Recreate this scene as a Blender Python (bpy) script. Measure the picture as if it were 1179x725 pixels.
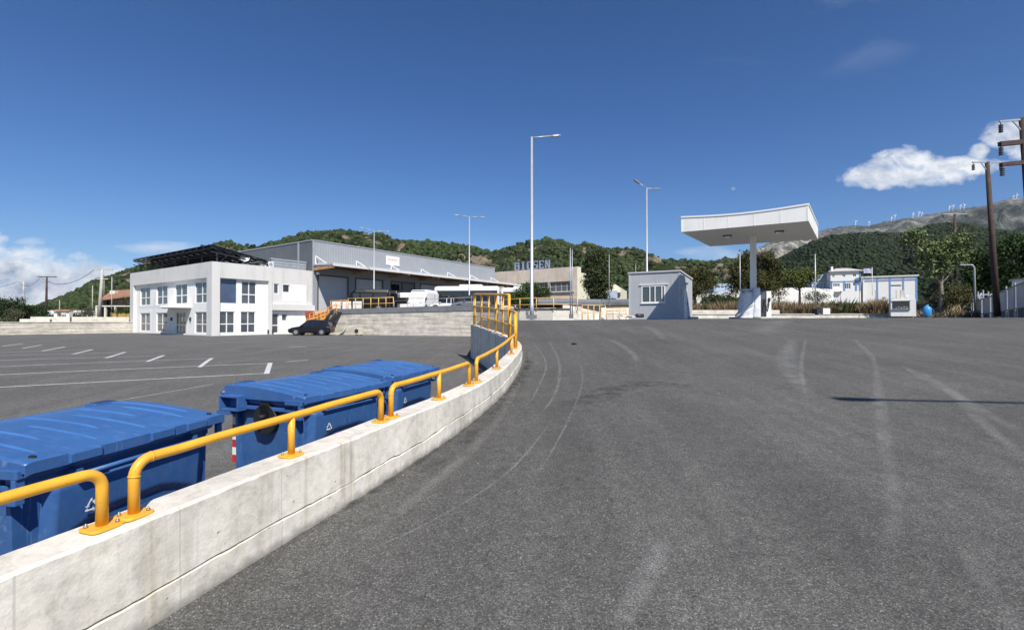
import bpy, math, random
import numpy as np
from mathutils import Vector, Matrix, noise as mnoise
random.seed(7); RS = np.random.RandomState(7)
for _o in list(bpy.data.objects): bpy.data.objects.remove(_o)
scene = bpy.context.scene
COL = scene.collection
R = math.radians
EYE = 2.0

# ------------------------------------------------------------------ camera
cam_d = bpy.data.cameras.new("camera"); cam = bpy.data.objects.new("camera", cam_d); COL.objects.link(cam)
cam.location = (0, 0, EYE); cam.rotation_euler = (R(90.56), 0, 0)
cam_d.sensor_width = 36.0; cam_d.lens = 36.0 * 567 / 1179; cam_d.clip_start = 0.05; cam_d.clip_end = 12000
scene.camera = cam

# ------------------------------------------------------------------ sun + sky
SX, SY, ST = 0.4, -0.917, 1.15                       # horizontal direction towards the sun, tan(elevation)
sun_el = math.atan(ST)
sd = bpy.data.lights.new("sun", 'SUN'); sd.energy = 4.2; sd.angle = R(0.5); sd.color = (1.0, 0.95, 0.87)
sun = bpy.data.objects.new("sun", sd); COL.objects.link(sun)
sun.rotation_euler = Vector((SX, SY, ST)).to_track_quat('Z', 'Y').to_euler(); sun.location = (0, 0, 60)
scene.view_settings.view_transform = 'Standard'; scene.view_settings.look = 'None'
scene.view_settings.exposure = 0.6; scene.view_settings.gamma = 1.0
world = bpy.data.worlds.new("World"); scene.world = world; world.use_nodes = True
def build_world():
    nt = world.node_tree; N = nt.nodes; L = nt.links
    for n in list(N): N.remove(n)
    out = N.new('ShaderNodeOutputWorld'); bg = N.new('ShaderNodeBackground'); L.new(bg.outputs[0], out.inputs[0])
    sky = N.new('ShaderNodeTexSky'); sky.sky_type = 'NISHITA'; sky.sun_disc = False
    sky.sun_elevation = sun_el; sky.sun_rotation = math.atan2(SX, SY)
    sky.air_density = 1.0; sky.dust_density = 0.25; sky.ozone_density = 3.5; sky.altitude = 300
    bg.inputs[1].default_value = 0.085
    geo = N.new('ShaderNodeTexCoord'); sep = N.new('ShaderNodeSeparateXYZ'); L.new(geo.outputs['Generated'], sep.inputs[0])
    def M(op, a, b=None, c=None, clamp=False):
        n = N.new('ShaderNodeMath'); n.operation = op; n.use_clamp = clamp
        for i, v in enumerate((a, b, c)):
            if v is None: continue
            if isinstance(v, (int, float)): n.inputs[i].default_value = v
            else: L.new(v, n.inputs[i])
        return n.outputs[0]
    y = M('MAXIMUM', sep.outputs[1], 0.05)
    az = M('DIVIDE', sep.outputs[0], y); el = M('DIVIDE', sep.outputs[2], y)
    def ell(cx, cy, sx, sy):
        a = (cx - 589.5) / 567; e = (368 - cy) / 567
        dx = M('DIVIDE', M('SUBTRACT', az, a), sx / 567); dy = M('DIVIDE', M('SUBTRACT', el, e), sy / 567)
        return M('SUBTRACT', 1.0, M('ADD', M('MULTIPLY', dx, dx), M('MULTIPLY', dy, dy)))
    def noise(sx, sy, det, rough, off=0.0, dist=0.0):
        cb = N.new('ShaderNodeCombineXYZ'); L.new(M('MULTIPLY', az, sx), cb.inputs[0]); L.new(M('MULTIPLY', el, sy), cb.inputs[1]); cb.inputs[2].default_value = off
        n = N.new('ShaderNodeTexNoise'); n.inputs['Scale'].default_value = 1.0; n.inputs['Detail'].default_value = det
        n.inputs['Roughness'].default_value = rough; n.inputs['Distortion'].default_value = dist; L.new(cb.outputs[0], n.inputs['Vector'])
        return n.outputs[0]
    n1 = noise(17, 28, 9, 0.62, 1.3, 0.35); n2 = noise(7, 30, 5, 0.55, 5.1)
    big = None
    for c in ((1015, 203, 46, 14), (1045, 192, 40, 24), (1080, 196, 46, 17), (1115, 190, 50, 12), (1165, 153, 40, 17), (1185, 170, 30, 16), (1128, 175, 14, 12),
              (10, 314, 95, 30), (75, 322, 66, 24), (-60, 300, 90, 38), (30, 336, 110, 24), (112, 318, 46, 14), (150, 322, 30, 8), (1050, 200, 75, 14), (1260, 150, 70, 22)):
        e = ell(*c); big = e if big is None else M('MAXIMUM', big, e)
    v = M('ADD', M('MULTIPLY', M('MAXIMUM', big, -3.0), 1.15), M('MULTIPLY', M('SUBTRACT', n1, 0.47), 3.4))
    m1 = M('SMOOTH_MIN', M('MAXIMUM', M('MULTIPLY', M('SUBTRACT', v, 0.0), 0.95), 0.0), 1.0, 0.25)
    thin = None
    for c in ((175, 285, 66, 8), (34, 279, 22, 6), (212, 289, 48, 6), (828, 290, 42, 9), (845, 217, 4, 3), (860, 294, 50, 6)):
        e = ell(*c); thin = e if thin is None else M('MAXIMUM', thin, e)
    v2 = M('ADD', thin, M('MULTIPLY', M('SUBTRACT', n2, 0.52), 5.0))
    m2 = M('MULTIPLY', M('SMOOTH_MIN', M('MAXIMUM', M('MULTIPLY', v2, 0.6), 0.0), 1.0, 0.2), 0.5)
    n3 = noise(3.0, 7, 6, 0.6, 9.4, 0.8)
    wis = M('MAXIMUM', M('MAXIMUM', ell(855, 40, 70, 60), ell(960, 30, 120, 60)), ell(660, 300, 1200, 30))
    m3 = M('MULTIPLY', M('MAXIMUM', M('MULTIPLY', M('SUBTRACT', n3, 0.52), 2.2), 0.0), M('MULTIPLY', M('MAXIMUM', wis, 0.0), 0.28))
    mask = M('MAXIMUM', M('MAXIMUM', m1, m2), m3, clamp=True)
    # clouds darker towards their undersides where the cloud is thick
    n4 = noise(14, 22, 5, 0.6, 1.5)
    shade = M('ADD', M('MULTIPLY', n4, 1.1), M('MULTIPLY', M('MINIMUM', v, 1.6), -0.12), clamp=True)
    cr = N.new('ShaderNodeValToRGB'); cr.color_ramp.elements[0].position = 0.2; cr.color_ramp.elements[0].color = (2.7, 3.3, 4.5, 1)
    cr.color_ramp.elements[1].position = 0.54; cr.color_ramp.elements[1].color = (7.5, 7.7, 8.0, 1); L.new(shade, cr.inputs[0])
    sr = N.new('ShaderNodeSeparateColor'); L.new(sky.outputs[0], sr.inputs[0]); cc = N.new('ShaderNodeCombineColor')
    for i, (a_, g_) in enumerate(((0.86, 1.48), (0.88, 1.25), (1.07, 1.14))): L.new(M('MULTIPLY', M('POWER', M('MULTIPLY', sr.outputs[i], 0.1084), g_), 7.76 * a_), cc.inputs[i])
    mx = N.new('ShaderNodeMix'); mx.data_type = 'RGBA'; L.new(mask, mx.inputs[0]); L.new(cc.outputs[0], mx.inputs[6]); L.new(cr.outputs[0], mx.inputs[7])
    L.new(mx.outputs[2], bg.inputs[0])
build_world()

# ------------------------------------------------------------------ helpers
def X_(px): return (px - 589.5) / 567.0
def P(px, py, d): return Vector((X_(px) * d, d, EYE + (368 - py) / 567.0 * d))
def tag(o, label=None, cat=None, group=None, kind=None):
    if label: o['label'] = label
    if cat: o['category'] = cat
    if group: o['group'] = group
    if kind: o['kind'] = kind
    return o
def thing(name, loc, label, cat, group=None, rz=0.0):
    o = bpy.data.objects.new(name, None); COL.objects.link(o); o.empty_display_size = 0.2
    o.location = loc; o.rotation_euler = (0, 0, rz); return tag(o, label, cat, group)
def dup(root, loc, rz, label, group=None):
    def cp(o, par):
        c = o.copy(); COL.objects.link(c)
        if par is not None: c.parent = par
        for ch in kids.get(o.name, []): cp(ch, c)
        return c
    kids = {}
    for o in bpy.data.objects:
        if o.parent: kids.setdefault(o.parent.name, []).append(o)
    r = cp(root, None); r.location = loc; r.rotation_euler = (0, 0, rz); r['label'] = label
    if group: r['group'] = group
    return r
class MB:
    def __init__(s): s.v = []; s.f = []; s.sm = []; s.uv = None
    def add(s, vs, fs, smooth=False):
        b = len(s.v); s.v += [tuple(v) for v in vs]; s.f += [tuple(i + b for i in f) for f in fs]; s.sm += [smooth] * len(fs); return s
    def box(s, c, size, rz=0.0, M=None):
        hx, hy, hz = [q / 2 for q in size]; vs = [Vector((a * hx, b * hy, e * hz)) for a in (-1, 1) for b in (-1, 1) for e in (-1, 1)]
        m = Matrix.Rotation(rz, 3, 'Z') if M is None else M
        vs = [m @ v + Vector(c) for v in vs]
        return s.add(vs, [(0, 1, 3, 2), (4, 6, 7, 5), (0, 4, 5, 1), (2, 3, 7, 6), (0, 2, 6, 4), (1, 5, 7, 3)])
    def span(s, x0, x1, y0, y1, z0, z1): return s.box(((x0 + x1) / 2, (y0 + y1) / 2, (z0 + z1) / 2), (abs(x1 - x0), abs(y1 - y0), abs(z1 - z0)))
    def hexa(s, p): return s.add(p, [(0, 3, 2, 1), (4, 5, 6, 7), (0, 1, 5, 4), (1, 2, 6, 5), (2, 3, 7, 6), (3, 0, 4, 7)])
    def beam(s, p0, p1, w, h):                                # rectangular bar
        p0 = Vector(p0); p1 = Vector(p1); d = (p1 - p0).normalized(); up = Vector((0, 0, 1))
        if abs(d.z) > 0.97: up = Vector((0, 1, 0))
        r = d.cross(up).normalized() * (w / 2); u = r.cross(d).normalized() * (h / 2)
        return s.hexa([p0 - r - u, p0 + r - u, p0 + r + u, p0 - r + u, p1 - r - u, p1 + r - u, p1 + r + u, p1 - r + u])
    def path(s, pts, r, seg=10, cap=True):
        pts = [Vector(p) for p in pts]; n = len(pts); rings = []; vs = []
        ref = None
        for i, p in enumerate(pts):
            d = (pts[min(i + 1, n - 1)] - pts[max(i - 1, 0)]).normalized()
            if ref is None: ref = Vector((0, 0, 1)) if abs(d.z) < 0.9 else Vector((1, 0, 0))
            a = (ref - d * ref.dot(d)).normalized(); b = d.cross(a); ref = a
            rr = r[i] if isinstance(r, (list, tuple)) else r
            vs += [p + (a * math.cos(2 * math.pi * k / seg) + b * math.sin(2 * math.pi * k / seg)) * rr for k in range(seg)]
        fs = [(i * seg + k, i * seg + (k + 1) % seg, (i + 1) * seg + (k + 1) % seg, (i + 1) * seg + k) for i in range(n - 1) for k in range(seg)]
        if cap: fs += [tuple(range(seg))[::-1], tuple(range((n - 1) * seg, n * seg))]
        s.add(vs, fs, True); 
        if cap: s.sm[-1] = False; s.sm[-2] = False
        return s
    def tube(s, a, b, r, seg=10): return s.path([a, b], r, seg)
    def cyl(s, c, axis, r, h, seg=16):
        a = Vector(axis).normalized() * (h / 2); return s.path([Vector(c) - a, Vector(c) + a], r, seg)
    def loft(s, rings, cap=True, closed=True, smooth=False):
        k = len(rings[0]); vs = [v for rg in rings for v in rg]; fs = []
        for i in range(len(rings) - 1):
            for j in range(k if closed else k - 1):
                fs.append((i * k + j, i * k + (j + 1) % k, (i + 1) * k + (j + 1) % k, (i + 1) * k + j))
        if cap and closed: fs += [tuple(range(k))[::-1], tuple(range((len(rings) - 1) * k, len(rings) * k))]
        s.add(vs, fs, smooth)
        if cap and closed: s.sm[-1] = False; s.sm[-2] = False
        return s
    def prism(s, poly, z0, z1):
        return s.loft([[Vector((p[0], p[1], z0)) for p in poly], [Vector((p[0], p[1], z1)) for p in poly]])
    def profile(s, poly, x0, x1):                           # poly in (y,z) extruded along x
        return s.loft([[Vector((x0, p[0], p[1])) for p in poly], [Vector((x1, p[0], p[1])) for p in poly]])
    def build(s, name, mat, parent=None, off=None, bevel=0.0, kind=None, seg=2, each=False):
        if each:                                             # every separate piece becomes an object of its own
            comp = list(range(len(s.v)))
            def fd(i):
                while comp[i] != i: comp[i] = comp[comp[i]]; i = comp[i]
                return i
            for f in s.f:
                for q in f[1:]: comp[fd(q)] = fd(f[0])
            keys = {}; 
            for v in s.v: pass
            groups = {}
            for f, sm in zip(s.f, s.sm): groups.setdefault(fd(f[0]), []).append((f, sm))
            out = []
            for fs in groups.values():
                ids = sorted({i for f, _ in fs for i in f}); mp = {i: k for k, i in enumerate(ids)}; m = MB(); m.v = [s.v[i] for i in ids]; m.f = [tuple(mp[i] for i in f) for f, _ in fs]; m.sm = [q for _, q in fs]
                out.append(m.build(name, mat, parent, off, bevel, kind, seg))
            return out[0]
        me = bpy.data.meshes.new(name); vs = s.v
        if off is not None: vs = [(v[0] - off[0], v[1] - off[1], v[2] - off[2]) for v in vs]
        me.from_pydata(vs, [], s.f); me.polygons.foreach_set('use_smooth', s.sm); me.materials.append(mat)
        me.update()
        o = bpy.data.objects.new(name, me); COL.objects.link(o)
        if parent is not None: o.parent = parent
        if bevel: 
            b = o.modifiers.new('bevel', 'BEVEL'); b.width = bevel; b.segments = seg; b.limit_method = 'ANGLE'; b.angle_limit = R(35)
        if kind: o['kind'] = kind
        return o
def recalc(o):
    import bmesh
    bm = bmesh.new(); bm.from_mesh(o.data); bmesh.ops.recalc_face_normals(bm, faces=bm.faces); bm.to_mesh(o.data); bm.free(); return o
def ss(a, b, x):
    t = min(1, max(0, (x - a) / (b - a))) if b != a else 0
    return t * t * (3 - 2 * t)
def interp(pts, x):
    if x <= pts[0][0]: return pts[0][1]
    for (x0, y0), (x1, y1) in zip(pts, pts[1:]):
        if x <= x1: return y0 + (y1 - y0) * (x - x0) / (x1 - x0)
    return pts[-1][1]
def fbm(x, y, z=0.0, o=4): return mnoise.fractal(Vector((x, y, z)), 1.0, 2.0, o)

# ------------------------------------------------------------------ materials
class NB:
    """tiny node-graph builder"""
    def __init__(s, name, rough=0.6, metal=0.0, spec=0.5):
        s.m = bpy.data.materials.new(name); s.m.use_nodes = True; s.nt = s.m.node_tree; s.N = s.nt.nodes; s.L = s.nt.links
        s.b = s.N['Principled BSDF']; s.b.inputs['Roughness'].default_value = rough; s.b.inputs['Metallic'].default_value = metal
        s.b.inputs['Specular IOR Level'].default_value = spec
        s.tc = s.N.new('ShaderNodeTexCoord')
    def vec(s, src='Object', scale=(1, 1, 1), rot=(0, 0, 0)):
        m = s.N.new('ShaderNodeMapping'); m.inputs['Scale'].default_value = scale; m.inputs['Rotation'].default_value = rot
        s.L.new(s.tc.outputs[src], m.inputs[0]); return m.outputs[0]
    def noise(s, scale, det=3, rough=0.5, v=None, dist=0.0):
        n = s.N.new('ShaderNodeTexNoise'); n.inputs['Scale'].default_value = scale; n.inputs['Detail'].default_value = det
        n.inputs['Roughness'].default_value = rough; n.inputs['Distortion'].default_value = dist
        s.L.new(v if v is not None else s.tc.outputs['Object'], n.inputs['Vector']); return n.outputs[0]
    def vor(s, scale, v=None, feat='F1', out=0):
        n = s.N.new('ShaderNodeTexVoronoi'); n.feature = feat; n.inputs['Scale'].default_value = scale
        s.L.new(v if v is not None else s.tc.outputs['Object'], n.inputs['Vector']); return n.outputs[out]
    def ramp(s, f, stops):
        r = s.N.new('ShaderNodeValToRGB'); e = r.color_ramp.elements
        while len(e) < len(stops): e.new(0.5)
        for i, (p, c) in enumerate(stops):
            e[i].position = p; e[i].color = (c, c, c, 1) if isinstance(c, (int, float)) else (*c, 1)
        s.L.new(f, r.inputs[0]); return r.outputs[0]
    def mix(s, f, a, b, mode='MIX'):
        n = s.N.new('ShaderNodeMix'); n.data_type = 'RGBA'; n.blend_type = mode
        for i, v in ((0, f), (6, a), (7, b)):
            if isinstance(v, (int, float)): n.inputs[i].default_value = v if i == 0 else (v, v, v, 1)
            elif isinstance(v, tuple): n.inputs[i].default_value = (*v, 1)
            else: s.L.new(v, n.inputs[i])
        return n.outputs[2]
    def math(s, op, a, b=0.0):
        n = s.N.new('ShaderNodeMath'); n.operation = op
        for i, v in enumerate((a, b)):
            if isinstance(v, (int, float)): n.inputs[i].default_value = v
            else: s.L.new(v, n.inputs[i])
        return n.outputs[0]
    def col(s, c):
        if isinstance(c, tuple): s.b.inputs['Base Color'].default_value = (*c, 1)
        else: s.L.new(c, s.b.inputs['Base Color'])
        return s
    def bump(s, h, dist=0.01, strength=0.5):
        n = s.N.new('ShaderNodeBump'); n.inputs['Strength'].default_value = strength; n.inputs['Distance'].default_value = dist
        if s.b.inputs['Normal'].is_linked: s.L.new(s.b.inputs['Normal'].links[0].from_socket, n.inputs['Normal'])
        s.L.new(h, n.inputs['Height']); s.L.new(n.outputs[0], s.b.inputs['Normal']); return s
def simple(name, c, rough=0.5, metal=0.0, var=0.12, scale=3.0, spec=0.5):
    b = NB(name, rough, metal, spec); n = b.noise(scale, 4, 0.6)
    lo = tuple(q * (1 - var) for q in c); hi = tuple(min(1, q * (1 + var)) for q in c)
    b.col(b.ramp(n, [(0.3, lo), (0.7, hi)])); return b.m
def ribbed(name, c, period, depth=0.02, axis=0, rough=0.45, dirt=0.12, metal=0.0, rot=0.0):
    b = NB(name, rough, metal); v = b.vec('Object', (1, 1, 1), (0, 0, rot))
    w = b.N.new('ShaderNodeTexWave'); w.wave_type = 'BANDS'; w.bands_direction = 'XYZ'[axis]; w.inputs['Scale'].default_value = 0.314 / period
    b.L.new(v, w.inputs['Vector']); r = b.ramp(w.outputs[1], [(0.30, 0.0), (0.42, 1.0)])
    n = b.noise(0.8, 5, 0.6); base = b.ramp(n, [(0.3, tuple(q * (1 - dirt) for q in c)), (0.7, tuple(min(1, q * (1 + dirt)) for q in c))])
    b.col(b.mix(r, b.mix(1.0, base, 0.87, 'MULTIPLY'), base)); b.bump(r, depth, 0.7); return b.m

def mat_asphalt(name, base, warm=0.0, streak=True, grain=1.0):
    b = NB(name, 0.88, 0, 0.3); o = b.tc.outputs['Object']
    stones = b.vor(165 * grain, None, 'F1', 1); sv = b.N.new('ShaderNodeSeparateColor'); b.L.new(stones, sv.inputs[0])
    fine = b.noise(70, 4, 0.7); mid = b.noise(9, 5, 0.65); big = b.noise(0.45, 5, 0.6, None, 0.6)
    st = b.ramp(sv.outputs[0], [(0.0, base * 0.58), (0.5, base), (0.85, base * 1.25), (0.98, base * 2.2)])
    c = b.mix(0.75, st, b.ramp(fine, [(0.3, 0.48), (0.7, 1.62)]), 'MULTIPLY')
    c = b.mix(0.6, c, b.ramp(mid, [(0.3, 0.72), (0.7, 1.28)]), 'MULTIPLY')
    c = b.mix(0.8, c, b.ramp(big, [(0.3, 0.82), (0.5, 1.0), (0.72, 1.20)]), 'MULTIPLY')
    if streak:
        s1 = b.noise(1.0, 5, 0.62, b.vec('Object', (2.2, 0.10, 1), (0, 0, R(6))), 0.15)
        c = b.mix(1.0, c, b.ramp(s1, [(0.36, 0.91), (0.52, 1.0), (0.68, 1.12)]), 'MULTIPLY')
        s2 = b.noise(1.0, 5, 0.7, b.vec('Object', (8, 0.35, 1), (0, 0, R(9))), 0.1)
        c = b.mix(1.0, c, b.ramp(s2, [(0.35, 0.94), (0.62, 1.0), (0.74, 1.12)]), 'MULTIPLY')
        gr = b.noise(32, 3, 0.8); c = b.mix(1.0, c, b.ramp(gr, [(0.32, 0.86), (0.5, 1.0), (0.68, 1.17)]), 'MULTIPLY')
    c = b.mix(1.0, c, (1.03, 1.0 - warm, 0.935 - 2 * warm), 'MULTIPLY')
    b.col(c); b.bump(b.math('ADD', sv.outputs[0], b.math('MULTIPLY', fine, 1.2)), 0.006, 0.75); return b.m
M_ramp = mat_asphalt('asphalt_ramp', 0.093); M_lot = mat_asphalt('asphalt_lot', 0.112, 0.005, True, 1.0)

def mat_concrete(name, base, board=False, uv=False, stain=0.5):
    b = NB(name, 0.85, 0, 0.3); src = 'UV' if uv else 'Object'
    n1 = b.noise(1.6, 6, 0.62, b.vec(src, (1, 1, 1))); n2 = b.noise(14, 5, 0.65, b.vec(src)); n3 = b.noise(80, 3, 0.6, b.vec(src))
    c = b.ramp(n1, [(0.28, tuple(q * 0.74 for q in base)), (0.5, base), (0.72, tuple(min(1, q * 1.16) for q in base))])
    c = b.mix(0.8, c, b.ramp(n2, [(0.3, 0.78), (0.5, 1.0), (0.7, 1.12)]), 'MULTIPLY'); bl = b.noise(4.5, 7, 0.72, b.vec(src), 0.8); c = b.mix(0.55, c, b.ramp(bl, [(0.36, (0.70, 0.70, 0.64)), (0.47, (1, 1, 1))]), 'MULTIPLY')
    c = b.mix(0.5, c, b.ramp(n3, [(0.3, 0.86), (0.7, 1.1)]), 'MULTIPLY')
    pit = b.vor(9, b.vec(src, (1, 1, 1)), 'F1', 0); pm = b.ramp(pit, [(0.045, 0.0), (0.075, 1.0)])
    if uv:
        sc = (3.2, 0.35, 1)
        s = b.noise(1.0, 5, 0.6, b.vec(src, sc)); c = b.mix(stain, c, b.ramp(s, [(0.34, (0.76, 0.74, 0.68)), (0.48, (1, 1, 1)), (0.66, (1.05, 1.04, 1.01))]), 'MULTIPLY')
        s5 = b.noise(1.0, 3, 0.5, b.vec(src, (14, 0.5, 1))); c = b.mix(stain * .6, c, b.ramp(s5, [(0.30, (0.7, 0.68, 0.63)), (0.42, (1, 1, 1))]), 'MULTIPLY')
        w = b.N.new('ShaderNodeTexBrick'); w.inputs['Scale'].default_value = 1.0; w.offset = 0; w.inputs['Mortar Size'].default_value = 0.006; w.inputs['Mortar Smooth'].default_value = 0.6
        w.inputs['Brick Width'].default_value = 0.62; w.inputs['Row Height'].default_value = 9.0
        b.L.new(b.vec(src), w.inputs['Vector']); c = b.mix(b.math('MULTIPLY', w.outputs[1], 0.32), c, 0.25)
        c = b.mix(b.math('MULTIPLY', b.math('SUBTRACT', 1.0, pm), 0.55), c, 0.2)
        b.bump(pm, 0.006, 0.6)
    if uv:
        su = b.N.new('ShaderNodeSeparateXYZ'); b.L.new(b.vec(src), su.inputs[0]); hh = b.math('ADD', su.outputs[1], b.math('MULTIPLY', b.math('SUBTRACT', b.noise(7, 5, .7, b.vec(src)), .5), .10))
        c = b.mix(b.ramp(hh, [(0.262, 0.62), (0.315, 0.0)]), c, (0.17, 0.16, 0.14))
    if board:
        s = b.noise(1.0, 5, 0.65, b.vec(src, (0.5, 0.5, 4.5))); c = b.mix(0.9, c, b.ramp(s, [(0.36, 0.62), (0.5, 0.96), (0.66, 1.15)]), 'MULTIPLY')
        w = b.N.new('ShaderNodeTexWave'); w.bands_direction = 'Z'; w.inputs['Scale'].default_value = 0.8; w.inputs['Distortion'].default_value = 0.3; b.L.new(b.vec(src), w.inputs['Vector'])
        c = b.mix(1.0, c, b.ramp(w.outputs[1], [(0.0, 0.72), (0.10, 1.0)]), 'MULTIPLY')
    b.col(c); b.bump(n2, 0.01, 0.35); b.bump(n3, 0.003, 0.4); return b.m
M_wallc = mat_concrete('concrete_ramp_wall', (0.70, 0.66, 0.575), uv=True, stain=1.0)
M_coping = mat_concrete('concrete_top', (0.62, 0.585, 0.515))
M_board = mat_concrete('concrete_board', (0.60, 0.555, 0.48), board=True)
M_slab = mat_concrete('concrete_slab', (0.17, 0.18, 0.19))
M_whitewall = mat_concrete('white_plaster_wall', (0.74, 0.70, 0.61))
M_farcurb = mat_concrete('cream_curb', (0.66, 0.63, 0.56), board=True)

def mat_paint(name, c, rough, bumps=0.0015, var=0.1):
    b = NB(name, rough); n = b.noise(5, 5, 0.6); n2 = b.noise(60, 3, 0.6)
    k = b.ramp(n, [(0.3, tuple(q * (1 - var) for q in c)), (0.7, tuple(min(1, q * (1 + var)) for q in c))])
    d = b.noise(11, 6, 0.7); k = b.mix(b.ramp(d, [(0.62, 0.0), (0.78, 0.35)]), k, tuple(q * 0.55 + 0.05 for q in c))
    sp = b.vor(38, None, 'F1', 0); k = b.mix(b.ramp(sp, [(0.05, 0.75), (0.09, 0.0)]), k, (0.10, 0.045, 0.02)); b.col(k); b.bump(n2, bumps, 0.3); b.L.new(b.ramp(n, [(0.3, rough * 0.8), (0.7, min(1, rough * 1.25))]), b.b.inputs['Roughness']); return b.m
M_yellow = mat_paint('yellow_enamel', (0.80, 0.40, 0.035), 0.42)
M_yellow_far = simple('yellow_rail_weathered', (0.78, 0.46, 0.12), 0.5)
M_orange = simple('orange_steel', (0.82, 0.38, 0.10), 0.55, var=.25)
def mat_bin():
    b = NB('blue_plastic', 0.38, 0, 0.5); n = b.noise(2.2, 5, 0.6); n2 = b.noise(160, 2, 0.5); d = b.noise(14, 7, 0.75)
    c = b.ramp(n, [(0.3, (0.024, 0.088, 0.255)), (0.7, (0.034, 0.118, 0.325))])
    dust = b.ramp(d, [(0.42, 0.04), (0.80, 0.20)]); c = b.mix(dust, c, (0.20, 0.27, 0.38))
    sc = b.noise(1.0, 3, 0.6, b.vec('Object', (70, 4, 4), (0, 0, R(20)))); c = b.mix(b.ramp(sc, [(0.64, 0.0), (0.70, 0.35)]), c, (0.25, 0.36, 0.55))
    b.col(c); b.L.new(b.ramp(d, [(0.35, 0.30), (0.7, 0.52)]), b.b.inputs['Roughness']); b.bump(n2, 0.0006, 0.3); b.bump(n, 0.012, 0.15); return b.m
M_bin = mat_bin()
M_bin_rib_highlight = simple('rib_highlight_plastic', (0.055, 0.160, 0.385), 0.45, var=.15)  # lighter blue for the lid ribs: light along their edges put into the colour
M_black = simple('black_rubber', (0.012, 0.012, 0.013), 0.6)
M_white = simple('white_paint', (0.78, 0.77, 0.74), 0.5, var=0.05)
def mat_render(name, c):
    b = NB(name, 0.8); n = b.noise(0.7, 5, 0.6); s = b.noise(1.0, 5, 0.65, b.vec('Object', (2.2, 2.2, 0.18))); k = b.ramp(n, [(0.3, tuple(q * 0.96 for q in c)), (0.7, tuple(min(1, q * 1.03) for q in c))])
    b.col(b.mix(0.8, k, b.ramp(s, [(0.34, (0.86, 0.85, 0.82)), (0.46, (1, 1, 1))]), 'MULTIPLY')); b.bump(b.noise(30, 3, .6), .003, .3); return b.m
M_facade_white = mat_render('facade_white', (0.86, 0.85, 0.82))
M_facade_grey = mat_render('facade_grey', (0.64, 0.63, 0.605))
M_frame = simple('white_frame', (0.80, 0.80, 0.79), 0.4, var=0.02)
def mat_glass(name, c, rough=0.06):
    b = NB(name, rough, 0.0, 0.9); n = b.noise(0.5, 3, 0.5); b.col(b.ramp(n, [(0.3, c), (0.7, tuple(q * 1.8 for q in c))])); b.bump(n, 0.02, 0.1); return b.m
M_glass = mat_glass('window_glass', (0.05, 0.06, 0.07)); M_glass_blue = mat_glass('blue_glass', (0.05, 0.075, 0.13), 0.12)
M_glass_dark = mat_glass('dark_glass', (0.008, 0.009, 0.011)); M_glass_pale = mat_glass('pale_glass', (0.16, 0.18, 0.20), 0.1)
M_galv = simple('galvanised', (0.40, 0.42, 0.45), 0.45, 0.3, var=.08)
M_dark = simple('dark_steel', (0.035, 0.037, 0.04), 0.5, var=.2)
M_brown = simple('brown_wood', (0.16, 0.08, 0.035), 0.7, var=.35)
M_lampgrey = simple('lamp_grey', (0.20, 0.21, 0.22), 0.4)
M_redwhite_r = simple('red_reflective', (0.50, 0.03, 0.03), 0.35); M_line = None
M_line = (lambda b: (b.col(b.mix(b.ramp(b.noise(26, 5, 0.7), [(0.40, 0.0), (0.62, 0.85)]), (0.72, 0.72, 0.70), (0.22, 0.22, 0.21))), b.m)[1])(NB('road_paint', 0.7))
M_line_thin = (lambda b: (b.col(b.mix(b.ramp(b.noise(9, 5, 0.7), [(0.42, 0.0), (0.75, 0.9)]), (0.66, 0.66, 0.64), (0.13, 0.13, 0.13))), b.m)[1])(NB('road_paint_worn', 0.7))
# ------------------------------------------------------------------ ground, lot, ramp
def rel_lot(x, y): return -1.97 + 0.45 * ss(4, 19, y) + 0.02 * ss(19, 50, y)
def rel_ramp(x, y):
    line = -1.6 + 0.08 * max(y, -3.6)
    p = -0.045 + 0.15 * ss(0, 20, x) - 0.20 * ss(1.5, -1.5, x) * ss(28, 19, y) + 0.05 * ss(20, 60, x)
    k = 0.07; z = -k * math.log(math.exp(-line / k) + math.exp(-p / k))
    return z + 0.012 * fbm(x * 0.25, y * 0.25, 3, 3)
def spacing(a, b, near, growth=1.06, d0=0.25):
    out = [near]; d = d0
    while out[-1] < b: out.append(out[-1] + d); d *= growth
    d = d0; lo = [near]
    while lo[-1] > a: lo.append(lo[-1] - d); d *= growth
    return sorted(set(lo[1:] + out))
def sheet(name, xs_of, ys, zf, mat, label=None):
    vs = []; fs = []; nx = None
    for y in ys:
        xs = xs_of(y); nx = len(xs)
        for x in xs: vs.append((x, y, EYE + zf(x, y)))
    for j in range(len(ys) - 1):
        for i in range(nx - 1): a = j * nx + i; fs.append((a, a + 1, a + nx + 1, a + nx))
    m = MB(); m.add(vs, fs, True); o = m.build(name, mat); o['kind'] = 'structure'; return o

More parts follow.
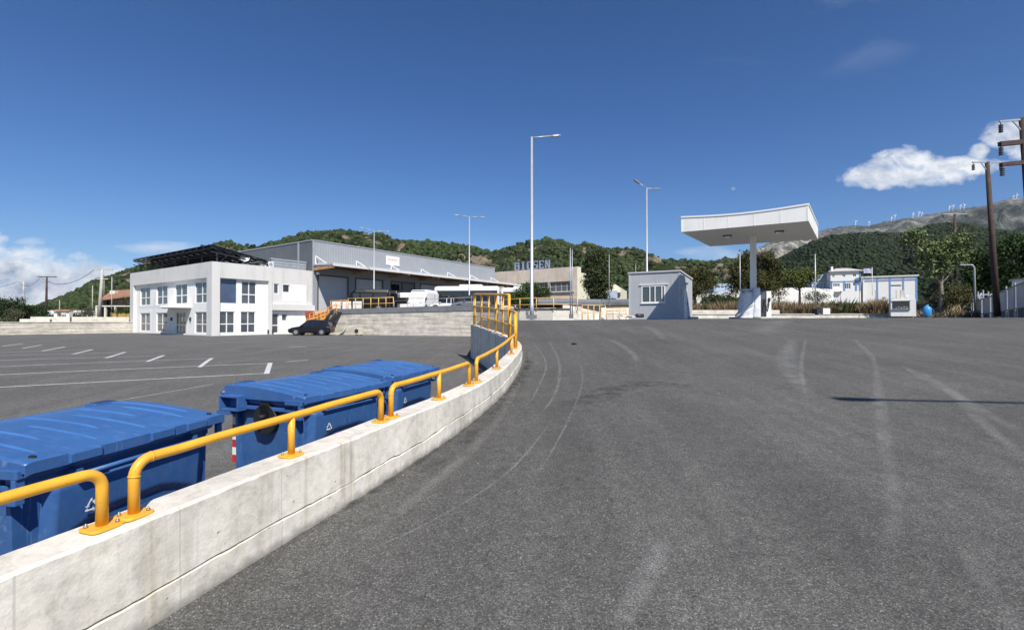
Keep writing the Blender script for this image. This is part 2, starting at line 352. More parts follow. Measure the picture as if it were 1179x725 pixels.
# centre of curvature data: ramp-side face of the curved wall
WPTS = [(-7.2, -9), (-5.6, -6), (-4.3, -3.6), (-3.35, -1.6), (-2.55, 0.2), (-2.08, 1.3), (-1.69, 2.26), (-1.34, 3.15), (-0.99, 4.03), (-0.50, 5.40), (-0.13, 6.9), (0.10, 8.5), (0.20, 10.0), (0.14, 11.6), (-0.12, 13.6), (-0.62, 16.2), (-1.45, 20.0)]
def catmull(pts, n=40):
    out = []; q = [Vector(pts[0]) * 2 - Vector(pts[1])] + [Vector(p) for p in pts] + [Vector(pts[-1]) * 2 - Vector(pts[-2])]
    for i in range(1, len(q) - 2):
        for k in range(n):
            t = k / n; a, b, c, d = q[i - 1], q[i], q[i + 1], q[i + 2]
            out.append(0.5 * ((2 * b) + (c - a) * t + (2 * a - 5 * b + 4 * c - d) * t * t + (3 * b - a - 3 * c + d) * t ** 3))
    out.append(q[-2]); return out
WC = catmull([Vector((a, b, 0)) for a, b in WPTS])
def resample(pts, step):
    out = [pts[0].copy()]; acc = 0; L = [0.0]
    for a, b in zip(pts, pts[1:]):
        seg = (b - a).length; 
        while acc + seg >= step:
            t = (step - acc) / seg; a = a.lerp(b, t); out.append(a.copy()); seg = (b - a).length; acc = 0
        acc += seg
    out.append(pts[-1].copy()); return out
WR = resample(WC, 0.045)
WY = [p.y for p in WR]; WX = [p.x for p in WR]
def wall_x(y): return float(np.interp(y, WY, WX))
WT = [(-10, -1.3), (0, -1.01), (1.2, -0.965), (1.8, -0.942), (2.2, -0.924), (2.6, -0.905), (3.0, -0.887), (3.4, -0.870), (3.8, -0.852), (4.5, -0.822), (5.3, -0.790), (6.15, -0.752), (8.1, -0.61), (9.0, -0.565), (12.5, -0.46), (20, -0.20)]
def wt(y): return interp(WT, y)
def wnorm(i):
    a = WR[max(i - 3, 0)]; b = WR[min(i + 3, len(WR) - 1)]; d = (b - a).normalized(); return Vector((-d.y, d.x, 0))    # to the left

# base sheet out to the horizon
def gcol():
    b = NB('dry_ground', 0.95); n = b.noise(0.05, 6, 0.6); n2 = b.noise(0.9, 5, 0.6)
    c = b.ramp(n, [(0.3, (0.07, 0.075, 0.03)), (0.55, (0.16, 0.13, 0.075)), (0.75, (0.24, 0.20, 0.13))]); c = b.mix(0.6, c, b.ramp(n2, [(0.3, 0.7), (0.7, 1.3)]), 'MULTIPLY')
    b.col(c); b.bump(n2, 0.1, 0.4); return b.m
M_ground = gcol()
g = MB(); g.add([(-5000, -3000, EYE - 2.25), (5000, -3000, EYE - 2.25), (5000, 6000, EYE - 2.25), (-5000, 6000, EYE - 2.25)], [(0, 1, 2, 3)]); g.build('ground', M_ground, kind='structure')
sheet('parking_lot', lambda y: spacing(-80, 6, 0, 1.0, 2.0)[:44], spacing(-14, 62, 5, 1.03, 0.4), rel_lot, M_lot)
YS = spacing(-10, 60, 5, 1.02, 0.22)
def ramp_xs(y):
    x0 = (wall_x(y) - 0.05) if y < 20 else (-1.5 - (y - 20) * 0.035)
    t = [0, .01, .02, .03, .045, .06, .08, .10, .125, .15, .18, .22, .26, .31, .37, .44, .52, .6, .7, .8, .9, 1.0]
    return [x0 + (95 - x0) * q for q in t]
sheet('ramp_road', ramp_xs, YS, rel_ramp, M_ramp)

# parking stall paint, laid on the lot surface
def lot_pt(px, py, lift=0.006):
    y = 20.0
    for _ in range(30): y = -rel_lot(0, y) * 567 / (py - 368)
    return Vector((X_(px) * y, y, EYE + rel_lot(0, y) + lift))
def paint(a, b, w, mat, name, thing_label=None, n=14):
    A = lot_pt(*a); B = lot_pt(*b); d = (B - A); s = Vector((-d.y, d.x, 0)).normalized() * (w / 2); vs = []; fs = []
    for i in range(n + 1):
        p = A.lerp(B, i / n)
        for k in (-1, 1):
            q = p + s * k; vs.append((q.x, q.y, EYE + rel_lot(q.x, q.y) + 0.006))
    for i in range(n): fs.append((2 * i, 2 * i + 1, 2 * i + 3, 2 * i + 2))
    m = MB(); m.add(vs, fs); o = m.build(name, mat); o['kind'] = 'structure'; return o
S = 3.573
def c6(x, y): return (x / S, 370 + y / S)
for a, b in (((1113, 170), (1098, 215)), ((873, 151), (822, 188)), ((676, 139), (607, 165)), ((517, 126), (438, 150)), ((383, 115), (302, 134)), ((270, 104), (175, 121)), ((172, 97), (92, 110)), ((95, 91), (10, 102))):
    paint(c6(*a), c6(*b), 0.13 if a[0] < 1000 else 0.15, M_line, 'stall_end_marking', n=6)
for a, b in (((1098, 213), (-90, 275)), ((1112, 172), (-90, 223)), ((872, 152), (-90, 190)), ((676, 140), (-90, 163)), ((515, 127), (-90, 143)), ((383, 116), (-90, 129)), ((1270, 158), (1180, 166))):
    paint(c6(*a), c6(*b), 0.085, M_line_thin, 'stall_line_marking')
paint(c6(880, 258), c6(400, 341), 0.03, M_line_thin, 'stall_line_marking'); paint((333, 399.3), (352, 399.0), 0.2, M_line, 'stall_line_marking'); paint((345, 393), (548, 397), 0.05, M_line_thin, 'stall_line_marking')

# pale scuffs and dark patches on the ramp: worn curves lying on the asphalt
def scuff_mat(name, colr, thr, amt, sc):
    b = NB(name, 0.9); n = b.noise(sc, 5, 0.75, b.vec('Object')); n2 = b.noise(3.0, 4, 0.6)
    u = b.N.new('ShaderNodeSeparateXYZ'); b.L.new(b.tc.outputs['UV'], u.inputs[0])
    edge = b.math('MULTIPLY', b.math('MULTIPLY', u.outputs[0], b.math('SUBTRACT', 1.0, u.outputs[0])), 4.0)
    endf = b.math('MINIMUM', b.math('MULTIPLY', b.math('MULTIPLY', u.outputs[1], b.math('SUBTRACT', 1.0, u.outputs[1])), 9.0), 1.0)
    a = b.ramp(n, [(thr, 0.0), (thr + 0.16, amt)]); a = b.math('MULTIPLY', b.math('MULTIPLY', a, edge), b.math('MULTIPLY', endf, b.ramp(n2, [(0.35, 0.25), (0.6, 1.0)])))
    b.col(colr); b.L.new(a, b.b.inputs['Alpha']); return b.m
M_scuff = scuff_mat('pale_scuff', (0.34, 0.335, 0.32), 0.46, 0.75, 120); M_scuff_fine = scuff_mat('pale_tyre_scratch', (0.34, 0.34, 0.325), 0.44, 0.7, 110); M_damp = scuff_mat('dark_stain', (0.05, 0.05, 0.05), 0.42, 0.5, 6)
def ramp_pt(px, py):
    lo, hi = 1.0, 60.0; tgt = (py - 368) / 567
    y = 1.5
    while y < 40:
        if -rel_ramp(X_(px) * y, y) / y <= tgt: break
        y += 0.05
    return Vector((X_(px) * y, y, 0))
def scuff(pts, w, mat, lift=0.006):
    P3 = resample(catmull([ramp_pt(*p) for p in pts], 24), 0.12); n = len(P3); vs = []; fs = []; uv = []
    for i, p in enumerate(P3):
        d = P3[min(i + 1, n - 1)] - P3[max(i - 1, 0)]; s = Vector((-d.y, d.x, 0)).normalized(); ww = w * (0.6 + 0.4 * math.sin(math.pi * i / max(1, n - 1)))
        for k in (-1, -0.33, 0.33, 1):
            q = p + s * ww / 2 * k; vs.append((q.x, q.y, EYE + rel_ramp(q.x, q.y) + lift)); uv.append(((k + 1) / 2, i / max(1, n - 1)))
    for i in range(n - 1):
        for k in range(3): fs.append((4 * i + k, 4 * i + k + 1, 4 * i + k + 5, 4 * i + k + 4))
    m = MB(); m.add(vs, fs); o = m.build('tyre_scuff', mat); o['kind'] = 'structure'
    ul = o.data.uv_layers.new(name='UVMap')
    for l in o.data.loops: ul.data[l.index].uv = uv[l.vertex_index]
sc = lambda x, y: (600 + x * 0.5035, 360 + y * 0.5035)
scuff([sc(810, 120), sc(815, 180), sc(822, 250), sc(832, 330), sc(850, 420), sc(835, 560)], 0.17, M_scuff)
scuff([sc(865, 118), sc(930, 155), sc(1010, 200), sc(1080, 240), sc(1160, 285)], 0.24, M_scuff)
scuff([sc(905, 132), sc(985, 185), sc(1060, 260), sc(1150, 335)], 0.2, M_scuff, 0.010)
scuff([sc(1000, 540), sc(1040, 600), sc(1100, 690), sc(1130, 760)], 0.12, M_scuff)
scuff([sc(620, 60), sc(605, 110), sc(625, 150), sc(660, 190)], 0.45, M_scuff_fine)
scuff([sc(610, 15), sc(570, 30), sc(550, 48)], 1.1, M_scuff)
scuff([sc(20, 60), sc(55, 110), sc(40, 170), sc(0, 230)], 0.05, M_scuff_fine)
scuff([sc(60, 60), sc(85, 110), sc(80, 180), sc(20, 260)], 0.07, M_scuff_fine)
scuff([sc(130, 95), sc(140, 150), sc(120, 220), sc(70, 320), sc(10, 410)], 0.035, M_scuff_fine)
scuff([sc(130, 62), sc(200, 62), sc(250, 90), sc(268, 116)], 0.22, M_scuff_fine)
scuff([sc(215, 35), sc(290, 34), sc(330, 62)], 0.35, M_scuff_fine)
scuff([sc(330, 520), sc(290, 600), sc(230, 720)], 0.16, M_scuff_fine)
scuff([(640, 480), (590, 540), (500, 600), (380, 655)], 0.035, M_scuff_fine)
scuff([sc(650, 60), sc(640, 120), sc(650, 200)], 0.10, M_scuff_fine, .008)
scuff([sc(760, 60), sc(800, 100), sc(808, 125)], 0.16, M_scuff_fine, .008)
scuff([(600, 440), (560, 500), (480, 575), (400, 640)], 0.16, M_scuff)
scuff([(178, 722), (268, 666), (347, 618), (452, 552), (512, 512), (563, 468), (604, 428), (606, 400)], 0.13, M_damp, 0.012)
scuff([sc(95, 215), sc(170, 195), sc(260, 165), sc(390, 170)], 0.55, M_damp, 0.010)
scuff([(455, 560), (540, 505), (596, 445), (612, 410)], 0.28, M_damp, 0.008)

# ------------------------------------------------------------------ the curved concrete wall of the ramp
TH = 0.23
def build_wall():
    i0 = next(i for i, p in enumerate(WR) if p.y > -6); pts = WR[i0:]; n = len(pts); vs = []; fs = []; uv = []; mi = []
    s = 0.0; K = 14
    for i, p in enumerate(pts):
        if i: s += (p - pts[i - 1]).length
        nl = wnorm(i0 + i); y = p.y; zt = EYE + wt(y) + 0.004 * fbm(s * 1.3, 2, 0, 3); zr = EYE + rel_ramp(p.x, y); zl = EYE + rel_lot(p.x, y) - 0.1
        led = min(0.150 + 0.022 * fbm(s * 1.1, 5, 0, 5) + 0.010 * fbm(s * 6.5, 6, 0, 4), (zt - zr) * 0.5); gr = max(0.003, 0.013 + 0.016 * fbm(s * 3.1, 15, 0, 4)); j = lambda a, k: a * fbm(s * 9, k, 1, 3)
        out = 0.004 + 0.006 * fbm(s * 2.3, 9, 0, 3) + j(0.004, 3)
        sec = [(-out, zr - 0.25), (-out - .004, zr + led - gr * .5), (0.022, zr + led), (-0.003 + j(.003, 4), zr + led + gr * .6), (0.0, zt - 0.05), (j(0.002, 7), zt - 0.012 - abs(j(0.012, 8))),
               (0.010 + abs(j(0.012, 6)), zt), (0.07, zt + j(0.003, 11)), (0.15, zt + j(0.003, 12)), (TH - 0.012 - abs(j(0.01, 13)), zt), (TH, zt - 0.012), (TH, (zt + zl) / 2), (TH, zl), (0.1, zl)]
        acc = 0; pv = None
        for (o_, z) in sec:
            vs.append((p.x + nl.x * o_, p.y + nl.y * o_, z)); acc += 0 if pv is None else math.hypot(o_ - pv[0], z - pv[1]); pv = (o_, z); uv.append((s, acc))
        if i:
            b = (i - 1) * K
            for k in range(K - 1): fs.append((b + k, b + k + 1, b + K + k + 1, b + K + k)); mi.append(1 if 6 <= k <= 8 else 0)
    fs.append(tuple(range(K))); mi.append(0); fs.append(tuple((n - 1) * K + k for k in range(K))); mi.append(0)
    m = MB(); m.add(vs, fs); o = m.build('ramp_wall', M_wallc); o.data.materials.append(M_coping); o.data.polygons.foreach_set('material_index', mi)
    ul = o.data.uv_layers.new(name='UVMap')
    for l in o.data.loops: ul.data[l.index].uv = uv[l.vertex_index]
    recalc(o); tag(o, 'low curved grey concrete wall along the left edge of the asphalt ramp', 'concrete wall')
build_wall()
def wc(y):                                                    # point on the middle of the wall's top
    i = int(np.searchsorted(WY, y)); i = min(max(i, 1), len(WR) - 1); p = WR[i] + wnorm(i) * (TH / 2); return Vector((p.x, y + wnorm(i).y * TH / 2, EYE + wt(y)))
def y_of_u(u):
    best = min(((abs(wc(y).x / wc(y).y - u)), y) for y in np.arange(0.8, 11, 0.02)); return best[1]
def plate(m, p, d, w=0.12, l=0.14):
    a = Vector((d.x, d.y, 0)).normalized(); n = Vector((-a.y, a.x, 0)); rings = []
    for z, k in ((0.001, 1), (0.011, 1), (0.014, .96)):
        rg = []
        for q in range(16):
            t = 2 * math.pi * q / 16; cx = math.copysign(abs(math.cos(t)) ** 0.45, math.cos(t)); cy = math.copysign(abs(math.sin(t)) ** 0.45, math.sin(t))
            rg.append(p + a * cx * l / 2 * k + n * cy * w / 2 * k + Vector((0, 0, z)))
        rings.append(rg)
    m.loft(rings)
def bolts(m, p, d, l=0.14):
    a = Vector((d.x, d.y, 0)).normalized(); n = Vector((-a.y, a.x, 0))
    for sx, sy in ((1, -.7), (-1, .7)):
        c = p + a * sx * (l / 2 - 0.024) + n * sy * 0.042
        m.cyl(c + Vector((0, 0, 0.019)), (0, 0, 1), 0.009, 0.010, 6); m.cyl(c + Vector((0, 0, 0.022)), (0, 0, 1), 0.0045, 0.02, 6)
M_bolt = simple('bolt_steel', (0.33, 0.30, 0.26), 0.45, 0.6)
def low_rail(ys, label, hs=0.255, r=0.0238, start_post=True, end_post=True):
    pts = [wc(y) for y in ys]; root = thing('handrail', pts[0], label, 'handrail', 'yellow pipe handrails on the ramp wall'); off = pts[0]
    dirs = [(wc(y + 0.05) - wc(y - 0.05)).normalized() for y in ys]; rb = 0.075; path = []
    def top(y): q = wc(y); return Vector((q.x, q.y, q.z + hs))
    if start_post:
        b = pts[0]; path.append(b + Vector((0, 0, 0.012))); path.append(b + Vector((0, 0, hs - rb)))
        for k in range(1, 7): t = k / 6 * math.pi / 2; path.append(b + Vector((0, 0, hs - rb + rb * math.sin(t))) + dirs[0] * rb * (1 - math.cos(t)))
    else: path.append(top(ys[0]))
    y = ys[0] + 0.2
    while y < ys[-1] - 0.15: path.append(top(y)); y += 0.2
    if end_post:
        b = pts[-1]
        for k in range(0, 7): t = k / 6 * math.pi / 2; path.append(b + Vector((0, 0, hs - rb + rb * math.cos(t))) - dirs[-1] * rb * (1 - math.sin(t)))
        path.append(b + Vector((0, 0, 0.012)))
    else: path.append(top(ys[-1]))
    m = MB(); m.path(path, r, 18); m.build('pipe_rail', M_yellow, root, off)
    w = MB()                                                   # weld rings at the elbows
    for idx in ((1, 7) if start_post else ()): d = (path[idx + 1] - path[idx]).normalized(); w.cyl(path[idx] + d * 0.004, d, r + 0.0022, 0.008, 18)
    if w.v: w.build('weld_seam', M_yellow, root, off, each=True)
    for i, p in enumerate(pts):
        if (i == 0 and not start_post) or (i == len(pts) - 1 and not end_post): continue
        if 0 < i < len(pts) - 1 or False:
            q = MB(); q.tube(p + Vector((0, 0, 0.012)), top(ys[i]), r * 0.93, 16); q.build('post', M_yellow, root, off)
        q = MB(); plate(q, p, dirs[i]); pl = q.build('base_plate', M_yellow, root, off, bevel=0.002)
        q = MB(); bolts(q, p, dirs[i]); q.build('bolt', M_bolt, pl, off, each=True)
U = {k: y_of_u(X_(k)) for k in (118, 157, 336, 439, 451, 505, 540, 548, 572, 588.5)}
low_rail([-1.6, 0.2, U[118]], 'yellow pipe handrail running off the left edge of the photo, nearest to the camera', start_post=False)
low_rail([U[157], U[336], U[439]], 'yellow pipe handrail with one middle post in front of the two nearer blue dumpsters')
low_rail([U[451], U[505], U[540]], 'yellow pipe handrail with one middle post in front of the farthest blue dumpster', 0.265)
low_rail([U[548], U[572], U[588.5], 9.3], 'short yellow pipe handrail that meets the tall railing at the bend of the wall', 0.28, end_post=False)
def tall_rail(ys, h0, h1, mids, label, r=0.032, cat='railing', name='railing', mat=None):
    mat = mat or M_yellow; pts = [wc(y) for y in ys]; off = pts[0]; root = thing(name, off, label, cat, 'tall yellow railings at the bend of the ramp')
    n = len(ys); hh = lambda y: h0 + (h1 - h0) * (y - ys[0]) / (ys[-1] - ys[0])
    fine = list(np.linspace(ys[0], ys[-1], 14))
    m = MB(); m.path([wc(y) + Vector((0, 0, hh(y))) for y in fine], r, 10); m.build('top_rail', mat, root, off)
    for f in mids: m = MB(); m.path([wc(y) + Vector((0, 0, hh(y) * f)) for y in fine], r * 0.62, 8); m.build('middle_rail', mat, root, off)
    for i, (y, p) in enumerate(zip(ys, pts)):
        m = MB(); m.tube(p, p + Vector((0, 0, hh(y))), r if i in (0, n - 1) or i % 2 == 0 else r * 0.8, 10); d = wc(y + .1) - wc(y - .1); plate(m, p, d, 0.13, 0.13); m.build('post', mat, root, off)
tall_rail([9.38, 9.9, 10.5, 11.2, 12.3], 0.64, 0.70, [0.5], 'waist-high yellow tube railing on the bend of the ramp wall, the nearer tall one')
tall_rail([12.5, 13.7, 15.0, 16.4, 17.9, 19.5, 19.85], 1.09, 1.24, [0.30, 0.62], 'tallest yellow tube railing at the far end of the curved ramp wall', 0.036)

# ------------------------------------------------------------------ dumpsters
def emblem(m, c, s, ux, uz, nrm):
    for k in range(3):                                       # three bent arrows round a triangle
        def pt(a, r): t = R(90 + a); return c + (ux * math.cos(t) + uz * math.sin(t)) * r * s + nrm * 0.002
        a0 = k * 120; q = [pt(a0 - 6, 1.0), pt(a0 + 6, 1.0), pt(a0 + 88, 0.72), pt(a0 + 84, 0.42), pt(a0 + 10, 0.62), pt(a0 - 10, 0.62)]
        m.add(q, [tuple(range(6))])
        q = [pt(a0 + 80, 0.95), pt(a0 + 104, 0.62), pt(a0 + 84, 0.25)]; m.add(q, [(0, 1, 2)])
def make_dumpster(loc, rz, label):
    """local: +x along the length away from the camera, front (long side) faces -y (towards the wall), back hinge at +y; origin at front-left bottom corner"""
    L, W = 1.37, 1.02; root = thing('dumpster', loc, label, 'dumpster', 'blue wheeled dumpsters beside the ramp wall', rz)
    # body with tapered walls and a stepped, arched relief on the long front side
    def ring(x0, x1, y0, y1, z, r=0.05, n=5):
        pts = []
        for cx, cy, a0 in ((x1 - r, y1 - r, 0), (x0 + r, y1 - r, 90), (x0 + r, y0 + r, 180), (x1 - r, y0 + r, 270)):
            for k in range(n): t = R(a0 + 90 * k / (n - 1)); pts.append(Vector((cx + r * math.cos(t), cy + r * math.sin(t), z)))
        return pts
    b = MB(); prof = [(0.20, 0.13, 0.16), (0.24, 0.10, 0.13), (0.60, 0.07, 0.10), (0.95, 0.05, 0.075), (1.10, 0.045, 0.065)]
    b.loft([ring(px, L - px, py, W - py * 0.7, z, 0.07) for z, px, py in prof], smooth=False)
    body = b.build('bin_body', M_bin, root, bevel=0.006)
    # front relief: a grid pushed out above an arch
    m = MB(); NX, NZ = 56, 36; vs = []; fs = []
    for j in range(NZ + 1):
        z = 0.26 + (1.04 - 0.26) * j / NZ; yb = interp([(q[0], q[2]) for q in prof], z)
        for i in range(NX + 1):
            x = 0.13 + (L - 0.26) * i / NX; u = abs(x / L - 0.5) * 2
            arch1 = 0.80 - 0.34 * max(0, (u - 0.25)) ** 1.5 - 0.02; arch2 = 0.52 - 0.55 * max(0, u - 0.30) ** 1.4
            e = 0.028 * ss(arch1 - 0.02, arch1 + 0.02, z) + 0.030 * ss(arch2 - 0.02, arch2 + 0.02, z)
            edge = min(ss(0, 0.04, x - 0.13), ss(0, 0.04, L - 0.13 - x), ss(0, 0.03, z - 0.26), ss(0, 0.03, 1.04 - z))
            vs.append((x, yb - 0.002 - e * edge - 0.004 * edge * (1 if abs(x - L / 2) > 0.004 else 0.2), z))
    for j in range(NZ):
        for i in range(NX): a = j * (NX + 1) + i; fs.append((a, a + 1, a + NX + 2, a + NX + 1))
    m.add(vs, fs, True); m.build('front_panel', M_bin, root)
    # rim with side flanges
    m = MB(); m.loft([ring(0.015, L - 0.015, 0.02, W - 0.01, 1.10, 0.05), ring(0.0, L, 0.0, W, 1.13, 0.05), ring(0.0, L, 0.0, W, 1.175, 0.05), ring(0.03, L - 0.03, 0.03, W - 0.03, 1.18, 0.05)]); m.build('rim', M_bin, root, bevel=0.005)
    # corner ribs on the end faces
    for ex, s in ((0.0, -1), (L, 1)):
        m = MB()
        for yy in (0.10, W - 0.13):
            m.hexa([Vector((ex - s * 0.10, yy, 0.30)), Vector((ex - s * 0.02, yy, 0.30)), Vector((ex - s * 0.02, yy + 0.035, 0.30)), Vector((ex - s * 0.10, yy + 0.035, 0.30)),
                    Vector((ex - s * 0.10, yy, 1.11)), Vector((ex + s * 0.0, yy, 1.11)), Vector((ex + s * 0.0, yy + 0.035, 1.11)), Vector((ex - s * 0.10, yy + 0.035, 1.11))])
        m.box((ex - s * 0.01, 0.5, 1.06), (0.05, 0.80, 0.035)); m.build('end_rib', M_bin, root, bevel=0.004, each=True)
        # lifting trunnion: pin, round shield and slot
        xx = ex + s * 0.01; c = Vector((xx - s * 0.02, 0.50, 0.98)); m = MB(); m.cyl(c - Vector((0, 0, .03)), (1, 0, 0), 0.15, 0.05, 28); m.box((xx - s * 0.02, 0.50, 1.04), (0.05, 0.12, 0.16)); t = m.build('trunnion_shield', M_black, root)
        m = MB(); m.cyl(c + Vector((s * 0.05, 0, 0.0)), (1, 0, 0), 0.026, 0.10, 14); m.cyl(c + Vector((s * 0.10, 0, 0)), (1, 0, 0), 0.036, 0.012, 14); m.build('trunnion_pin', M_black, t)
        # hollow lug boxes at the hinge corner (two open frames) and the small front lug
        for (y0, y1, z0, z1) in ((W - 0.27, W + 0.0, 1.03, 1.185), (W - 0.16, W + 0.03, 0.99, 1.028)):
            m = MB(); x0, x1 = sorted((ex, ex + s * 0.115)); tk = 0.02
            m.span(x0, x1, y0, y1, z0, z0 + tk); m.span(x0, x1, y0, y1, z1 - tk, z1); m.span(x0, x1, y0, y0 + tk, z0 + tk, z1 - tk); m.span(x0, x1, y1 - tk, y1, z0 + tk, z1 - tk)
            m.span(x0, x0 + 0.012, y0 + tk, y1 - tk, z0 + tk, z1 - tk) if s > 0 else m.span(x1 - 0.012, x1, y0 + tk, y1 - tk, z0 + tk, z1 - tk)
            m.build('lifting_lug', M_bin, root, bevel=0.004)
        m = MB(); x0, x1 = sorted((ex, ex + s * 0.05)); m.span(x0, x1, -0.01, 0.20, 1.12, 1.17); m.span(x0, x1, 0.0, 0.03, 0.98, 1.12); m.span(x0, x1, 0.03, 0.12, 0.98, 1.01); m.build('lifting_lug', M_bin, root, bevel=0.004)
    # lid: barrel shape with raised ribs, skirt and pockets
    lid = MB(); NX, NY = 60, 30; vs = []; fs = []
    def lz(v): return 1.205 + 0.088 * math.sin(min(1, v / 0.85) * math.pi / 2) - 0.012 * ss(0.82, 1.0, v)
    x0, x1 = -0.03, L + 0.03; y0, y1 = -0.035, W + 0.02
    for j in range(NY + 1):
        v = j / NY
        for i in range(NX + 1):
            u = i / NX; x = x0 + (x1 - x0) * u; rib = 0
            for q, (ra, rbb) in zip((.14, .30, .46, .62, .78, .9), ((.12, .85), (.25, .8), (.12, .7), (.3, .85), (.12, .75), (.2, .9))):
                sh = q + 0.0 * v; pass
            ed = min(ss(0, 0.025, u), ss(0, 0.025, 1 - u)); z = lz(v) - 0.012 * (1 - ed) + rib - 0.006 * (1 - (2 * u - 1) ** 2) + 0.012 * (2 * u - 1) ** 2 * 0
            vs.append((x, y0 + (y1 - y0) * v, z))
    for j in range(NY):
        for i in range(NX): a = j * (NX + 1) + i; fs.append((a, a + 1, a + NX + 2, a + NX + 1))
    lid.add(vs, fs, True); nf0 = len(lid.f)
    for q, (ra, rb_) in zip((.10, .22, .34, .46, .58, .70, .82, .91), ((.10, .88), (.30, .80), (.10, .62), (.28, .88), (.10, .70), (.34, .88), (.12, .66), (.20, .9))):
        rings = []
        for k in range(13):
            v = ra + (rb_ - ra) * k / 12; e = 0.010 * min(1, k / 1.5, (12 - k) / 1.5) + .001; xc = x0 + (x1 - x0) * q; zz = lz(v) - 0.006 * (1 - (2 * q - 1) ** 2) - .002; yy = y0 + (y1 - y0) * v
            rings.append([Vector((xc + dx_, yy, zz + h_)) for dx_, h_ in ((-.008, -.002), (-.004, e), (.004, e), (.008, -.002))])
        lid.loft(rings)
    nf1 = len(lid.f)
    def skirt(idx, dz):
        q = [vs[i] for i in idx]; qq = [(a, b_, c - dz) for a, b_, c in q]; k = len(q); lid.add(q + qq, [(i, i + 1, k + i + 1, k + i) for i in range(k - 1)])
    skirt(list(range(NX + 1)), 0.062); skirt([NY * (NX + 1) + i for i in range(NX + 1)], 0.08)
    for side in (0, NX):
        idx = [j * (NX + 1) + side for j in range(NY + 1)]; q = [vs[i] for i in idx]; qq = [(a, b_, 1.150 if b_ < 0.9 else 1.17) for a, b_, c in q]; k = len(q)
        lid.add(q + qq, [(i, i + 1, k + i + 1, k + i) for i in range(k - 1)])
    lo = lid.build('lid', M_bin, root); lo.data.materials.append(M_bin_rib_highlight); lo.data.polygons.foreach_set('material_index', [1 if nf0 <= i < nf1 else 0 for i in range(len(lo.data.polygons))]); sol = lo.modifiers.new('solid', 'SOLIDIFY'); sol.thickness = 0.004; sol.offset = -1
    m = MB()
    for xx in (0.22, 0.75, 1.05): m.span(x0 + xx, x0 + xx + 0.19, y0 - 0.018, y0 + 0.008, 1.142, 1.200)
    m.build('lid_grip', M_bin, lo, bevel=0.006, each=True)
    m = MB(); m.cyl(Vector((0.055, 0.03, 1.216)), (0, -0.25, 1), 0.018, 0.008, 16); m.cyl(Vector((L - 0.055, 0.03, 1.216)), (0, -0.25, 1), 0.018, 0.008, 16); m.build('lid_hole_disc', M_black, lo, each=True)  # black discs painted in for the dark inside small lid holes
    m = MB()
    for xx in (0.05, L - 0.24): m.span(xx, xx + 0.19, W - 0.13, W - 0.025, 1.262, 1.300)
    m.build('hinge_block', M_bin, lo, bevel=0.008, each=True)
    m = MB()
    for xx in (0.07, L - 0.22): m.span(xx + 0.012, xx + 0.155, W - 0.12, W - 0.04, 1.294, 1.3025)
    m.build('hinge_pocket', simple('dark_blue_pocket', (0.012, 0.035, 0.12), 0.6) if 'dark_blue_pocket' not in bpy.data.materials else bpy.data.materials['dark_blue_pocket'], lo, each=True)
    m = MB(); m.cyl(Vector((L / 2, W + 0.03, 1.20)), (1, 0, 0), 0.018, L + 0.12, 12); m.build('hinge_bar', M_bin, root)
    m = MB(); m.cyl(Vector((L / 2, -0.03, 1.06)), (1, 0, 0), 0.014, L - 0.5, 12)
    for xx in (0.26, L - 0.26): m.box((xx, 0.0, 1.07), (0.03, 0.075, 0.05))
    m.build('push_handle', M_bin, root)
    m = MB(); emblem(m, Vector((0.36, 0.006, 0.84)), 0.045, Vector((1, 0, 0)), Vector((0, 0, 1)), Vector((0, -1, 0))); e = m.build('recycling_emblem', M_white, root)
    m = MB(); 
    for k in range(4): m.box((0.030, W - 0.055, 0.50 + 0.16 * k), (0.012, 0.05, 0.079))
    st = m.build('reflective_stripe', M_redwhite_r, root); m = MB()
    for k in range(4): m.box((0.030, W - 0.055, 0.58 + 0.16 * k), (0.012, 0.05, 0.079))
    m.build('white_band', M_white, st)
    for xx in (0.20, L - 0.20):
        for yy in (0.22, W - 0.22):
            m = MB(); m.cyl(Vector((xx, yy + 0.03, 0.1)), (1, 0, 0), 0.098, 0.045, 24); w = m.build('wheel', M_black, root); m = MB()
            m.box((xx, yy, 0.19), (0.08, 0.08, 0.02)); m.beam((xx - 0.032, yy, 0.19), (xx - 0.032, yy + 0.03, 0.09), 0.05, 0.006); m.beam((xx + 0.032, yy, 0.19), (xx + 0.032, yy + 0.03, 0.09), 0.05, 0.006); m.build('caster_fork', M_galv, w)
    return root
def dz(x, y): return EYE + rel_lot(x, y)
# corner nearest the camera, on the wall side; +x points along (dx,dy)
def place_d(x, y, dx, dy, label): make_dumpster((x, y, dz(x, y)), math.atan2(dy, dx), label)
place_d(-2.62, 2.66, 0.165, 0.986, 'blue plastic wheeled dumpster cut by the left edge of the photo, nearest of the row')
place_d(-2.05, 4.86, 0.357, 0.934, 'middle blue dumpster of the row, its end with a black disc facing the camera')
place_d(-1.55, 6.38, 0.27, 0.963, 'farthest blue wheeled dumpster, standing past the paired rail posts')

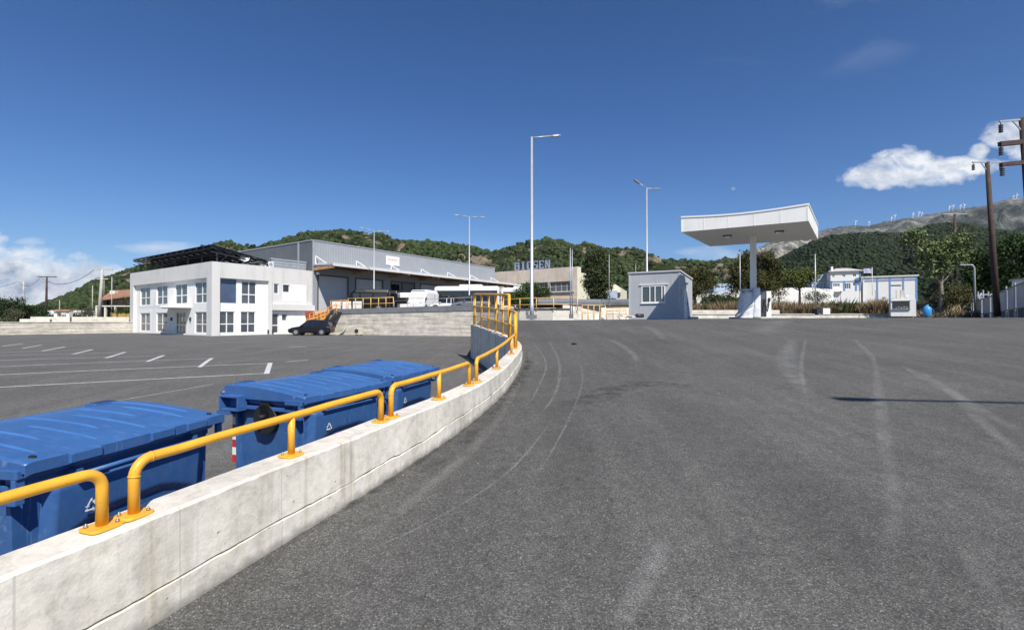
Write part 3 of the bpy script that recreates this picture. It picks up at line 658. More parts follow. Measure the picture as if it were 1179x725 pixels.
# ------------------------------------------------------------------ helpers for buildings
def Z(rel): return EYE + rel
def wall_open(m, O, d, n, w, z0, z1, ops, depth=0.2, t0=0.0):
    """wall sheet from O along d with real recessed openings; ops = (t0,t1,z0,z1)"""
    d = Vector((d[0], d[1], 0)); n = Vector((n[0], n[1], 0)); O = Vector((O[0], O[1], 0))
    xs = sorted({t0, w} | {q for o in ops for q in o[:2]}); zs = sorted({z0, z1} | {q for o in ops for q in o[2:4]})
    pt = lambda t, z, k=0: O + d * t + Vector((0, 0, z)) - n * k
    for a, b in zip(xs, xs[1:]):
        for c, e in zip(zs, zs[1:]):
            tm, zm = (a + b) / 2, (c + e) / 2
            if any(o[0] < tm < o[1] and o[2] < zm < o[3] for o in ops): continue
            m.add([pt(a, c), pt(b, c), pt(b, e), pt(a, e)], [(0, 1, 2, 3)])
    for (a, b, c, e) in ops:
        for q in ([pt(a, c), pt(b, c), pt(b, c, depth), pt(a, c, depth)], [pt(a, e), pt(b, e), pt(b, e, depth), pt(a, e, depth)],
                  [pt(a, c), pt(a, e), pt(a, e, depth), pt(a, c, depth)], [pt(b, c), pt(b, e), pt(b, e, depth), pt(b, c, depth)]): m.add(q, [(0, 1, 2, 3)])
def obox(m, O, d, n, t0, t1, k0, k1, z0, z1):
    """box in wall coordinates: t along, k outwards"""
    d = Vector((d[0], d[1], 0)); n = Vector((n[0], n[1], 0)); O = Vector((O[0], O[1], 0))
    c = lambda t, k, z: O + d * t + n * k + Vector((0, 0, z))
    m.hexa([c(t0, k0, z0), c(t1, k0, z0), c(t1, k1, z0), c(t0, k1, z0), c(t0, k0, z1), c(t1, k0, z1), c(t1, k1, z1), c(t0, k1, z1)]); return m
def window(root, off, O, d, n, a, b, c, e, k=-0.10, cols=2, tz=0.42, glass=None, frame=None, fw=0.07, name='window'):
    f = MB(); z = c + (e - c) * tz
    for q in ((a, b, c, c + fw), (a, b, e - fw, e), (a, a + fw, c + fw, e - fw), (b - fw, b, c + fw, e - fw)): obox(f, O, d, n, q[0], q[1], k - 0.03, k + 0.03, q[2], q[3])
    if tz: obox(f, O, d, n, a + fw, b - fw, k - 0.028, k + 0.034, z - 0.05, z + 0.05)
    for i in range(1, cols):
        t = a + (b - a) * i / cols; obox(f, O, d, n, t - 0.045, t + 0.045, k - 0.026, k + 0.038, c + fw, e - fw)
    fo = f.build(name, frame or M_frame, root, off)
    g = MB(); obox(g, O, d, n, a + 0.01, b - 0.01, k - 0.02, k - 0.005, c + 0.01, e - 0.01); g.build('pane', glass or M_glass, fo, off)
    return fo
def perp(d): return (d[1], -d[0])

# ------------------------------------------------------------------ white office building
def office():
    C = (-27.9, 46.0); Ld = (-0.815, 0.579); Rd = (0.540, 0.842); Ln = (-0.579, -0.815); Rn = (0.842, -0.540)
    zb, zt = Z(-1.52), Z(5.42); off = Vector((C[0], C[1], zb)); root = thing('office_building', off, 'white two-storey office block with tall paired windows, across the parking lot', 'building')
    LW, RW = 20.4, 10.5
    ul = [(1.0, 3.9), (5.7, 8.6), (10.5, 13.4), (15.2, 18.1)]; e = 0.05
    opsL = [(a, b, Z(1.62), Z(3.66)) for a, b in ul] + [(a, b, Z(-1.28), Z(0.76)) for a, b in (ul[0], ul[2], ul[3])] + [(5.95, 8.35, Z(-1.45), Z(0.80))]
    opsR = [(0.62, 2.12, Z(1.60), Z(3.9)), (2.62, 4.1, Z(1.55), Z(3.80)), (0.5, 1.98, Z(-1.28), Z(0.80)), (2.55, 4.03, Z(-1.28), Z(0.80))]
    opsW = [(5.95, 6.5, Z(2.70), Z(3.75)), (6.95, 7.75, Z(2.88), Z(3.72)), (5.75, 6.5, Z(-1.40), Z(0.66)), (6.85, 7.45, Z(-0.12), Z(0.62))]
    # white recessed field
    m = MB(); wall_open(m, C, Ld, Ln, LW - 1.0, zb, Z(3.95), opsL, 0.16, 0.75); wall_open(m, C, Rd, Rn, 5.25, zb, Z(3.95), opsR, 0.16, 0.45)
    m.build('recessed_wall', M_facade_white, root, off)
    # grey outer frame, 0.28 proud of the field
    m = MB()
    q = 0.28
    for (O, d, n, w, a, b) in ((C, Ld, Ln, LW, 0.75, LW - 1.0), (C, Rd, Rn, 5.3, 0.45, 5.25)):
        obox(m, O, d, n, a - 0.0, b, -0.25, q, Z(3.95), zt)
        obox(m, O, d, n, (b if d is Ld else b), (w if d is Ld else 5.62), -0.25, q, zb, zt)
    # corner pier
    cc = Vector((C[0], C[1], 0)); L3 = Vector((Ld[0], Ld[1], 0)); R3 = Vector((Rd[0], Rd[1], 0)); LN = Vector((Ln[0], Ln[1], 0)); RN = Vector((Rn[0], Rn[1], 0))
    k = cc + LN * q + RN * q
    m.loft([[Vector((p.x, p.y, z)) for p in (cc + L3 * 0.75, cc + L3 * 0.75 + LN * q, k, cc + R3 * 0.45 + RN * q, cc + R3 * 0.45)] for z in (zb, zt)])
    m.build('outer_wall', M_facade_grey, root, off)
    # right wing, grey with white panels
    m = MB(); wall_open(m, C, Rd, Rn, RW, zb, zt, opsW, 0.2, 5.62); m.build('wing_wall', M_facade_grey, root, off)
    m = MB(); wall_open(m, (C[0] + Rn[0] * 0.012, C[1] + Rn[1] * 0.012), Rd, Rn, 9.7, Z(1.95), Z(3.80), [opsW[1]], 0.03, 6.9)
    wall_open(m, (C[0] + Rn[0] * 0.012, C[1] + Rn[1] * 0.012), Rd, Rn, 10.4, zb, Z(0.92), [opsW[2], opsW[3]], 0.03, 5.66); m.build('white_panel', M_facade_white, root, off)
    m = MB(); obox(m, C, Rd, Rn, 5.64, RW, 0.0, 0.42, Z(1.0), Z(1.62)); m.build('ledge', M_facade_grey, root, off)
    # body behind
    m = MB(); a = cc; b = cc + L3 * LW; c = b + R3 * 12; d = cc + R3 * RW
    m.add([Vector((p.x, p.y, z)) for z in (zb, zt) for p in (b, b + R3 * 10.5, d)], [(0, 1, 4, 3), (1, 2, 5, 4)]); rz_ = Z(4.9)
    m.add([Vector((p.x, p.y, rz_)) for p in (a, b, b + R3 * 10.5, d)], [(0, 1, 2, 3)]); m.build('roof', M_facade_grey, root, off)
    m = MB()
    for (O, d2, n2, w) in ((C, Ld, Ln, LW), (C, Rd, Rn, RW)): obox(m, O, d2, n2, 0.0 if d2 is Ld else 0.0, w, -0.32, (q + 0.02) if d2 is Ld or True else 0, zt, zt + 0.04) if False else None
    # windows
    for i, (a_, b_, c_, e_) in enumerate(opsL[:7]): window(root, off, C, Ld, Ln, a_, b_, c_, e_, glass=M_glass)
    for i, (a_, b_, c_, e_) in enumerate(opsR):
        if i == 0: window(root, off, C, Rd, Rn, a_, b_, c_, e_, cols=1, tz=0, glass=M_glass_blue, frame=M_glass_blue)
        else: window(root, off, C, Rd, Rn, a_, b_, c_, e_)
    window(root, off, C, Rd, Rn, *opsW[0], cols=1, tz=0); window(root, off, C, Rd, Rn, *opsW[1], cols=1, tz=0); window(root, off, C, Rd, Rn, *opsW[3], cols=1, tz=0)
    window(root, off, C, Rd, Rn, *opsW[2], cols=1, tz=0.4, name='door')
    window(root, off, C, Ld, Ln, *opsL[7], cols=3, tz=0.42, name='door', glass=M_glass)
    # entrance canopy, glass balustrade line and wall lamps
    m = MB(); obox(m, C, Ld, Ln, 4.6, 10.2, 0.0, 2.6, Z(1.18), Z(1.32)); obox(m, C, Ld, Ln, 4.6, 10.2, 2.6, 2.64, Z(1.10), Z(1.36)); m.build('entrance_canopy', M_white, root, off)
    for t in (4.7, 9.2): m = MB(); obox(m, C, Ld, Ln, t, t + 0.16, 0.0, 0.14, Z(-0.1), Z(0.25)); m.build('wall_lamp', M_dark, root, off)
    for t in (5.1, 5.6): m = MB(); obox(m, C, Rd, Rn, t, t + 0.12, 0.28, 0.40, zb + 0.1, zb + 0.5); m.build('downpipe_foot', M_dark, root, off)
    # rooftop things
    Rr = lambda t, k, z: cc + R3 * t + L3 * k + Vector((0, 0, z))
    # solar canopy: frame, panels, posts
    base = Rr(0.4, 0.4, rz_); s = thing('solar_canopy', base, 'dark tilted solar panel array on steel trusses on the white office roof', 'solar array')
    hi, lo = Z(6.95), Z(5.98); m = MB()
    A = lambda t, k, up=0: Rr(t, k, hi + (lo - hi) * (t + 0.3) / 5.6 + up)
    k0, k1, t0, t1 = -0.2, 19.6, -0.3, 5.3
    m.hexa([A(t0, k0), A(t1, k0), A(t1, k1), A(t0, k1), A(t0, k0, .06), A(t1, k0, .06), A(t1, k1, .06), A(t0, k1, .06)]); pn = m.build('solar_panel', M_glass_dark, s, base)
    m = MB()
    for i in range(14):
        k = k0 + 0.15 + (k1 - k0 - 0.3) * i / 13; m.beam(A(t0, k, -0.10), A(t1, k, -0.10), 0.07, 0.12); m.beam(A(t0, k, -0.6), A(t1, k, -0.35), 0.06, 0.08)
        for j in range(5):
            ta = t0 + (t1 - t0) * j / 5; tb = t0 + (t1 - t0) * (j + 1) / 5; m.beam(A(ta, k, -0.12), A(tb, k, -0.42), 0.04, 0.04)
    for t in (t0 + 0.2, 1.5, 3.2, t1 - 0.2): m.beam(A(t, k0, -0.18), A(t, k1, -0.18), 0.07, 0.1)
    m.build('truss', M_dark, s, base)
    for i in range(7):
        k = k0 + 0.4 + (k1 - k0 - 0.8) * i / 6
        for t in (0.4, 4.9):
            m = MB(); p = A(t, k, -0.4); m.beam((p.x, p.y, rz_), p, 0.10, 0.10)
            if t < 1: q2 = A(t + 1.2, k, -0.2); m.beam((p.x, p.y, rz_ + 0.3), q2, 0.06, 0.06)
            m.build('post', M_dark, s, base)
    # satellite dish
    p = Rr(3.0, 0.15, zt); dsh = thing('satellite_dish', p, 'white round satellite dish on a bracket on the office roof edge', 'satellite dish')
    m = MB(); ax = Vector((0.45, -0.85, 0.45)).normalized(); u = ax.cross(Vector((0, 0, 1))).normalized(); w = ax.cross(u); c = p + Vector((0, 0, 0.62)); rings = []
    for r_ in (0.03, 0.15, 0.28, 0.40): rings.append([c + ax * (r_ * r_ * 0.7) + (u * math.cos(2 * math.pi * k / 20) + w * math.sin(2 * math.pi * k / 20)) * r_ for k in range(20)])
    m.loft(rings, smooth=True); m.build('dish', M_white, dsh, p)
    m = MB(); m.tube(p - Vector((0, 0, .1)), c, 0.035, 8); m.tube(p + Vector((0.3, 0.1, -.1)), p + Vector((0, 0, 0.4)), 0.02, 6); m.tube(c, c + ax * 0.5, 0.015, 6); m.build('bracket', M_dark, dsh, p)
    for i, t in enumerate((4.95, 5.7)):
        p = Rr(t, 0.35, zt - 0.05); ac = thing('rooftop_air_conditioner', p, ['white air conditioner box on the office roof, the one nearer the satellite dish', 'white air conditioner box on the office roof, the one nearer the grey hall'][i], 'air conditioner', 'rooftop air conditioners')
        ang = math.atan2(Rd[1], Rd[0]); m = MB(); m.box(p + Vector((0, 0, 0.36)), (0.62, 0.4, 0.56), ang); m.build('casing', M_white, ac, p, bevel=0.02)
        m = MB(); m.cyl(p + RN * 0.205 + Vector((0, 0, 0.36)), RN, 0.19, 0.02, 18); m.build('fan_grille', M_galv, ac, p)
        m = MB(); m.box(p + Vector((0, 0, 0.04)), (0.6, 0.3, 0.08), ang); m.build('foot', M_dark, ac, p)
    # louvred metal upstand on the wing roof
    p = Rr(6.3, 0.6, rz_); lv = thing('rooftop_screen', p, 'pale horizontal metal screen on the office wing roof beside the grey hall', 'screen'); m = MB()
    for j in range(4): obox(m, C, Rd, Rn, 6.2, 10.3, -1.0, -0.9 + 0.02 * j, zt - 0.25 + 0.28 * j, zt - 0.02 + 0.28 * j)
    m.build('slat_panel', simple('pale_metal', (0.42, 0.45, 0.48), 0.4, .3), lv, p)
    m = MB(); 
    for t in (6.25, 8.2, 10.2): obox(m, C, Rd, Rn, t, t + 0.08, -1.2, -1.0, rz_, zt + 0.95)
    obox(m, C, Rd, Rn, 6.15, 10.35, -1.08, -0.84, zt + 0.92, zt + 1.08); m.build('screen_frame', M_galv, lv, p)
office()

# ------------------------------------------------------------------ terrace and its retaining wall
TZ = Z(0.93)
Tpts = [(-18.75, 50.4), (-3.3, 45.2), (-1.1, 43.1), (0.7, 40.4), (3.2, 38.8), (4.6, 38.7), (5.0, 46), (14, 62)]
m = MB(); poly = Tpts + [(40, 120), (-5, 120), (-22.2, 55.2)]; m.prism(poly, Z(-2.2), TZ - 0.02); m.build('terrace_ground', M_lot, kind='structure')
def ribbon_wall(name, pts, z0, z1s, th, mat, label, cat, cope=None):
    off = Vector((pts[0][0], pts[0][1], z0)); root = thing(name, off, label, cat); m = MB(); cp = MB()
    for i in range(len(pts) - 1):
        a = Vector((*pts[i], 0)); b = Vector((*pts[i + 1], 0)); d = (b - a).normalized(); n = Vector((d.y, -d.x, 0)); za, zb_ = z1s[i], z1s[i + 1]
        q = lambda p, k, z: Vector((p.x, p.y, z)) + n * k
        m.hexa([q(a, 0, z0), q(b, 0, z0), q(b, -th, z0), q(a, -th, z0), q(a, 0, za), q(b, 0, zb_), q(b, -th, zb_), q(a, -th, za)])
        if cope: cp.hexa([q(a, 0.06, za), q(b, 0.06, zb_), q(b, -th - .1, zb_), q(a, -th - .1, za), q(a, 0.06, za + cope[0]), q(b, 0.06, zb_ + cope[0]), q(b, -th - .1, zb_ + cope[0]), q(a, -th - .1, za + cope[0])])
    m.build('wall_face', mat, root, off)
    if cope: cp.build('coping', cope[1], root, off)
    return root
ribbon_wall('retaining_wall', [(-18.9, 50.25), (-3.25, 44.95), (-1.3, 43.0)], Z(-2.0), [Z(0.55), Z(0.85), Z(0.85)], 0.35, M_board, 'board-marked pale concrete retaining wall with a grey slab edge, below the parked coaches', 'retaining wall', (0.5, M_slab))
ribbon_wall('low_wall', [(-1.25, 42.9), (0.6, 40.2), (3.2, 38.6), (5.2, 38.4)], Z(-0.5), [Z(0.72)] * 4, 0.25, M_whitewall, 'cream rendered low wall behind the tall lamp post, under a yellow railing', 'low wall')
# white render wall at the left between office and sloping stair
M_stairwhite = M_facade_white
m = MB(); wall = [(-22.2, 53.9), (-18.95, 50.6)]
o = MB(); o.hexa([Vector((a_, b_, Z(c_))) for c_ in (-1.6, 0.98) for a_, b_ in ((-22.35, 55.0), (-18.95, 50.2), (-18.7, 50.35), (-22.1, 55.2))])
tag(o.build('stair_wall', M_facade_white), 'short white wall between the office block and the board-marked retaining wall, behind the orange stair', 'wall')

# steel stair beside the office
def stair():
    b = Vector((-20.3, 50.5, Z(-1.52))); root = thing('steel_stair', b, 'orange steel stair climbing from the parking lot to the terrace beside the white office', 'stair')
    d = Vector((0.93, -0.30, 0)).normalized(); n = Vector((-d.y, d.x, 0)) * -1
    p0 = Vector((-21.0, 50.3, Z(-1.5))); n2 = Vector((0.3, 0.95, 0))
    m = MB()
    lowp = P(362, 386, 49.2); top = P(384, 357.5, 49.6)
    lowp = Vector((-19.9, 49.4, Z(-1.5))); top = Vector((-17.7, 48.7, Z(0.93)))
    for k in (0, 1.3): m.beam(lowp + n2 * k, top + n2 * k, 0.08, 0.25)
    m.build('stringer', M_dark, root, b); m = MB()
    for i in range(13): t = i / 13; c = lowp.lerp(top, t) + n2 * 0.65 + Vector((0, 0, 0.1)); m.box(c, (0.28, 1.25, 0.04), math.atan2(d.y, d.x))
    m.build('tread', M_dark, root, b)
    m = MB(); m.hexa([lowp + Vector((0.25, 0, -.02)), top + Vector((0.35, 0, -0.12)), top + n2 * 1.3 + Vector((.35, 0, -.12)), lowp + n2 * 1.3 + Vector((.25, 0, -.02)), lowp + Vector((0.2, 0, 0.05)), top + Vector((.3, 0, -.05)), top + n2 * 1.3 + Vector((.3, 0, -.05)), lowp + n2 * 1.3 + Vector((.2, 0, .05))]); m.build('soffit', M_slab, root, b)
    # landing box with orange mesh panels
    m = MB(); 
    lx = Vector((-20.9, 50.0, 0))
    for (u0, u1, z0, z1) in ((0, 1.7, Z(-0.9), Z(0.35)), (1.1, 2.4, Z(-0.3), Z(0.7))):
        a = lx + d * u0; c = lx + d * u1
        m.hexa([Vector((a.x, a.y, z0)), Vector((c.x, c.y, z0)), Vector((c.x + .3, c.y + 1, z0)), Vector((a.x + .3, a.y + 1, z0)), Vector((a.x, a.y, z1)), Vector((c.x, c.y, z1 + .1)), Vector((c.x + .3, c.y + 1, z1 + .1)), Vector((a.x + .3, a.y + 1, z1))])
    m.build('orange_panel', M_orange, root, b)
    m = MB()
    for i in range(9):
        p = lx + d * (i * 0.46) + Vector((0, -0.05, 0)); zb_ = Z(-1.5 + max(0, i - 1) * 0.30); m.beam((p.x, p.y, zb_), (p.x, p.y, Z(0.5 + 0.13 * i)), 0.06, 0.06)
    for h in (0.0, -0.35, -0.7): m.beam(lx + Vector((0, -.05, Z(0.5 + h))), lx + d * 3.7 + Vector((0, -.05, Z(1.55 + h))), 0.05, 0.05)
    m.build('stair_railing', M_orange, root, b)
    m = MB(); q = lx + d * 0.35; m.box((q.x, q.y + .2, Z(0.62)), (0.75, 0.6, 0.55)); m.build('red_box', simple('rust_red', (0.33, 0.07, 0.04), 0.6), root, b)
stair()
# curved white chute end beside the stair
m = MB(); pr = []
for k in range(9): t = k / 8; pr.append((0.0 + 1.1 * t * t, 1.9 * (1 - (1 - t) ** 2) * 1.0))
vs = []; fs = []
for (dx, z) in [(1.15 * (1 - math.cos(k / 8 * math.pi / 2)) , 1.55 * math.sin(k / 8 * math.pi / 2)) for k in range(9)]:
    pass
arc = [(-17.75 + 1.15 * math.sin(k / 10 * math.pi / 2), Z(-1.5) + 1.35 * (1 - math.cos(k / 10 * math.pi / 2))) for k in range(11)]
m = MB(); m.loft([[Vector((x, 49.35, z)), Vector((x, 49.75, z)), Vector((x + 0.07, 49.75, z - 0.03)), Vector((x + 0.07, 49.35, z - 0.03))] for x, z in arc]); tag(m.build('curved_panel', M_coping), 'curved pale panel leaning at the foot of the retaining wall right of the black car', 'panel')
p = Vector((-14.95, 48.1, Z(-1.52))); ac = thing('air_conditioner', p, 'small cream air conditioner unit standing on the lot against the retaining wall', 'air conditioner', None, R(-18)); m = MB(); m.box((0, 0, 0.42), (0.80, 0.34, 0.68)); m.build('casing', simple('cream_metal', (0.62, 0.56, 0.44), 0.5), ac, bevel=0.02)
m = MB(); m.cyl((-0.16, -0.175, 0.42), (0, 1, 0), 0.22, 0.02, 20); m.build('fan_grille', M_dark, ac); m = MB(); m.box((-.25, 0, 0.04), (0.08, 0.34, 0.08)); m.box((.25, 0, 0.04), (0.08, 0.34, 0.08)); m.build('foot', M_dark, ac, each=True)

# ------------------------------------------------------------------ grey industrial hall
def hall():
    F = (-22.3, 55.0); a = (0.546, 0.838); n = (0.838, -0.546); e = (-0.815, 0.579); en = (-0.579, -0.815)
    zt = Z(8.85); zb = Z(-1.5); off = Vector((F[0], F[1], zb)); root = thing('industrial_hall', off, 'long grey metal-clad industrial hall with loading doors under a timber canopy', 'building')
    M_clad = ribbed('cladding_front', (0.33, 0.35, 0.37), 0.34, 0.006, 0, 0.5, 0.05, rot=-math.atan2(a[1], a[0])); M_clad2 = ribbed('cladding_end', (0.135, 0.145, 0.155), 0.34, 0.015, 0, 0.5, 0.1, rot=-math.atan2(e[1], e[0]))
    M_low = simple('lower_wall_grey', (0.28, 0.295, 0.31), 0.7, var=.05); M_door = ribbed('roller_door', (0.52, 0.53, 0.54), 0.12, 0.003, 2, 0.5, 0.04)
    doors = [(0.75, 4.75, TZ, Z(5.0)), (6.0, 10.2, TZ, Z(5.0)), (11.7, 16.0, TZ, Z(5.0)), (17.2, 21.7, TZ, Z(5.0)), (23.0, 27.6, TZ, Z(5.0)), (29.0, 33.2, TZ, Z(5.0))]
    m = MB(); wall_open(m, F, a, n, 35.3, TZ - .3, Z(5.9), doors, 0.25, 0.0); m.build('lower_wall', M_low, root, off)
    m = MB(); obox(m, F, a, n, 0, 35.3, -0.2, 0.04, Z(5.9), zt); m.build('front_cladding', M_clad, root, off)
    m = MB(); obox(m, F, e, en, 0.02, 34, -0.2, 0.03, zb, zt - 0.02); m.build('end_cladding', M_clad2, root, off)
    m = MB(); f = Vector((F[0], F[1], 0)); A = Vector((a[0], a[1], 0)); E = Vector((e[0], e[1], 0))
    m.add([f + Vector((0, 0, zt - .1)), f + A * 35.3 + Vector((0, 0, zt - .1)), f + A * 35.3 + E * 34 + Vector((0, 0, zt - .1)), f + E * 34 + Vector((0, 0, zt - .1)), f + A * 35.3 + Vector((0, 0, zb)), f + A * 35.3 + E * 34 + Vector((0, 0, zb))], [(0, 1, 2, 3), (1, 4, 5, 2)]); m.build('roof', M_galv, root, off)
    m = MB(); obox(m, F, a, n, -0.04, 35.34, -0.2, 0.10, zt, zt + 0.12); obox(m, F, e, en, 0.1, 34, -0.2, 0.09, zt, zt + 0.12); obox(m, F, a, n, -0.05, 0.12, 0.04, 0.09, zb, zt); obox(m, F, e, en, 2.6, 2.85, 0.03, 0.11, Z(5.0), zt); m.build('trim', M_galv, root, off)
    m = MB(); obox(m, F, a, n, 34.9, 35.3, 0.04, 0.09, Z(1), zt); m.build('corner_trim', M_galv, root, off)
    for i, (t0, t1, z0, z1) in enumerate(doors):
        m = MB(); fw = 0.12
        for q in ((t0 - fw, t0, z0, z1 + fw), (t1, t1 + fw, z0, z1 + fw), (t0, t1, z1, z1 + fw)): obox(m, F, a, n, q[0], q[1], 0.0, 0.05, q[2], q[3])
        dr = m.build('door_frame', M_dark, root, off); m = MB()
        if i == 2:
            obox(m, F, a, n, t0, t1, -3.0, -2.95, z0, z1); m.build('open_doorway', M_dark, dr, off); m = MB(); obox(m, F, a, n, t0 + 2, t0 + 2.2, -0.22, -0.12, z0, z1); obox(m, F, a, n, t0, t1, -.22, -.12, Z(2.9), Z(3.1)); m.build('door_bar', M_brown, dr, off)
        else: obox(m, F, a, n, t0, t1, -0.2, -0.15, z0, z1); m.build('loading_door', M_door, dr, off)
    # canopy over the loading doors
    cw = 3.6; m = MB(); O = Vector((F[0], F[1], 0)); dA = A; nn = Vector((n[0], n[1], 0))
    c = lambda t, k, z: O + dA * t + nn * k + Vector((0, 0, z))
    tE = 38.5
    m.hexa([c(0, 0.05, Z(6.02)), c(tE, 0.05, Z(6.02)), c(tE, cw, Z(5.90)), c(0, cw, Z(5.90)), c(0, 0.05, Z(6.2)), c(tE, 0.05, Z(6.2)), c(tE, cw, Z(6.06)), c(0, cw, Z(6.06))]); cp = m.build('canopy_roof', M_galv, root, off)
    m = MB(); m.hexa([c(-0.03, cw, Z(5.82)), c(tE, cw, Z(5.82)), c(tE, cw + .06, Z(5.82)), c(-0.03, cw + .06, Z(5.82)), c(-0.03, cw, Z(6.14)), c(tE, cw, Z(6.14)), c(tE, cw + .06, Z(6.14)), c(-.03, cw + .06, Z(6.14))]); m.build('fascia', simple('fascia_pale', (0.62, 0.62, 0.60), 0.5), cp, off)
    M_tim = simple('orange_timber', (0.40, 0.22, 0.10), 0.7, var=.3)
    for t in [0.04 + 5.64 * i for i in range(7)]:
        m = MB(); m.beam(c(t + 0.1, 0.06, Z(5.68)), c(t + 0.1, cw - 0.05, Z(5.80)), 0.2, 0.36); m.build('timber_beam', M_tim, cp, off)
        m = MB(); m.beam(c(t + 0.3, 0.08, Z(7.15)), c(t + 0.3, 2.0, Z(6.22)), 0.10, 0.10); m.beam(c(t + 0.3, 0.10, Z(7.15)), c(t + 0.3, 0.10, Z(6.25)), 0.10, 0.1); m.beam(c(t + 0.3, 0.1, Z(6.28)), c(t + 0.3, 2.0, Z(6.20)), 0.08, 0.08); m.build('canopy_brace', M_frame, cp, off)
    m = MB(); 
    for k in (1.2, 2.4): m.beam(c(0.1, k, Z(5.86)), c(tE - .2, k, Z(5.82)), 0.14, 0.2)
    m.build('purlin', M_brown, cp, off)
    # sign board
    m = MB(); obox(m, F, a, n, 10.75, 13.05, 0.06, 0.12, Z(7.15), Z(8.35)); sg = m.build('sign_board', M_white, root, off)
    bpy.context.view_layer.update()
    m = MB(); rg = random.Random(3)
    t = 11.05
    while t < 12.7: w = rg.uniform(0.06, 0.16); obox(m, F, a, n, t, t + w, 0.121, 0.126, Z(7.80), Z(7.80 + rg.uniform(0.12, 0.2))); t += w + 0.04
    m.build('faded_lettering', simple('faded_red', (0.55, 0.30, 0.28), 0.6), sg, off)
    m = MB(); q = c(0.5, 0.3, Z(5.2)); m.box(q, (0.25, 0.4, 0.25)); m.build('floodlight', M_white, root, off)
hall()

# ------------------------------------------------------------------ yellow railings on the terrace
def rail_line(pts, h, step, label, mat=None, mids=(0.5,), r=0.03, group=None, name='railing', cat='railing'):
    mat = mat or M_yellow_far; off = Vector(pts[0]); root = thing(name, off, label, cat, group); m = MB(); up = Vector((0, 0, h))
    for f in (1.0,) + tuple(mids): m.path([Vector(p) + up * f for p in pts], r if f == 1 else r * .7, 6)
    m.build('rail', mat, root, off, each=True)
    for a, b in zip(pts, pts[1:]):
        a = Vector(a); b = Vector(b); n = max(1, int(round((b - a).length / step)))
        for i in range(n + (1 if b == Vector(pts[-1]) else 0)): q = MB(); p = a.lerp(b, i / n); q.tube(p, p + up, r, 6); q.build('post', mat, root, off)
    return root
rail_line([(-16.6, 49.85, TZ + .1), (-13.2, 48.7, TZ + .12), (-11.6, 48.15, TZ + .15)], 1.12, 1.0, 'yellow railing on the terrace edge in front of the black van', mids=(0.5,), r=.035, group='yellow railings on the terrace')
rail_line([(-11.5, 48.05, TZ + .15), (-7.5, 46.7, TZ + .3), (-3.4, 45.3, TZ + .4)], 0.75, 1.9, 'thin pale railing along the terrace edge in front of the coaches', simple('thin_rail', (0.42, 0.38, 0.30), 0.5), mids=(), r=.02, group='yellow railings on the terrace')
rail_line([(-18.6, 50.5, TZ + .02), (-16.8, 49.95, TZ + .05)], 1.0, 0.6, 'orange rail beside the white panels at the head of the stair', M_orange, mids=(0.5,), r=.03, group='yellow railings on the terrace')
for i in range(3):
    m = MB(); x0 = -18.7 + 1.15 * i; m.box((x0 + .5, 51.0 - 0.2 * i, TZ + 0.5), (1.0, 0.06, 0.95), R(-15)); tag(m.build('barrier_panel', M_white), ['white barrier panel on the terrace, nearest the orange stair', 'white barrier panel on the terrace, in the middle of three', 'white barrier panel on the terrace, nearest the black van'][i], 'barrier', 'white barrier panels')
rail_line([(-1.1, 42.9, Z(.72)), (0.65, 40.15, Z(.72)), (3.25, 38.5, Z(.72)), (5.1, 38.3, Z(.72))], 1.0, 1.6, 'yellow railing standing on the cream low wall behind the lamp post', mids=(.5,), r=.035, group='yellow railings on the terrace')

# ------------------------------------------------------------------ lamp posts
def lamp(px, base_rel, d, top_py, label, arms, tilt=0.0, r=0.075, group='tall galvanised lamp posts', loc=None, H=None, base=True):
    if loc is None: x = X_(px) * d; b = Vector((x, d, Z(base_rel))); top = Z((368 - top_py) / 567 * d)
    else: b = Vector(loc); top = b.z + H
    root = thing('lamp_post', b, label, 'lamp post', group); m = MB()
    m.path([b, b + Vector((0, 0, 0.9)), b + Vector((0, 0, 0.92)), Vector((b.x, b.y, top))], [r * 1.15, r * 1.15, r, r * 0.6], 10); m.build('pole', M_galv, root, b)
    if base:
        m = MB(); m.box(b + Vector((0, 0, 0.015)), (0.4, 0.4, 0.03)); m.build('base_plate', M_galv, root, b)
    for (dx, dy, ln, rise) in arms:
        dv = Vector((dx, dy, 0)).normalized(); a0 = Vector((b.x, b.y, top - 0.05)); a1 = a0 + dv * ln + Vector((0, 0, rise)); m = MB(); m.tube(a0, a1, r * 0.45, 8); ar = m.build('arm', M_galv, root, b)
        m = MB(); q = (a1 - a0).normalized(); s = Vector((-q.y, q.x, 0)).normalized(); rings = []
        for t, w, h in ((0, .04, .03), (.08, .08, .045), (.40, .10, .045), (.54, .08, .03), (.58, .03, .015)):
            c = a1 + q * t; u = q.cross(s); rings.append([c + s * w + u * -h, c - s * w + u * -h, c - s * w * .8 + u * h, c + s * w * .8 + u * h])
        m.loft(rings); m.build('lamp_head', M_lampgrey, ar, b)
    return root
lamp(612.3, -0.02, 27.5, 157, 'tallest lamp post, single arm to the right, rising behind the bend of the ramp', [(1, 0.25, 1.15, 0.2)], r=0.10)
lamp(540.3, 0.93, 50.5, 249, 'double-armed lamp post on the terrace in front of the long coach', [(-1, -0.15, 1.0, 0.12), (1, 0.15, 1.0, 0.03)], r=.08)
lamp(430.5, 0.93, 54, 265, 'double-armed lamp post on the terrace in front of the black van', [(-1, -0.3, 1.0, 0.2), (1, 0.2, 1.0, 0.0)], r=.075)
lamp(745, 0.05, 36, 216, 'double-armed lamp post rising behind the grey guard cabin', [(-1, -0.4, 0.6, 0.3), (1, 0.35, 0.6, 0.05)], r=.08)
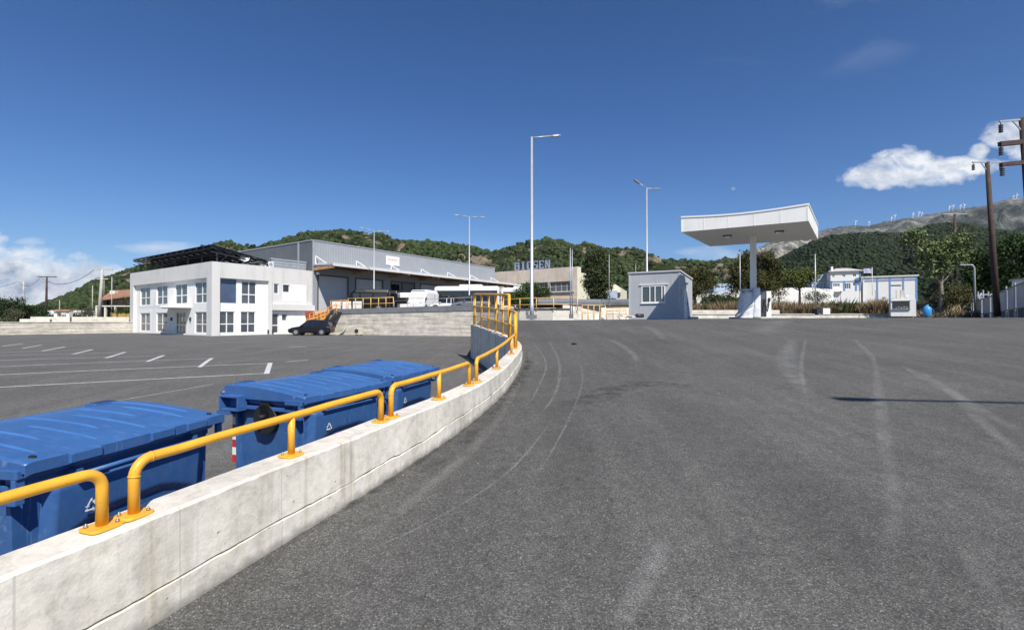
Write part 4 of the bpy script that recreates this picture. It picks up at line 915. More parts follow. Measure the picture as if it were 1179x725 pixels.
# the post just outside the right edge of the photograph whose arm throws the long shadow on the ramp
ap = ramp_pt(948, 457.5); ax_ = ap.x + SX / ST * 9.0; ay_ = ap.y + SY / ST * 9.0
HZ = EYE + rel_ramp(ap.x, ap.y) + 9.0
lb = (ax_ + 3.9, ay_ - 0.45, EYE + rel_ramp(ax_ + 3.9, ay_)); 
lamp(0, 0, 0, 0, 'lamp post just outside the right edge, only its arm\'s shadow shows on the ramp', [(-1, 0.10, 3.25, 0.05)], r=.09, loc=lb, H=HZ - lb[2])
def thin_pole(px, d, py_top, py_base, r, label, mat=None, group='thin galvanised poles', name='pole', foot=False):
    a = P(px, py_base, d); b = P(px, py_top, d); m = MB(); root = thing(name, a, label, 'pole', group); m.path([a, b], [r * .75, r * .5], 8); m.build('shaft', mat or M_galv, root, a)
    m = MB(); m.cyl(b, (0, 0, 1), r * .7, 0.12, 8); m.build('cap', M_dark, root, a); 
    m = MB(); m.box(a + Vector((0, 0, .15)), (r * 3, r * 3, 0.3)); m.build('foot', M_slab, root, a)
thin_pole(656.7, 34, 284, 366.5, 0.055, 'slim grey pole left of the dark cypress-like tree, in front of the low building'); thin_pole(658.9, 34.6, 286, 366.5, 0.05, 'slim grey pole standing right against another one in front of the low building')
thin_pole(701.5, 45, 292, 352, 0.05, 'thin grey pole at the right side of the tall dark tree'); thin_pole(852.3, 33, 288, 364, 0.05, 'thin grey pole just left of the fuel canopy column')
thin_pole(939.0, 30, 291, 361, 0.055, 'thin pale pole right of the fuel canopy, by a small dark base'); thin_pole(732, 70, 303, 330, 0.05, 'short thin pole seen over the roof of the guard cabin')
# small dark floodlight and white box by the pole
p = P(943.5, 362.5, 29.8); t = thing('floodlight', p, 'small dark floodlight at the foot of the thin pole right of the fuel canopy', 'floodlight'); m = MB(); m.box(p + Vector((-.15, 0, .22)), (0.36, 0.3, 0.3), R(20)); m.build('lamp_housing', M_dark, t, p); m = MB(); m.beam(p + Vector((-.15, 0, 0)), p + Vector((-.15, 0, .2)), 0.2, 0.06); m.build('bracket', M_dark, t, p)
m = MB(); m.box(P(950, 362, 29.8) + Vector((0, 0, 0.2)), (0.42, 0.3, 0.36)); tag(m.build('white_box', M_white), 'small white box on the asphalt right of the thin pole by the far curb', 'box')
m = MB(); m.box(P(612, 366.2, 26.8) + Vector((0, 0, .08)), (0.55, 0.5, 0.22)); m.box(P(607, 363, 27) + Vector((0, 0, .14)), (0.15, 0.15, 0.25)); tag(m.build('concrete_footing', M_slab), 'dark concrete footing at the foot of the tallest lamp post', 'footing')
# ------------------------------------------------------------------ guard cabin
K0 = Vector((7.83, 33.0, 0)); KA = Vector((0.86, -0.51, 0)); KN = Vector((-0.51, -0.86, 0)); KB = Vector((0.56, 0.828, 0)); KBN = Vector((0.828, -0.56, 0))
def cabin():
    zb = Z(0.045); off = Vector((K0.x, K0.y, zb)); root = thing('guard_cabin', off, 'grey panelled guard cabin with a white sliding window, left of the fuel canopy', 'cabin')
    W, D = 3.32, 2.95; zf, zr = Z(3.07), Z(2.74)
    Mp = NB('cabin_panel', 0.5); n = Mp.noise(0.9, 5, 0.6); Mp.col(Mp.ramp(n, [(0.3, (0.40, 0.425, 0.45)), (0.7, (0.47, 0.49, 0.51))])); Mp = Mp.m
    m = MB(); wall_open(m, K0, KA, KN, W, zb, zf, [(0.85, 2.40, Z(1.10), Z(2.24))], 0.07)
    C1 = K0 + KA * W
    z_at = lambda t: zf + (zr - zf) * t / D
    ops = [(0.22, 0.52, Z(1.05), Z(2.10)), (0.95, 1.75, zb + .02, Z(2.10))]
    wall_open(m, C1, KB, KBN, D, zb, zr, ops, 0.07)
    q = lambda t, z: C1 + KB * t + Vector((0, 0, z)); m.add([q(0, zr), q(D, zr), q(0, zf)], [(0, 1, 2)])
    b0 = K0 + KB * D; b1 = C1 + KB * D; v = lambda p, z: Vector((p.x, p.y, z))
    m.add([v(K0, zb), v(b0, zb), v(b0, zr), v(K0, zf), v(b1, zb), v(b1, zr)], [(0, 1, 2, 3), (1, 4, 5, 2)])
    m.build('wall', Mp, root, off)
    r = MB(); ov = 0.06
    c = [K0 - KA * ov + KN * ov, C1 + KBN * ov + KN * ov, b1 + KBN * ov - KN * 0.0 + KB * ov, b0 - KA * ov + KB * ov]
    r.hexa([v(c[0], zf), v(c[1], zf), v(c[2], zr), v(c[3], zr), v(c[0], zf + .10), v(c[1], zf + .10), v(c[2], zr + .10), v(c[3], zr + .10)]); r.build('roof', simple('cabin_roof', (0.50, 0.52, 0.54), 0.5, var=.05), root, off, bevel=.01)
    m = MB(); k = (KA, KN)
    for t in (0.0, 0.74, 2.80, W - 0.09): obox(m, K0, KA[:2], KN[:2], t, t + (0.09 if t in (0.0, W - 0.09) else 0.025), 0.0, 0.022 if t in (0.0, W - .09) else 0.009, zb, zf - 0.01 if t in (0, W - .09) else (Z(1.0) if 0.8 < t < 2.2 else zf - .02))
    obox(m, K0, KA[:2], KN[:2], 1.82, 1.845, 0, 0.009, Z(2.34), zf - .02)
    for t in (0.0, 1.9, D - 0.09): obox(m, C1, KB[:2], KBN[:2], t, t + (0.09 if t != 1.9 else .025), 0.0, 0.02, zb, zr)
    m.build('corner_trim', simple('cabin_trim', (0.50, 0.52, 0.54), 0.5), root, off, each=True)
    f = window(root, off, K0, KA[:2], KN[:2], 0.85, 2.40, Z(1.10), Z(2.24), k=0.0, cols=1, tz=0, fw=0.075)
    g = MB()
    for t in (1.38, 1.72, 2.16): obox(g, K0, KA[:2], KN[:2], t, t + 0.06, -0.02, 0.035, Z(1.16), Z(2.17))
    obox(g, K0, KA[:2], KN[:2], 0.72, 2.58, 0.0, 0.06, Z(2.27), Z(2.32)); obox(g, K0, KA[:2], KN[:2], .82, 2.44, 0.03, 0.07, Z(1.05), Z(1.10)); g.build('sliding_sash', M_frame, f, off)
    window(root, off, C1, KB[:2], KBN[:2], *ops[0], k=-0.03, cols=1, tz=0, fw=.05, glass=M_glass_dark)
    d = window(root, off, C1, KB[:2], KBN[:2], *ops[1], k=-0.03, cols=1, tz=0.5, fw=.10, name='door', glass=M_facade_white)
    m = MB(); obox(m, C1, KB[:2], KBN[:2], 1.66, 1.70, 0.02, 0.07, Z(1.0), Z(1.15)); m.build('handle', M_dark, d, off)
    m = MB(); m.box(C1 + KB * 1.25 + KBN * 0.1 + Vector((0, 0, Z(2.36))), (0.14, 0.14, 0.14)); m.build('wall_lamp', M_white, root, off)
    m = MB(); obox(m, K0, KA[:2], KN[:2], 0.02, W, -0.05, 0.015, zb - .1, zb + 0.03); obox(m, C1, KB[:2], KBN[:2], 0, D, -.05, .015, zb - .1, zb + .03); m.build('plinth', M_galv, root, off)
    m = MB(); obox(m, C1, KB[:2], KBN[:2], 2.3, 2.85, 0.02, 0.5, zb - .05, zb + 0.16); m.build('step', M_whitewall, root, off)
cabin()
p = P(727, 365.6, 28.5); t = thing('rubble_pile', p, 'small pile of pale slabs and a dark pipe lying left of the guard cabin', 'rubble'); m = MB()
for i in range(6): m.box(p + Vector((-0.55 + .16 * i, .1 * (i % 3), .05 + .05 * (i % 2))), (0.42, 0.3, 0.06), .4 * i)
m.build('slab', M_whitewall, t, p); m = MB(); m.cyl(p + Vector((0.45, -.1, 0.12)), (1, .3, 0), 0.11, 0.45, 12); m.build('pipe_piece', M_dark, t, p)

# ------------------------------------------------------------------ fuel station canopy
def fuel():
    s = 0.92; FL, FR, BR, BL = [Vector((a * s, b * s, 0)) for a, b in ((9.46, 27.5), (14.72, 24.4), (18.6, 29.9), (13.25, 32.9))]
    zl = Z(4.9 * s); zt = zl + 0.78; ctr = (FL + FR + BR + BL) / 4; cx = Vector((X_(867.5) * 26.6, 26.6, 0)); zb = Z(0.06); off = Vector((cx.x, cx.y, zb))
    root = thing('fuel_canopy', off, 'white flat-roofed fuel station canopy on a single square column', 'canopy')
    Mc = NB('canopy_white', 0.45); n = Mc.noise(1.2, 5, 0.6); st = Mc.noise(1.0, 4, .6, Mc.vec('Object', (3, 3, .4)))
    Mc.col(Mc.mix(.6, Mc.ramp(n, [(0.3, (0.81, 0.80, 0.76)), (0.7, (0.86, 0.85, 0.82))]), Mc.ramp(st, [(0.3, (0.88, 0.86, 0.80)), (0.5, (1, 1, 1))]), 'MULTIPLY')); Mc = Mc.m
    Mu = simple('canopy_soffit', (0.80, 0.79, 0.75), 0.6, var=.04)
    Vz = lambda p, z: Vector((p.x, p.y, z)); inn = lambda p, k: p + (ctr - p) * k
    m = MB(); m.loft([[Vz(inn(p, .012), z) for p in (FL, FR, BR, BL)] for z in (zl + .03, zl + .12)]); m.build('soffit', Mu, root, off)
    # fascia panels; the front one sags slightly in its middle, as in the photo
    fm = MB(); cap = MB(); seam = MB()
    for a, b in ((FL, FR), (FR, BR), (BR, BL), (BL, FL)):
        N = 8; d = (b - a).normalized(); nn = Vector((d.y, -d.x, 0))
        for i in range(N):
            t0, t1 = i / N, (i + 1) / N; p, q = a.lerp(b, t0), a.lerp(b, t1)
            sg = lambda t: -0.12 * math.sin(math.pi * t) ** 1 if a is FL else 0
            fm.add([Vz(p, zl), Vz(q, zl), Vz(q, zt + sg(t1)), Vz(p, zt + sg(t0))], [(0, 1, 2, 3)]); fm.add([Vz(p, zl), Vz(q, zl), Vz(inn(q, .03), zl + .03), Vz(inn(p, .03), zl + .03)], [(0, 1, 2, 3)])
            ca, cb = p + nn * .03, q + nn * .03; ia, ib = p - nn * .12, q - nn * .12
            cap.hexa([Vz(ca, zt - .05 + sg(t0)), Vz(cb, zt - .05 + sg(t1)), Vz(ib, zt - .05 + sg(t1)), Vz(ia, zt - .05 + sg(t0)), Vz(ca, zt + .03 + sg(t0)), Vz(cb, zt + .03 + sg(t1)), Vz(ib, zt + .03 + sg(t1)), Vz(ia, zt + .03 + sg(t0))])
        for t in (0.0, 0.2, 0.4, 0.6, .8, 1.0):
            p = a.lerp(b, min(.995, max(.005, t))); w = .02 if t not in (0, 1) else .05; seam.hexa([Vz(p - d * w / 2, zl + .005), Vz(p + d * w / 2, zl + .005), Vz(p + d * w / 2 + nn * .012, zl + .005), Vz(p - d * w / 2 + nn * .012, zl + .005), Vz(p - d * w / 2, zt - .16), Vz(p + d * w / 2, zt - .16), Vz(p + d * w / 2 + nn * .012, zt - .16), Vz(p - d * w / 2 + nn * .012, zt - .16)])
    m = MB(); m.add([Vz(inn(p, .02), zt - .25) for p in (FL, FR, BR, BL)], [(0, 1, 2, 3)]); m.build('roof_deck', M_galv, root, off)
    fs = fm.build('fascia', Mc, root, off); cap.build('edge_cap', M_frame, fs, off); seam.build('fascia_seam', Mc, fs, off, each=True)
    ang = math.atan2((FR - FL).y, (FR - FL).x)
    m = MB(); m.box((cx.x, cx.y, (zb + zl) / 2 + .02), (0.30, 0.30, zl - zb), ang); m.build('column', Mc, root, off, bevel=.02)
    m = MB(); m.box((cx.x, cx.y, zl + .0), (0.44, 0.44, 0.05), ang); m.build('column_head', Mc, root, off)
    for (fx, fy) in ((0.30, 0.42), (0.74, 0.40)):
        p = FL.lerp(FR, fx).lerp(BL.lerp(BR, fx), fy); m = MB(); m.box(Vz(p, zl + .01), (0.42, 0.42, 0.07), ang); l = m.build('soffit_lamp', M_dark, root, off, bevel=.02); m = MB(); m.box(Vz(p, zl - .03), (0.3, 0.3, 0.02), ang); m.build('lamp_glass', M_glass_pale, l, off)
    # pump wrapped in a white sheet, against the column
    b = P(860, 366.2, 26.3); w = thing('wrapped_fuel_pump', b, 'fuel pump wrapped in crumpled white sheeting left of the canopy column', 'fuel pump')
    m = MB(); H = 1.42; rings = []
    for j in range(26):
        t = j / 25; rg = []
        for k in range(40):
            a = 2 * math.pi * k / 40; rx = 0.33 + 0.13 * (1 - t) ** 3; ry = .34; ca, sa = math.cos(a), math.sin(a)
            x = math.copysign(abs(ca) ** .45, ca) * rx; y = math.copysign(abs(sa) ** .45, sa) * ry
            f = 1 + .22 * fbm(x * 3.5 + 3, y * 3.5, t * 5, 5); kk = 1 - .35 * ss(.9, 1, t); rg.append(b + Vector((x * f * kk - .1 * (1 - t) ** 2, y * f * kk, H * t * (1 + .03 * fbm(x * 3, y * 3, 7)))))
        rings.append(rg)
    m.loft(rings, smooth=True); m.build('sheeting', mat_paint('white_sheeting', (0.66, 0.67, 0.70), .5, .01, .12), w, b)
    m = MB(); m.path([b + Vector((-.8, -.4, .05)), b + Vector((-.35, -.42, .38)), b + Vector((.12, -.42, .75)), b + Vector((.2, -.40, 1.3))], .03, 8); m.build('tie_strap', M_white, w, b)
    m = MB(); m.box(b + Vector((-.02, 0, 1.50)), (.62, .45, .10)); m.box(b + Vector((-.1, -.1, 1.43)), (.16, .2, .12)); m.build('pump_head', M_galv, w, b)
    b = P(879, 366.2, 26.4); w = thing('fuel_pump', b, 'fuel pump with a dark display and hanging nozzle right of the canopy column', 'fuel pump')
    m = MB(); m.box(b + Vector((-.18, 0, .8)), (.42, .5, 1.55)); m.build('cabinet', M_dark, w, b, bevel=.02)
    m = MB(); m.box(b + Vector((-.18, -.26, 1.22)), (.3, .02, .4)); m.build('display', M_glass, w, b)
    m = MB(); m.box(b + Vector((.16, -.02, .72)), (.26, .5, 1.42)); m.build('side_column', M_white, w, b, bevel=.02)
    m = MB(); m.path([b + Vector((-.05, -.33, 1.0)), b + Vector((-.12, -.42, .6)), b + Vector((.0, -.42, .35)), b + Vector((.1, -.36, .7)), b + Vector((.14, -.3, .95))], .03, 8); m.box(b + Vector((.16, -.29, .98)), (.1, .1, .2)); m.build('hose', M_black, w, b)
    b = P(870.5, 366.2, 26.1); m = MB(); rings = []
    for j in range(16):
        t = j / 15; rings.append([b + Vector(((.17 + .04 * (1 - t)) * math.copysign(abs(math.cos(q)) ** .5, math.cos(q)) * (1 + .12 * fbm(q * 1.3, t * 5, 2)), (.2) * math.copysign(abs(math.sin(q)) ** .5, math.sin(q)) * (1 + .12 * fbm(q * 1.3, t * 5, 4)), 1.6 * t)) for q in [2 * math.pi * k / 24 for k in range(24)]])
    m.loft(rings, smooth=True); tag(m.build('plastic_wrap', bpy.data.materials['white_sheeting']), 'white plastic wrap round the foot of the canopy column between the two pumps', 'plastic wrap')
    # pump island kerb
    m = MB(); m.box((cx.x + .1, cx.y - .1, zb + .03), (2.6, 1.0, .12), ang); tag(m.build('pump_island', M_farcurb, bevel=.03), 'low concrete island under the fuel pumps', 'pump island')
fuel()

# ------------------------------------------------------------------ far curb, brush and white garden walls on the right
def bank_profile():                                         # raised ground behind the far curb
    vs = []; fs = []; nx = 60; ny = 26
    for j in range(ny + 1):
        v = j / ny; y = 47.6 + (420 - 47.6) * v ** 2.2
        for i in range(nx + 1):
            x = (6.5 + (y - 47) * 0.05) + (y * 1.5 + 30) * (i / nx); z = 0.62 + 0.006 * (y - 47) + 0.25 * fbm(x * .15, y * .15, 1, 3) * ss(47.6, 50, y) + 0.0 * x
            vs.append((x, y, EYE + z))
    for j in range(ny):
        for i in range(nx): a = j * (nx + 1) + i; fs.append((a, a + 1, a + nx + 2, a + nx + 1))
    m = MB(); m.add(vs, fs, True); m.build('bank_ground', M_ground, kind='structure')
bank_profile()
ribbon_wall('far_curb', [(13.5, 46.5), (26, 46.2), (36.5, 45.6), (43, 43.0)], Z(-.3), [Z(0.50)] * 4, 0.3, M_farcurb, 'low pale concrete curb wall along the far side of the asphalt, below the dry brush', 'curb wall', (0.07, M_coping))
ribbon_wall('curb_ledge', [(13.5, 47.3), (24.5, 47.0), (25.5, 46.9)], Z(.3), [Z(0.93)] * 3, 0.4, M_coping, 'higher pale concrete ledge behind the curb, between the guard cabin and the fuel pumps', 'curb wall')
# vending-like cabinet
b = P(1039, 364.2, 40); t = thing('ice_cabinet', b, 'white rounded kiosk cabinet with a dark window, standing in front of the far curb', 'cabinet'); m = MB(); w, h, dp = 1.62, 1.42, 0.8
def rrect(cx, z0, w, h, r, y, b):
    pts = []
    for (sx, sz, a0) in ((1, 1, 0), (-1, 1, 90), (-1, -1, 180), (1, -1, 270)):
        rr = r if sz > 0 else 0.03
        for k in range(5): q = R(a0 + 22.5 * k); pts.append(b + Vector((cx + sx * (w / 2 - rr) + rr * math.cos(q), y, z0 + h / 2 + sz * (h / 2 - rr) + rr * math.sin(q))))
    return pts
m.loft([rrect(0, 0, w, h, .16, -dp / 2, b), rrect(0, 0, w, h, .16, dp / 2, b)]); m.build('cabinet_body', M_white, t, b, bevel=.015)
m = MB(); m.box(b + Vector((-.14, -dp / 2 - .012, .92)), (1.10, .03, .62)); wn = m.build('window', M_glass_dark, t, b); m = MB(); m.box(b + Vector((-.14, -dp / 2 - .05, .58)), (1.2, .12, .05)); m.box(b + Vector((-.14, -dp / 2 - .03, 1.26)), (1.2, .08, .04)); m.build('sill', M_galv, wn, b); m = MB()
for k in range(5): m.box(b + Vector((-.45 + .17 * k, -dp / 2 - .03, .70 + .05 * (k % 2))), (.12, .012, .09 + .03 * k))
m.build('sticker', M_lampgrey, wn, b)
m = MB(); m.box(b + Vector((.0, .1, h + .35)), (.22, .2, .75)); m.build('vent_stack', simple('cream_stack', (0.66, 0.58, 0.44), .6), t, b); t.rotation_euler = (0, 0, R(-30))
b = P(1067.5, 364.0, 40); t = thing('blue_canister', b, 'blue round plastic canister standing right of the white cabinet', 'canister'); m = MB(); prof = [(0.0, .27), (.04, .30), (.35, .30), (.66, .30), (.78, .20), (.82, .11), (.93, .10)]
m.loft([[b + Vector((r_ * math.cos(2 * math.pi * k / 20), r_ * math.sin(2 * math.pi * k / 20), z)) for k in range(20)] for z, r_ in prof], smooth=True); m.build('tank', simple('light_blue', (0.05, 0.27, 0.60), .4), t, b)
m = MB(); m.path([b + Vector((.32, -.1, .25)), b + Vector((.46, -.1, .35)), b + Vector((.46, -.1, .5)), b + Vector((.32, -.1, .6))], .025, 8); m.build('handle', simple('teal', (0.03, 0.2, 0.32), .5), t, b)

# corrugated fence along the right edge
M_corr = ribbed('corrugated_grey', (0.56, 0.57, 0.58), 0.25, 0.03, 0, .45, .15)
def panel_fence(pts, zb, zts, label, zlow):
    off = Vector((*pts[0], zb)); root = thing('metal_fence', off, label, 'fence')
    for i in range(len(pts) - 1):
        a = Vector((*pts[i], 0)); c = Vector((*pts[i + 1], 0)); d = (c - a).normalized(); n = Vector((d.y, -d.x, 0)); L_ = (c - a).length
        f = lambda t, k, z: a + d * t * L_ + n * k + Vector((0, 0, z)); zt0, zt1 = zts[i], zts[i + 1]
        m = MB(); m.hexa([f(0.02, 0, zb + zlow[i]), f(.98, 0, zb + zlow[i + 1]), f(.98, -.03, zb + zlow[i + 1]), f(.02, -.03, zb + zlow[i]), f(.02, 0, zt0), f(.98, 0, zt1), f(.98, -.03, zt1), f(.02, -.03, zt0)]); m.build('sheet_panel', M_corr, root, off)
        m = MB(); m.hexa([f(0.02, -.05, zb), f(.98, -.05, zb), f(.98, -.08, zb), f(.02, -.08, zb), f(.02, -.05, zb + zlow[i]), f(.98, -.05, zb + zlow[i + 1]), f(.98, -.08, zb + zlow[i + 1]), f(.02, -.08, zb + zlow[i])]); m.build('lower_sheet', M_slab, root, off)
        m = MB(); m.beam(f(0, 0.05, zb), f(0, 0.05, zt0 + .25), .07, .07); m.build('post', M_galv, root, off)
        m = MB(); m.beam(f(0, .04, zt0 + .04), f(1, .04, zt1 + .04), .06, .08); m.beam(f(0, .04, zb + zlow[i]), f(1, .04, zb + zlow[i + 1]), .06, .07); m.build('rail', M_lampgrey, root, off, each=True)
fpx = [(1121, 42, 347), (1131, 39, 345), (1141, 36, 342), (1151, 33.2, 338.5), (1160, 31, 334), (1170, 29, 330), (1182, 27, 325), (1200, 25, 319)]
panel_fence([(X_(a) * b_, b_) for a, b_, c_ in fpx], Z(.05), [Z((368 - c_) / 567 * b_) for a, b_, c_ in fpx], 'grey corrugated sheet metal fence running out of the photo at the right edge', [.35, .4, .45, .5, .55, .6, .65, .7])
b = P(1134, 366, 43); t = thing('metal_gate', b, 'grey metal gate with a sloped brace standing beyond the corrugated fence', 'gate'); m = MB()
for k in range(5): m.beam(b + Vector((-.6 + .55 * k, .1 * k, 0)), b + Vector((-.6 + .55 * k, .1 * k, 2.3 + .15 * (k % 2))), .09, .09)
m.beam(b + Vector((-.7, 0, 2.0)), b + Vector((1.9, .4, 2.15)), .08, .1); m.beam(b + Vector((-1.3, 0, .2)), b + Vector((-.3, 0, 2.2)), .09, .14); m.build('gate_frame', M_galv, t, b); m = MB(); m.hexa([b + Vector(q) for q in ((-.6, 0, .1), (1.6, .4, .1), (1.6, .43, .1), (-.6, .03, .1), (-.6, 0, 1.75), (1.6, .4, 1.9), (1.6, .43, 1.9), (-.6, .03, 1.75))]); m.build('sheet_panel', M_corr, t, b)
b = Vector((28.9, 27.6, Z(0))); t = thing('white_shed', Vector((33, 31, Z(0))), 'white painted shed corner seen over the corrugated fence at the right edge of the photo', 'shed'); m = MB(); m.span(33.5, 37, 32, 33, Z(0), Z(2.6)); sb = m.build('wall', M_white, t, (33, 31, Z(0)), bevel=.02); m = MB(); m.span(33.4, 37.1, 31.9, 33.1, Z(2.6), Z(2.7)); m.build('roof', M_galv, t, (33, 31, Z(0))); m = MB(); m.span(33.8, 34.6, 31.96, 32.0, Z(1.2), Z(2.2)); m.build('window', M_glass_dark, sb, (33, 31, Z(0)))
b = P(1123, 352, 40); t = thing('short_lamp_post', b, 'short grey lamp post with a flat arm, between the plane tree and the fence', 'lamp post'); m = MB(); zz = b + Vector((-.1, 0, 3.3)); m.path([b - Vector((0, 0, .9)), b + Vector((-.06, 0, 3.1)), zz + Vector((-.1, 0, 0)), zz + Vector((-.3, 0, .03))], .07, 8); m.build('pole', M_galv, t, b); m = MB(); m.beam(zz + Vector((-.3, 0, .03)), zz + Vector((-1.15, 0, .03)), .16, .07); m.build('lamp_head', M_galv, t, b)

# ------------------------------------------------------------------ utility poles and wires
M_creo = simple('creosoted_wood', (0.055, 0.033, 0.026), 0.8, var=.35)
M_pconc = simple('pole_concrete', (0.42, 0.40, 0.36), 0.8)
def upole(base, top, r, arms, label, mat=None, ins=True, group='utility poles with crossarms'):
    mat = mat or M_creo; base = Vector(base); top = Vector(top); root = thing('utility_pole', base, label, 'utility pole', group); m = MB(); m.path([base, base.lerp(top, .5), top], [r * 1.25, r * 1.08, r * .8], 12); m.build('pole', mat, root, base)
    for (h, dv, l, w, thin) in arms:
        c = top - Vector((0, 0, h)); d = Vector(dv).normalized(); m = MB(); a0, a1 = c - d * l / 2, c + d * l / 2; m.beam(a0, a1, w, w * 1.2); 
        if thin: m.beam(c - Vector((0, 0, .5)), c - d * l * .22, .04, .04); m.beam(c - Vector((0, 0, .5)), c + d * l * .22, .04, .04)
        ar = m.build('crossarm', M_galv if thin else mat, root, base)
        if ins:
            for s in (-.47, .47):
                m = MB(); p = c + d * l * s; m.cyl(p - Vector((0, 0, .10)), (0, 0, 1), .02, .1, 6)
                for j in range(4): m.cyl(p - Vector((0, 0, .17 + .085 * j)), (0, 0, 1), .075, .05, 10)
                m.build('insulator', M_dark, ar, base)
    return root
upole(P(1148.5, 364, 29), P(1138.2, 186, 29), .135, [(.02, (1, .25, .08), 2.35, .06, True)], 'dark wooden utility pole standing in front of the corrugated fence')
upole((29.9, 28.8, Z(0)) if False else P(1196, 372, 20), P(1179.3, 135, 20), .14, [(.06, (1, .1, .12), 2.1, .055, True), (.98, (1, .1, .12), 2.1, .15, False), (1.82, (1, .1, .12), 2.0, .13, False)], 'nearest wooden utility pole cut by the right edge of the photo, with three crossarms')
upole(P(1101, 340, 62), P(1100.3, 246, 62), .17, [(.0, (1, 0, 0), 3.1, .08, True)], 'dark wooden utility pole rising out of the plane tree')
lp = [((53, 366), (53.5, 318.5), 88, .16, M_creo, 3.0, 'dark utility pole left of the white-topped wall, farther left in the photo'), ((113.8, 369), (117.5, 310), 62, .17, M_pconc, 2.2, 'pale concrete utility pole just left of the tiled-roof house'),
      ((26, 362), (27, 324), 105, .16, M_pconc, 3.6, 'pale lattice-topped utility pole, leftmost in the photo')]
tops = []
for (bx, by), (tx, ty), d, r, mt, al, lab in lp:
    upole(P(bx, by, d), P(tx, ty, d), r, [(0, (1, .2, 0), al, .12, False)] + ([(1.2, (1, .3, 0), 1.2, .1, False)] if mt is M_pconc else []), lab, mt, ins=False); tops.append(P(tx, ty, d))
thin_pole(106.3, 70, 328, 369, .09, 'thin concrete pole left of the tiled-roof house, the shorter one', M_pconc, 'thin poles by the tiled-roof house'); thin_pole(128.5, 66, 318, 369, .09, 'thin concrete pole in front of the tiled-roof house', M_pconc, 'thin poles by the tiled-roof house')
thin_pole(68.5, 80, 345, 366, .09, 'thin concrete pole left of the white arch wall', M_pconc, 'thin poles by the tiled-roof house'); thin_pole(119.5, 90, 322, 345, .08, 'thin pole beside the pale concrete utility pole', M_pconc, 'thin poles by the tiled-roof house')
thin_pole(19.5, 110, 341, 362, .08, 'short dark pole among the trees at the far left', M_creo, 'thin poles by the tiled-roof house'); thin_pole(47, 110, 348, 362, .08, 'short dark pole right of the trees at the far left', M_creo, 'thin poles by the tiled-roof house')
def wire(a, b, sag, r, label, group='overhead power lines'):
    a = Vector(a); b = Vector(b); m = MB(); m.path([a.lerp(b, t / 12) - Vector((0, 0, sag * 4 * (t / 12) * (1 - t / 12))) for t in range(13)], r, 4); tag(m.build('power_line', M_dark), label, 'power line', group)
for k, dx in enumerate((-1.2,)):
    wire(tops[0] + Vector((dx, 0, 0)), tops[1] + Vector((dx * .8, 0, 0)), 1.6, .035, 'overhead power line between the dark and the pale utility poles near the tiled-roof house'); wire(tops[2] + Vector((dx, 0, 0)), tops[0] + Vector((dx, 0, -.2)), 1.2, .035, 'overhead power line between the two leftmost utility poles')
    wire(tops[2] + Vector((dx, 0, 0)), P(-40, 332, 120), .8, .035, 'overhead power line leaving the photo at the left edge')
for k, dx in enumerate((-1.1, 1.1)):
    pass

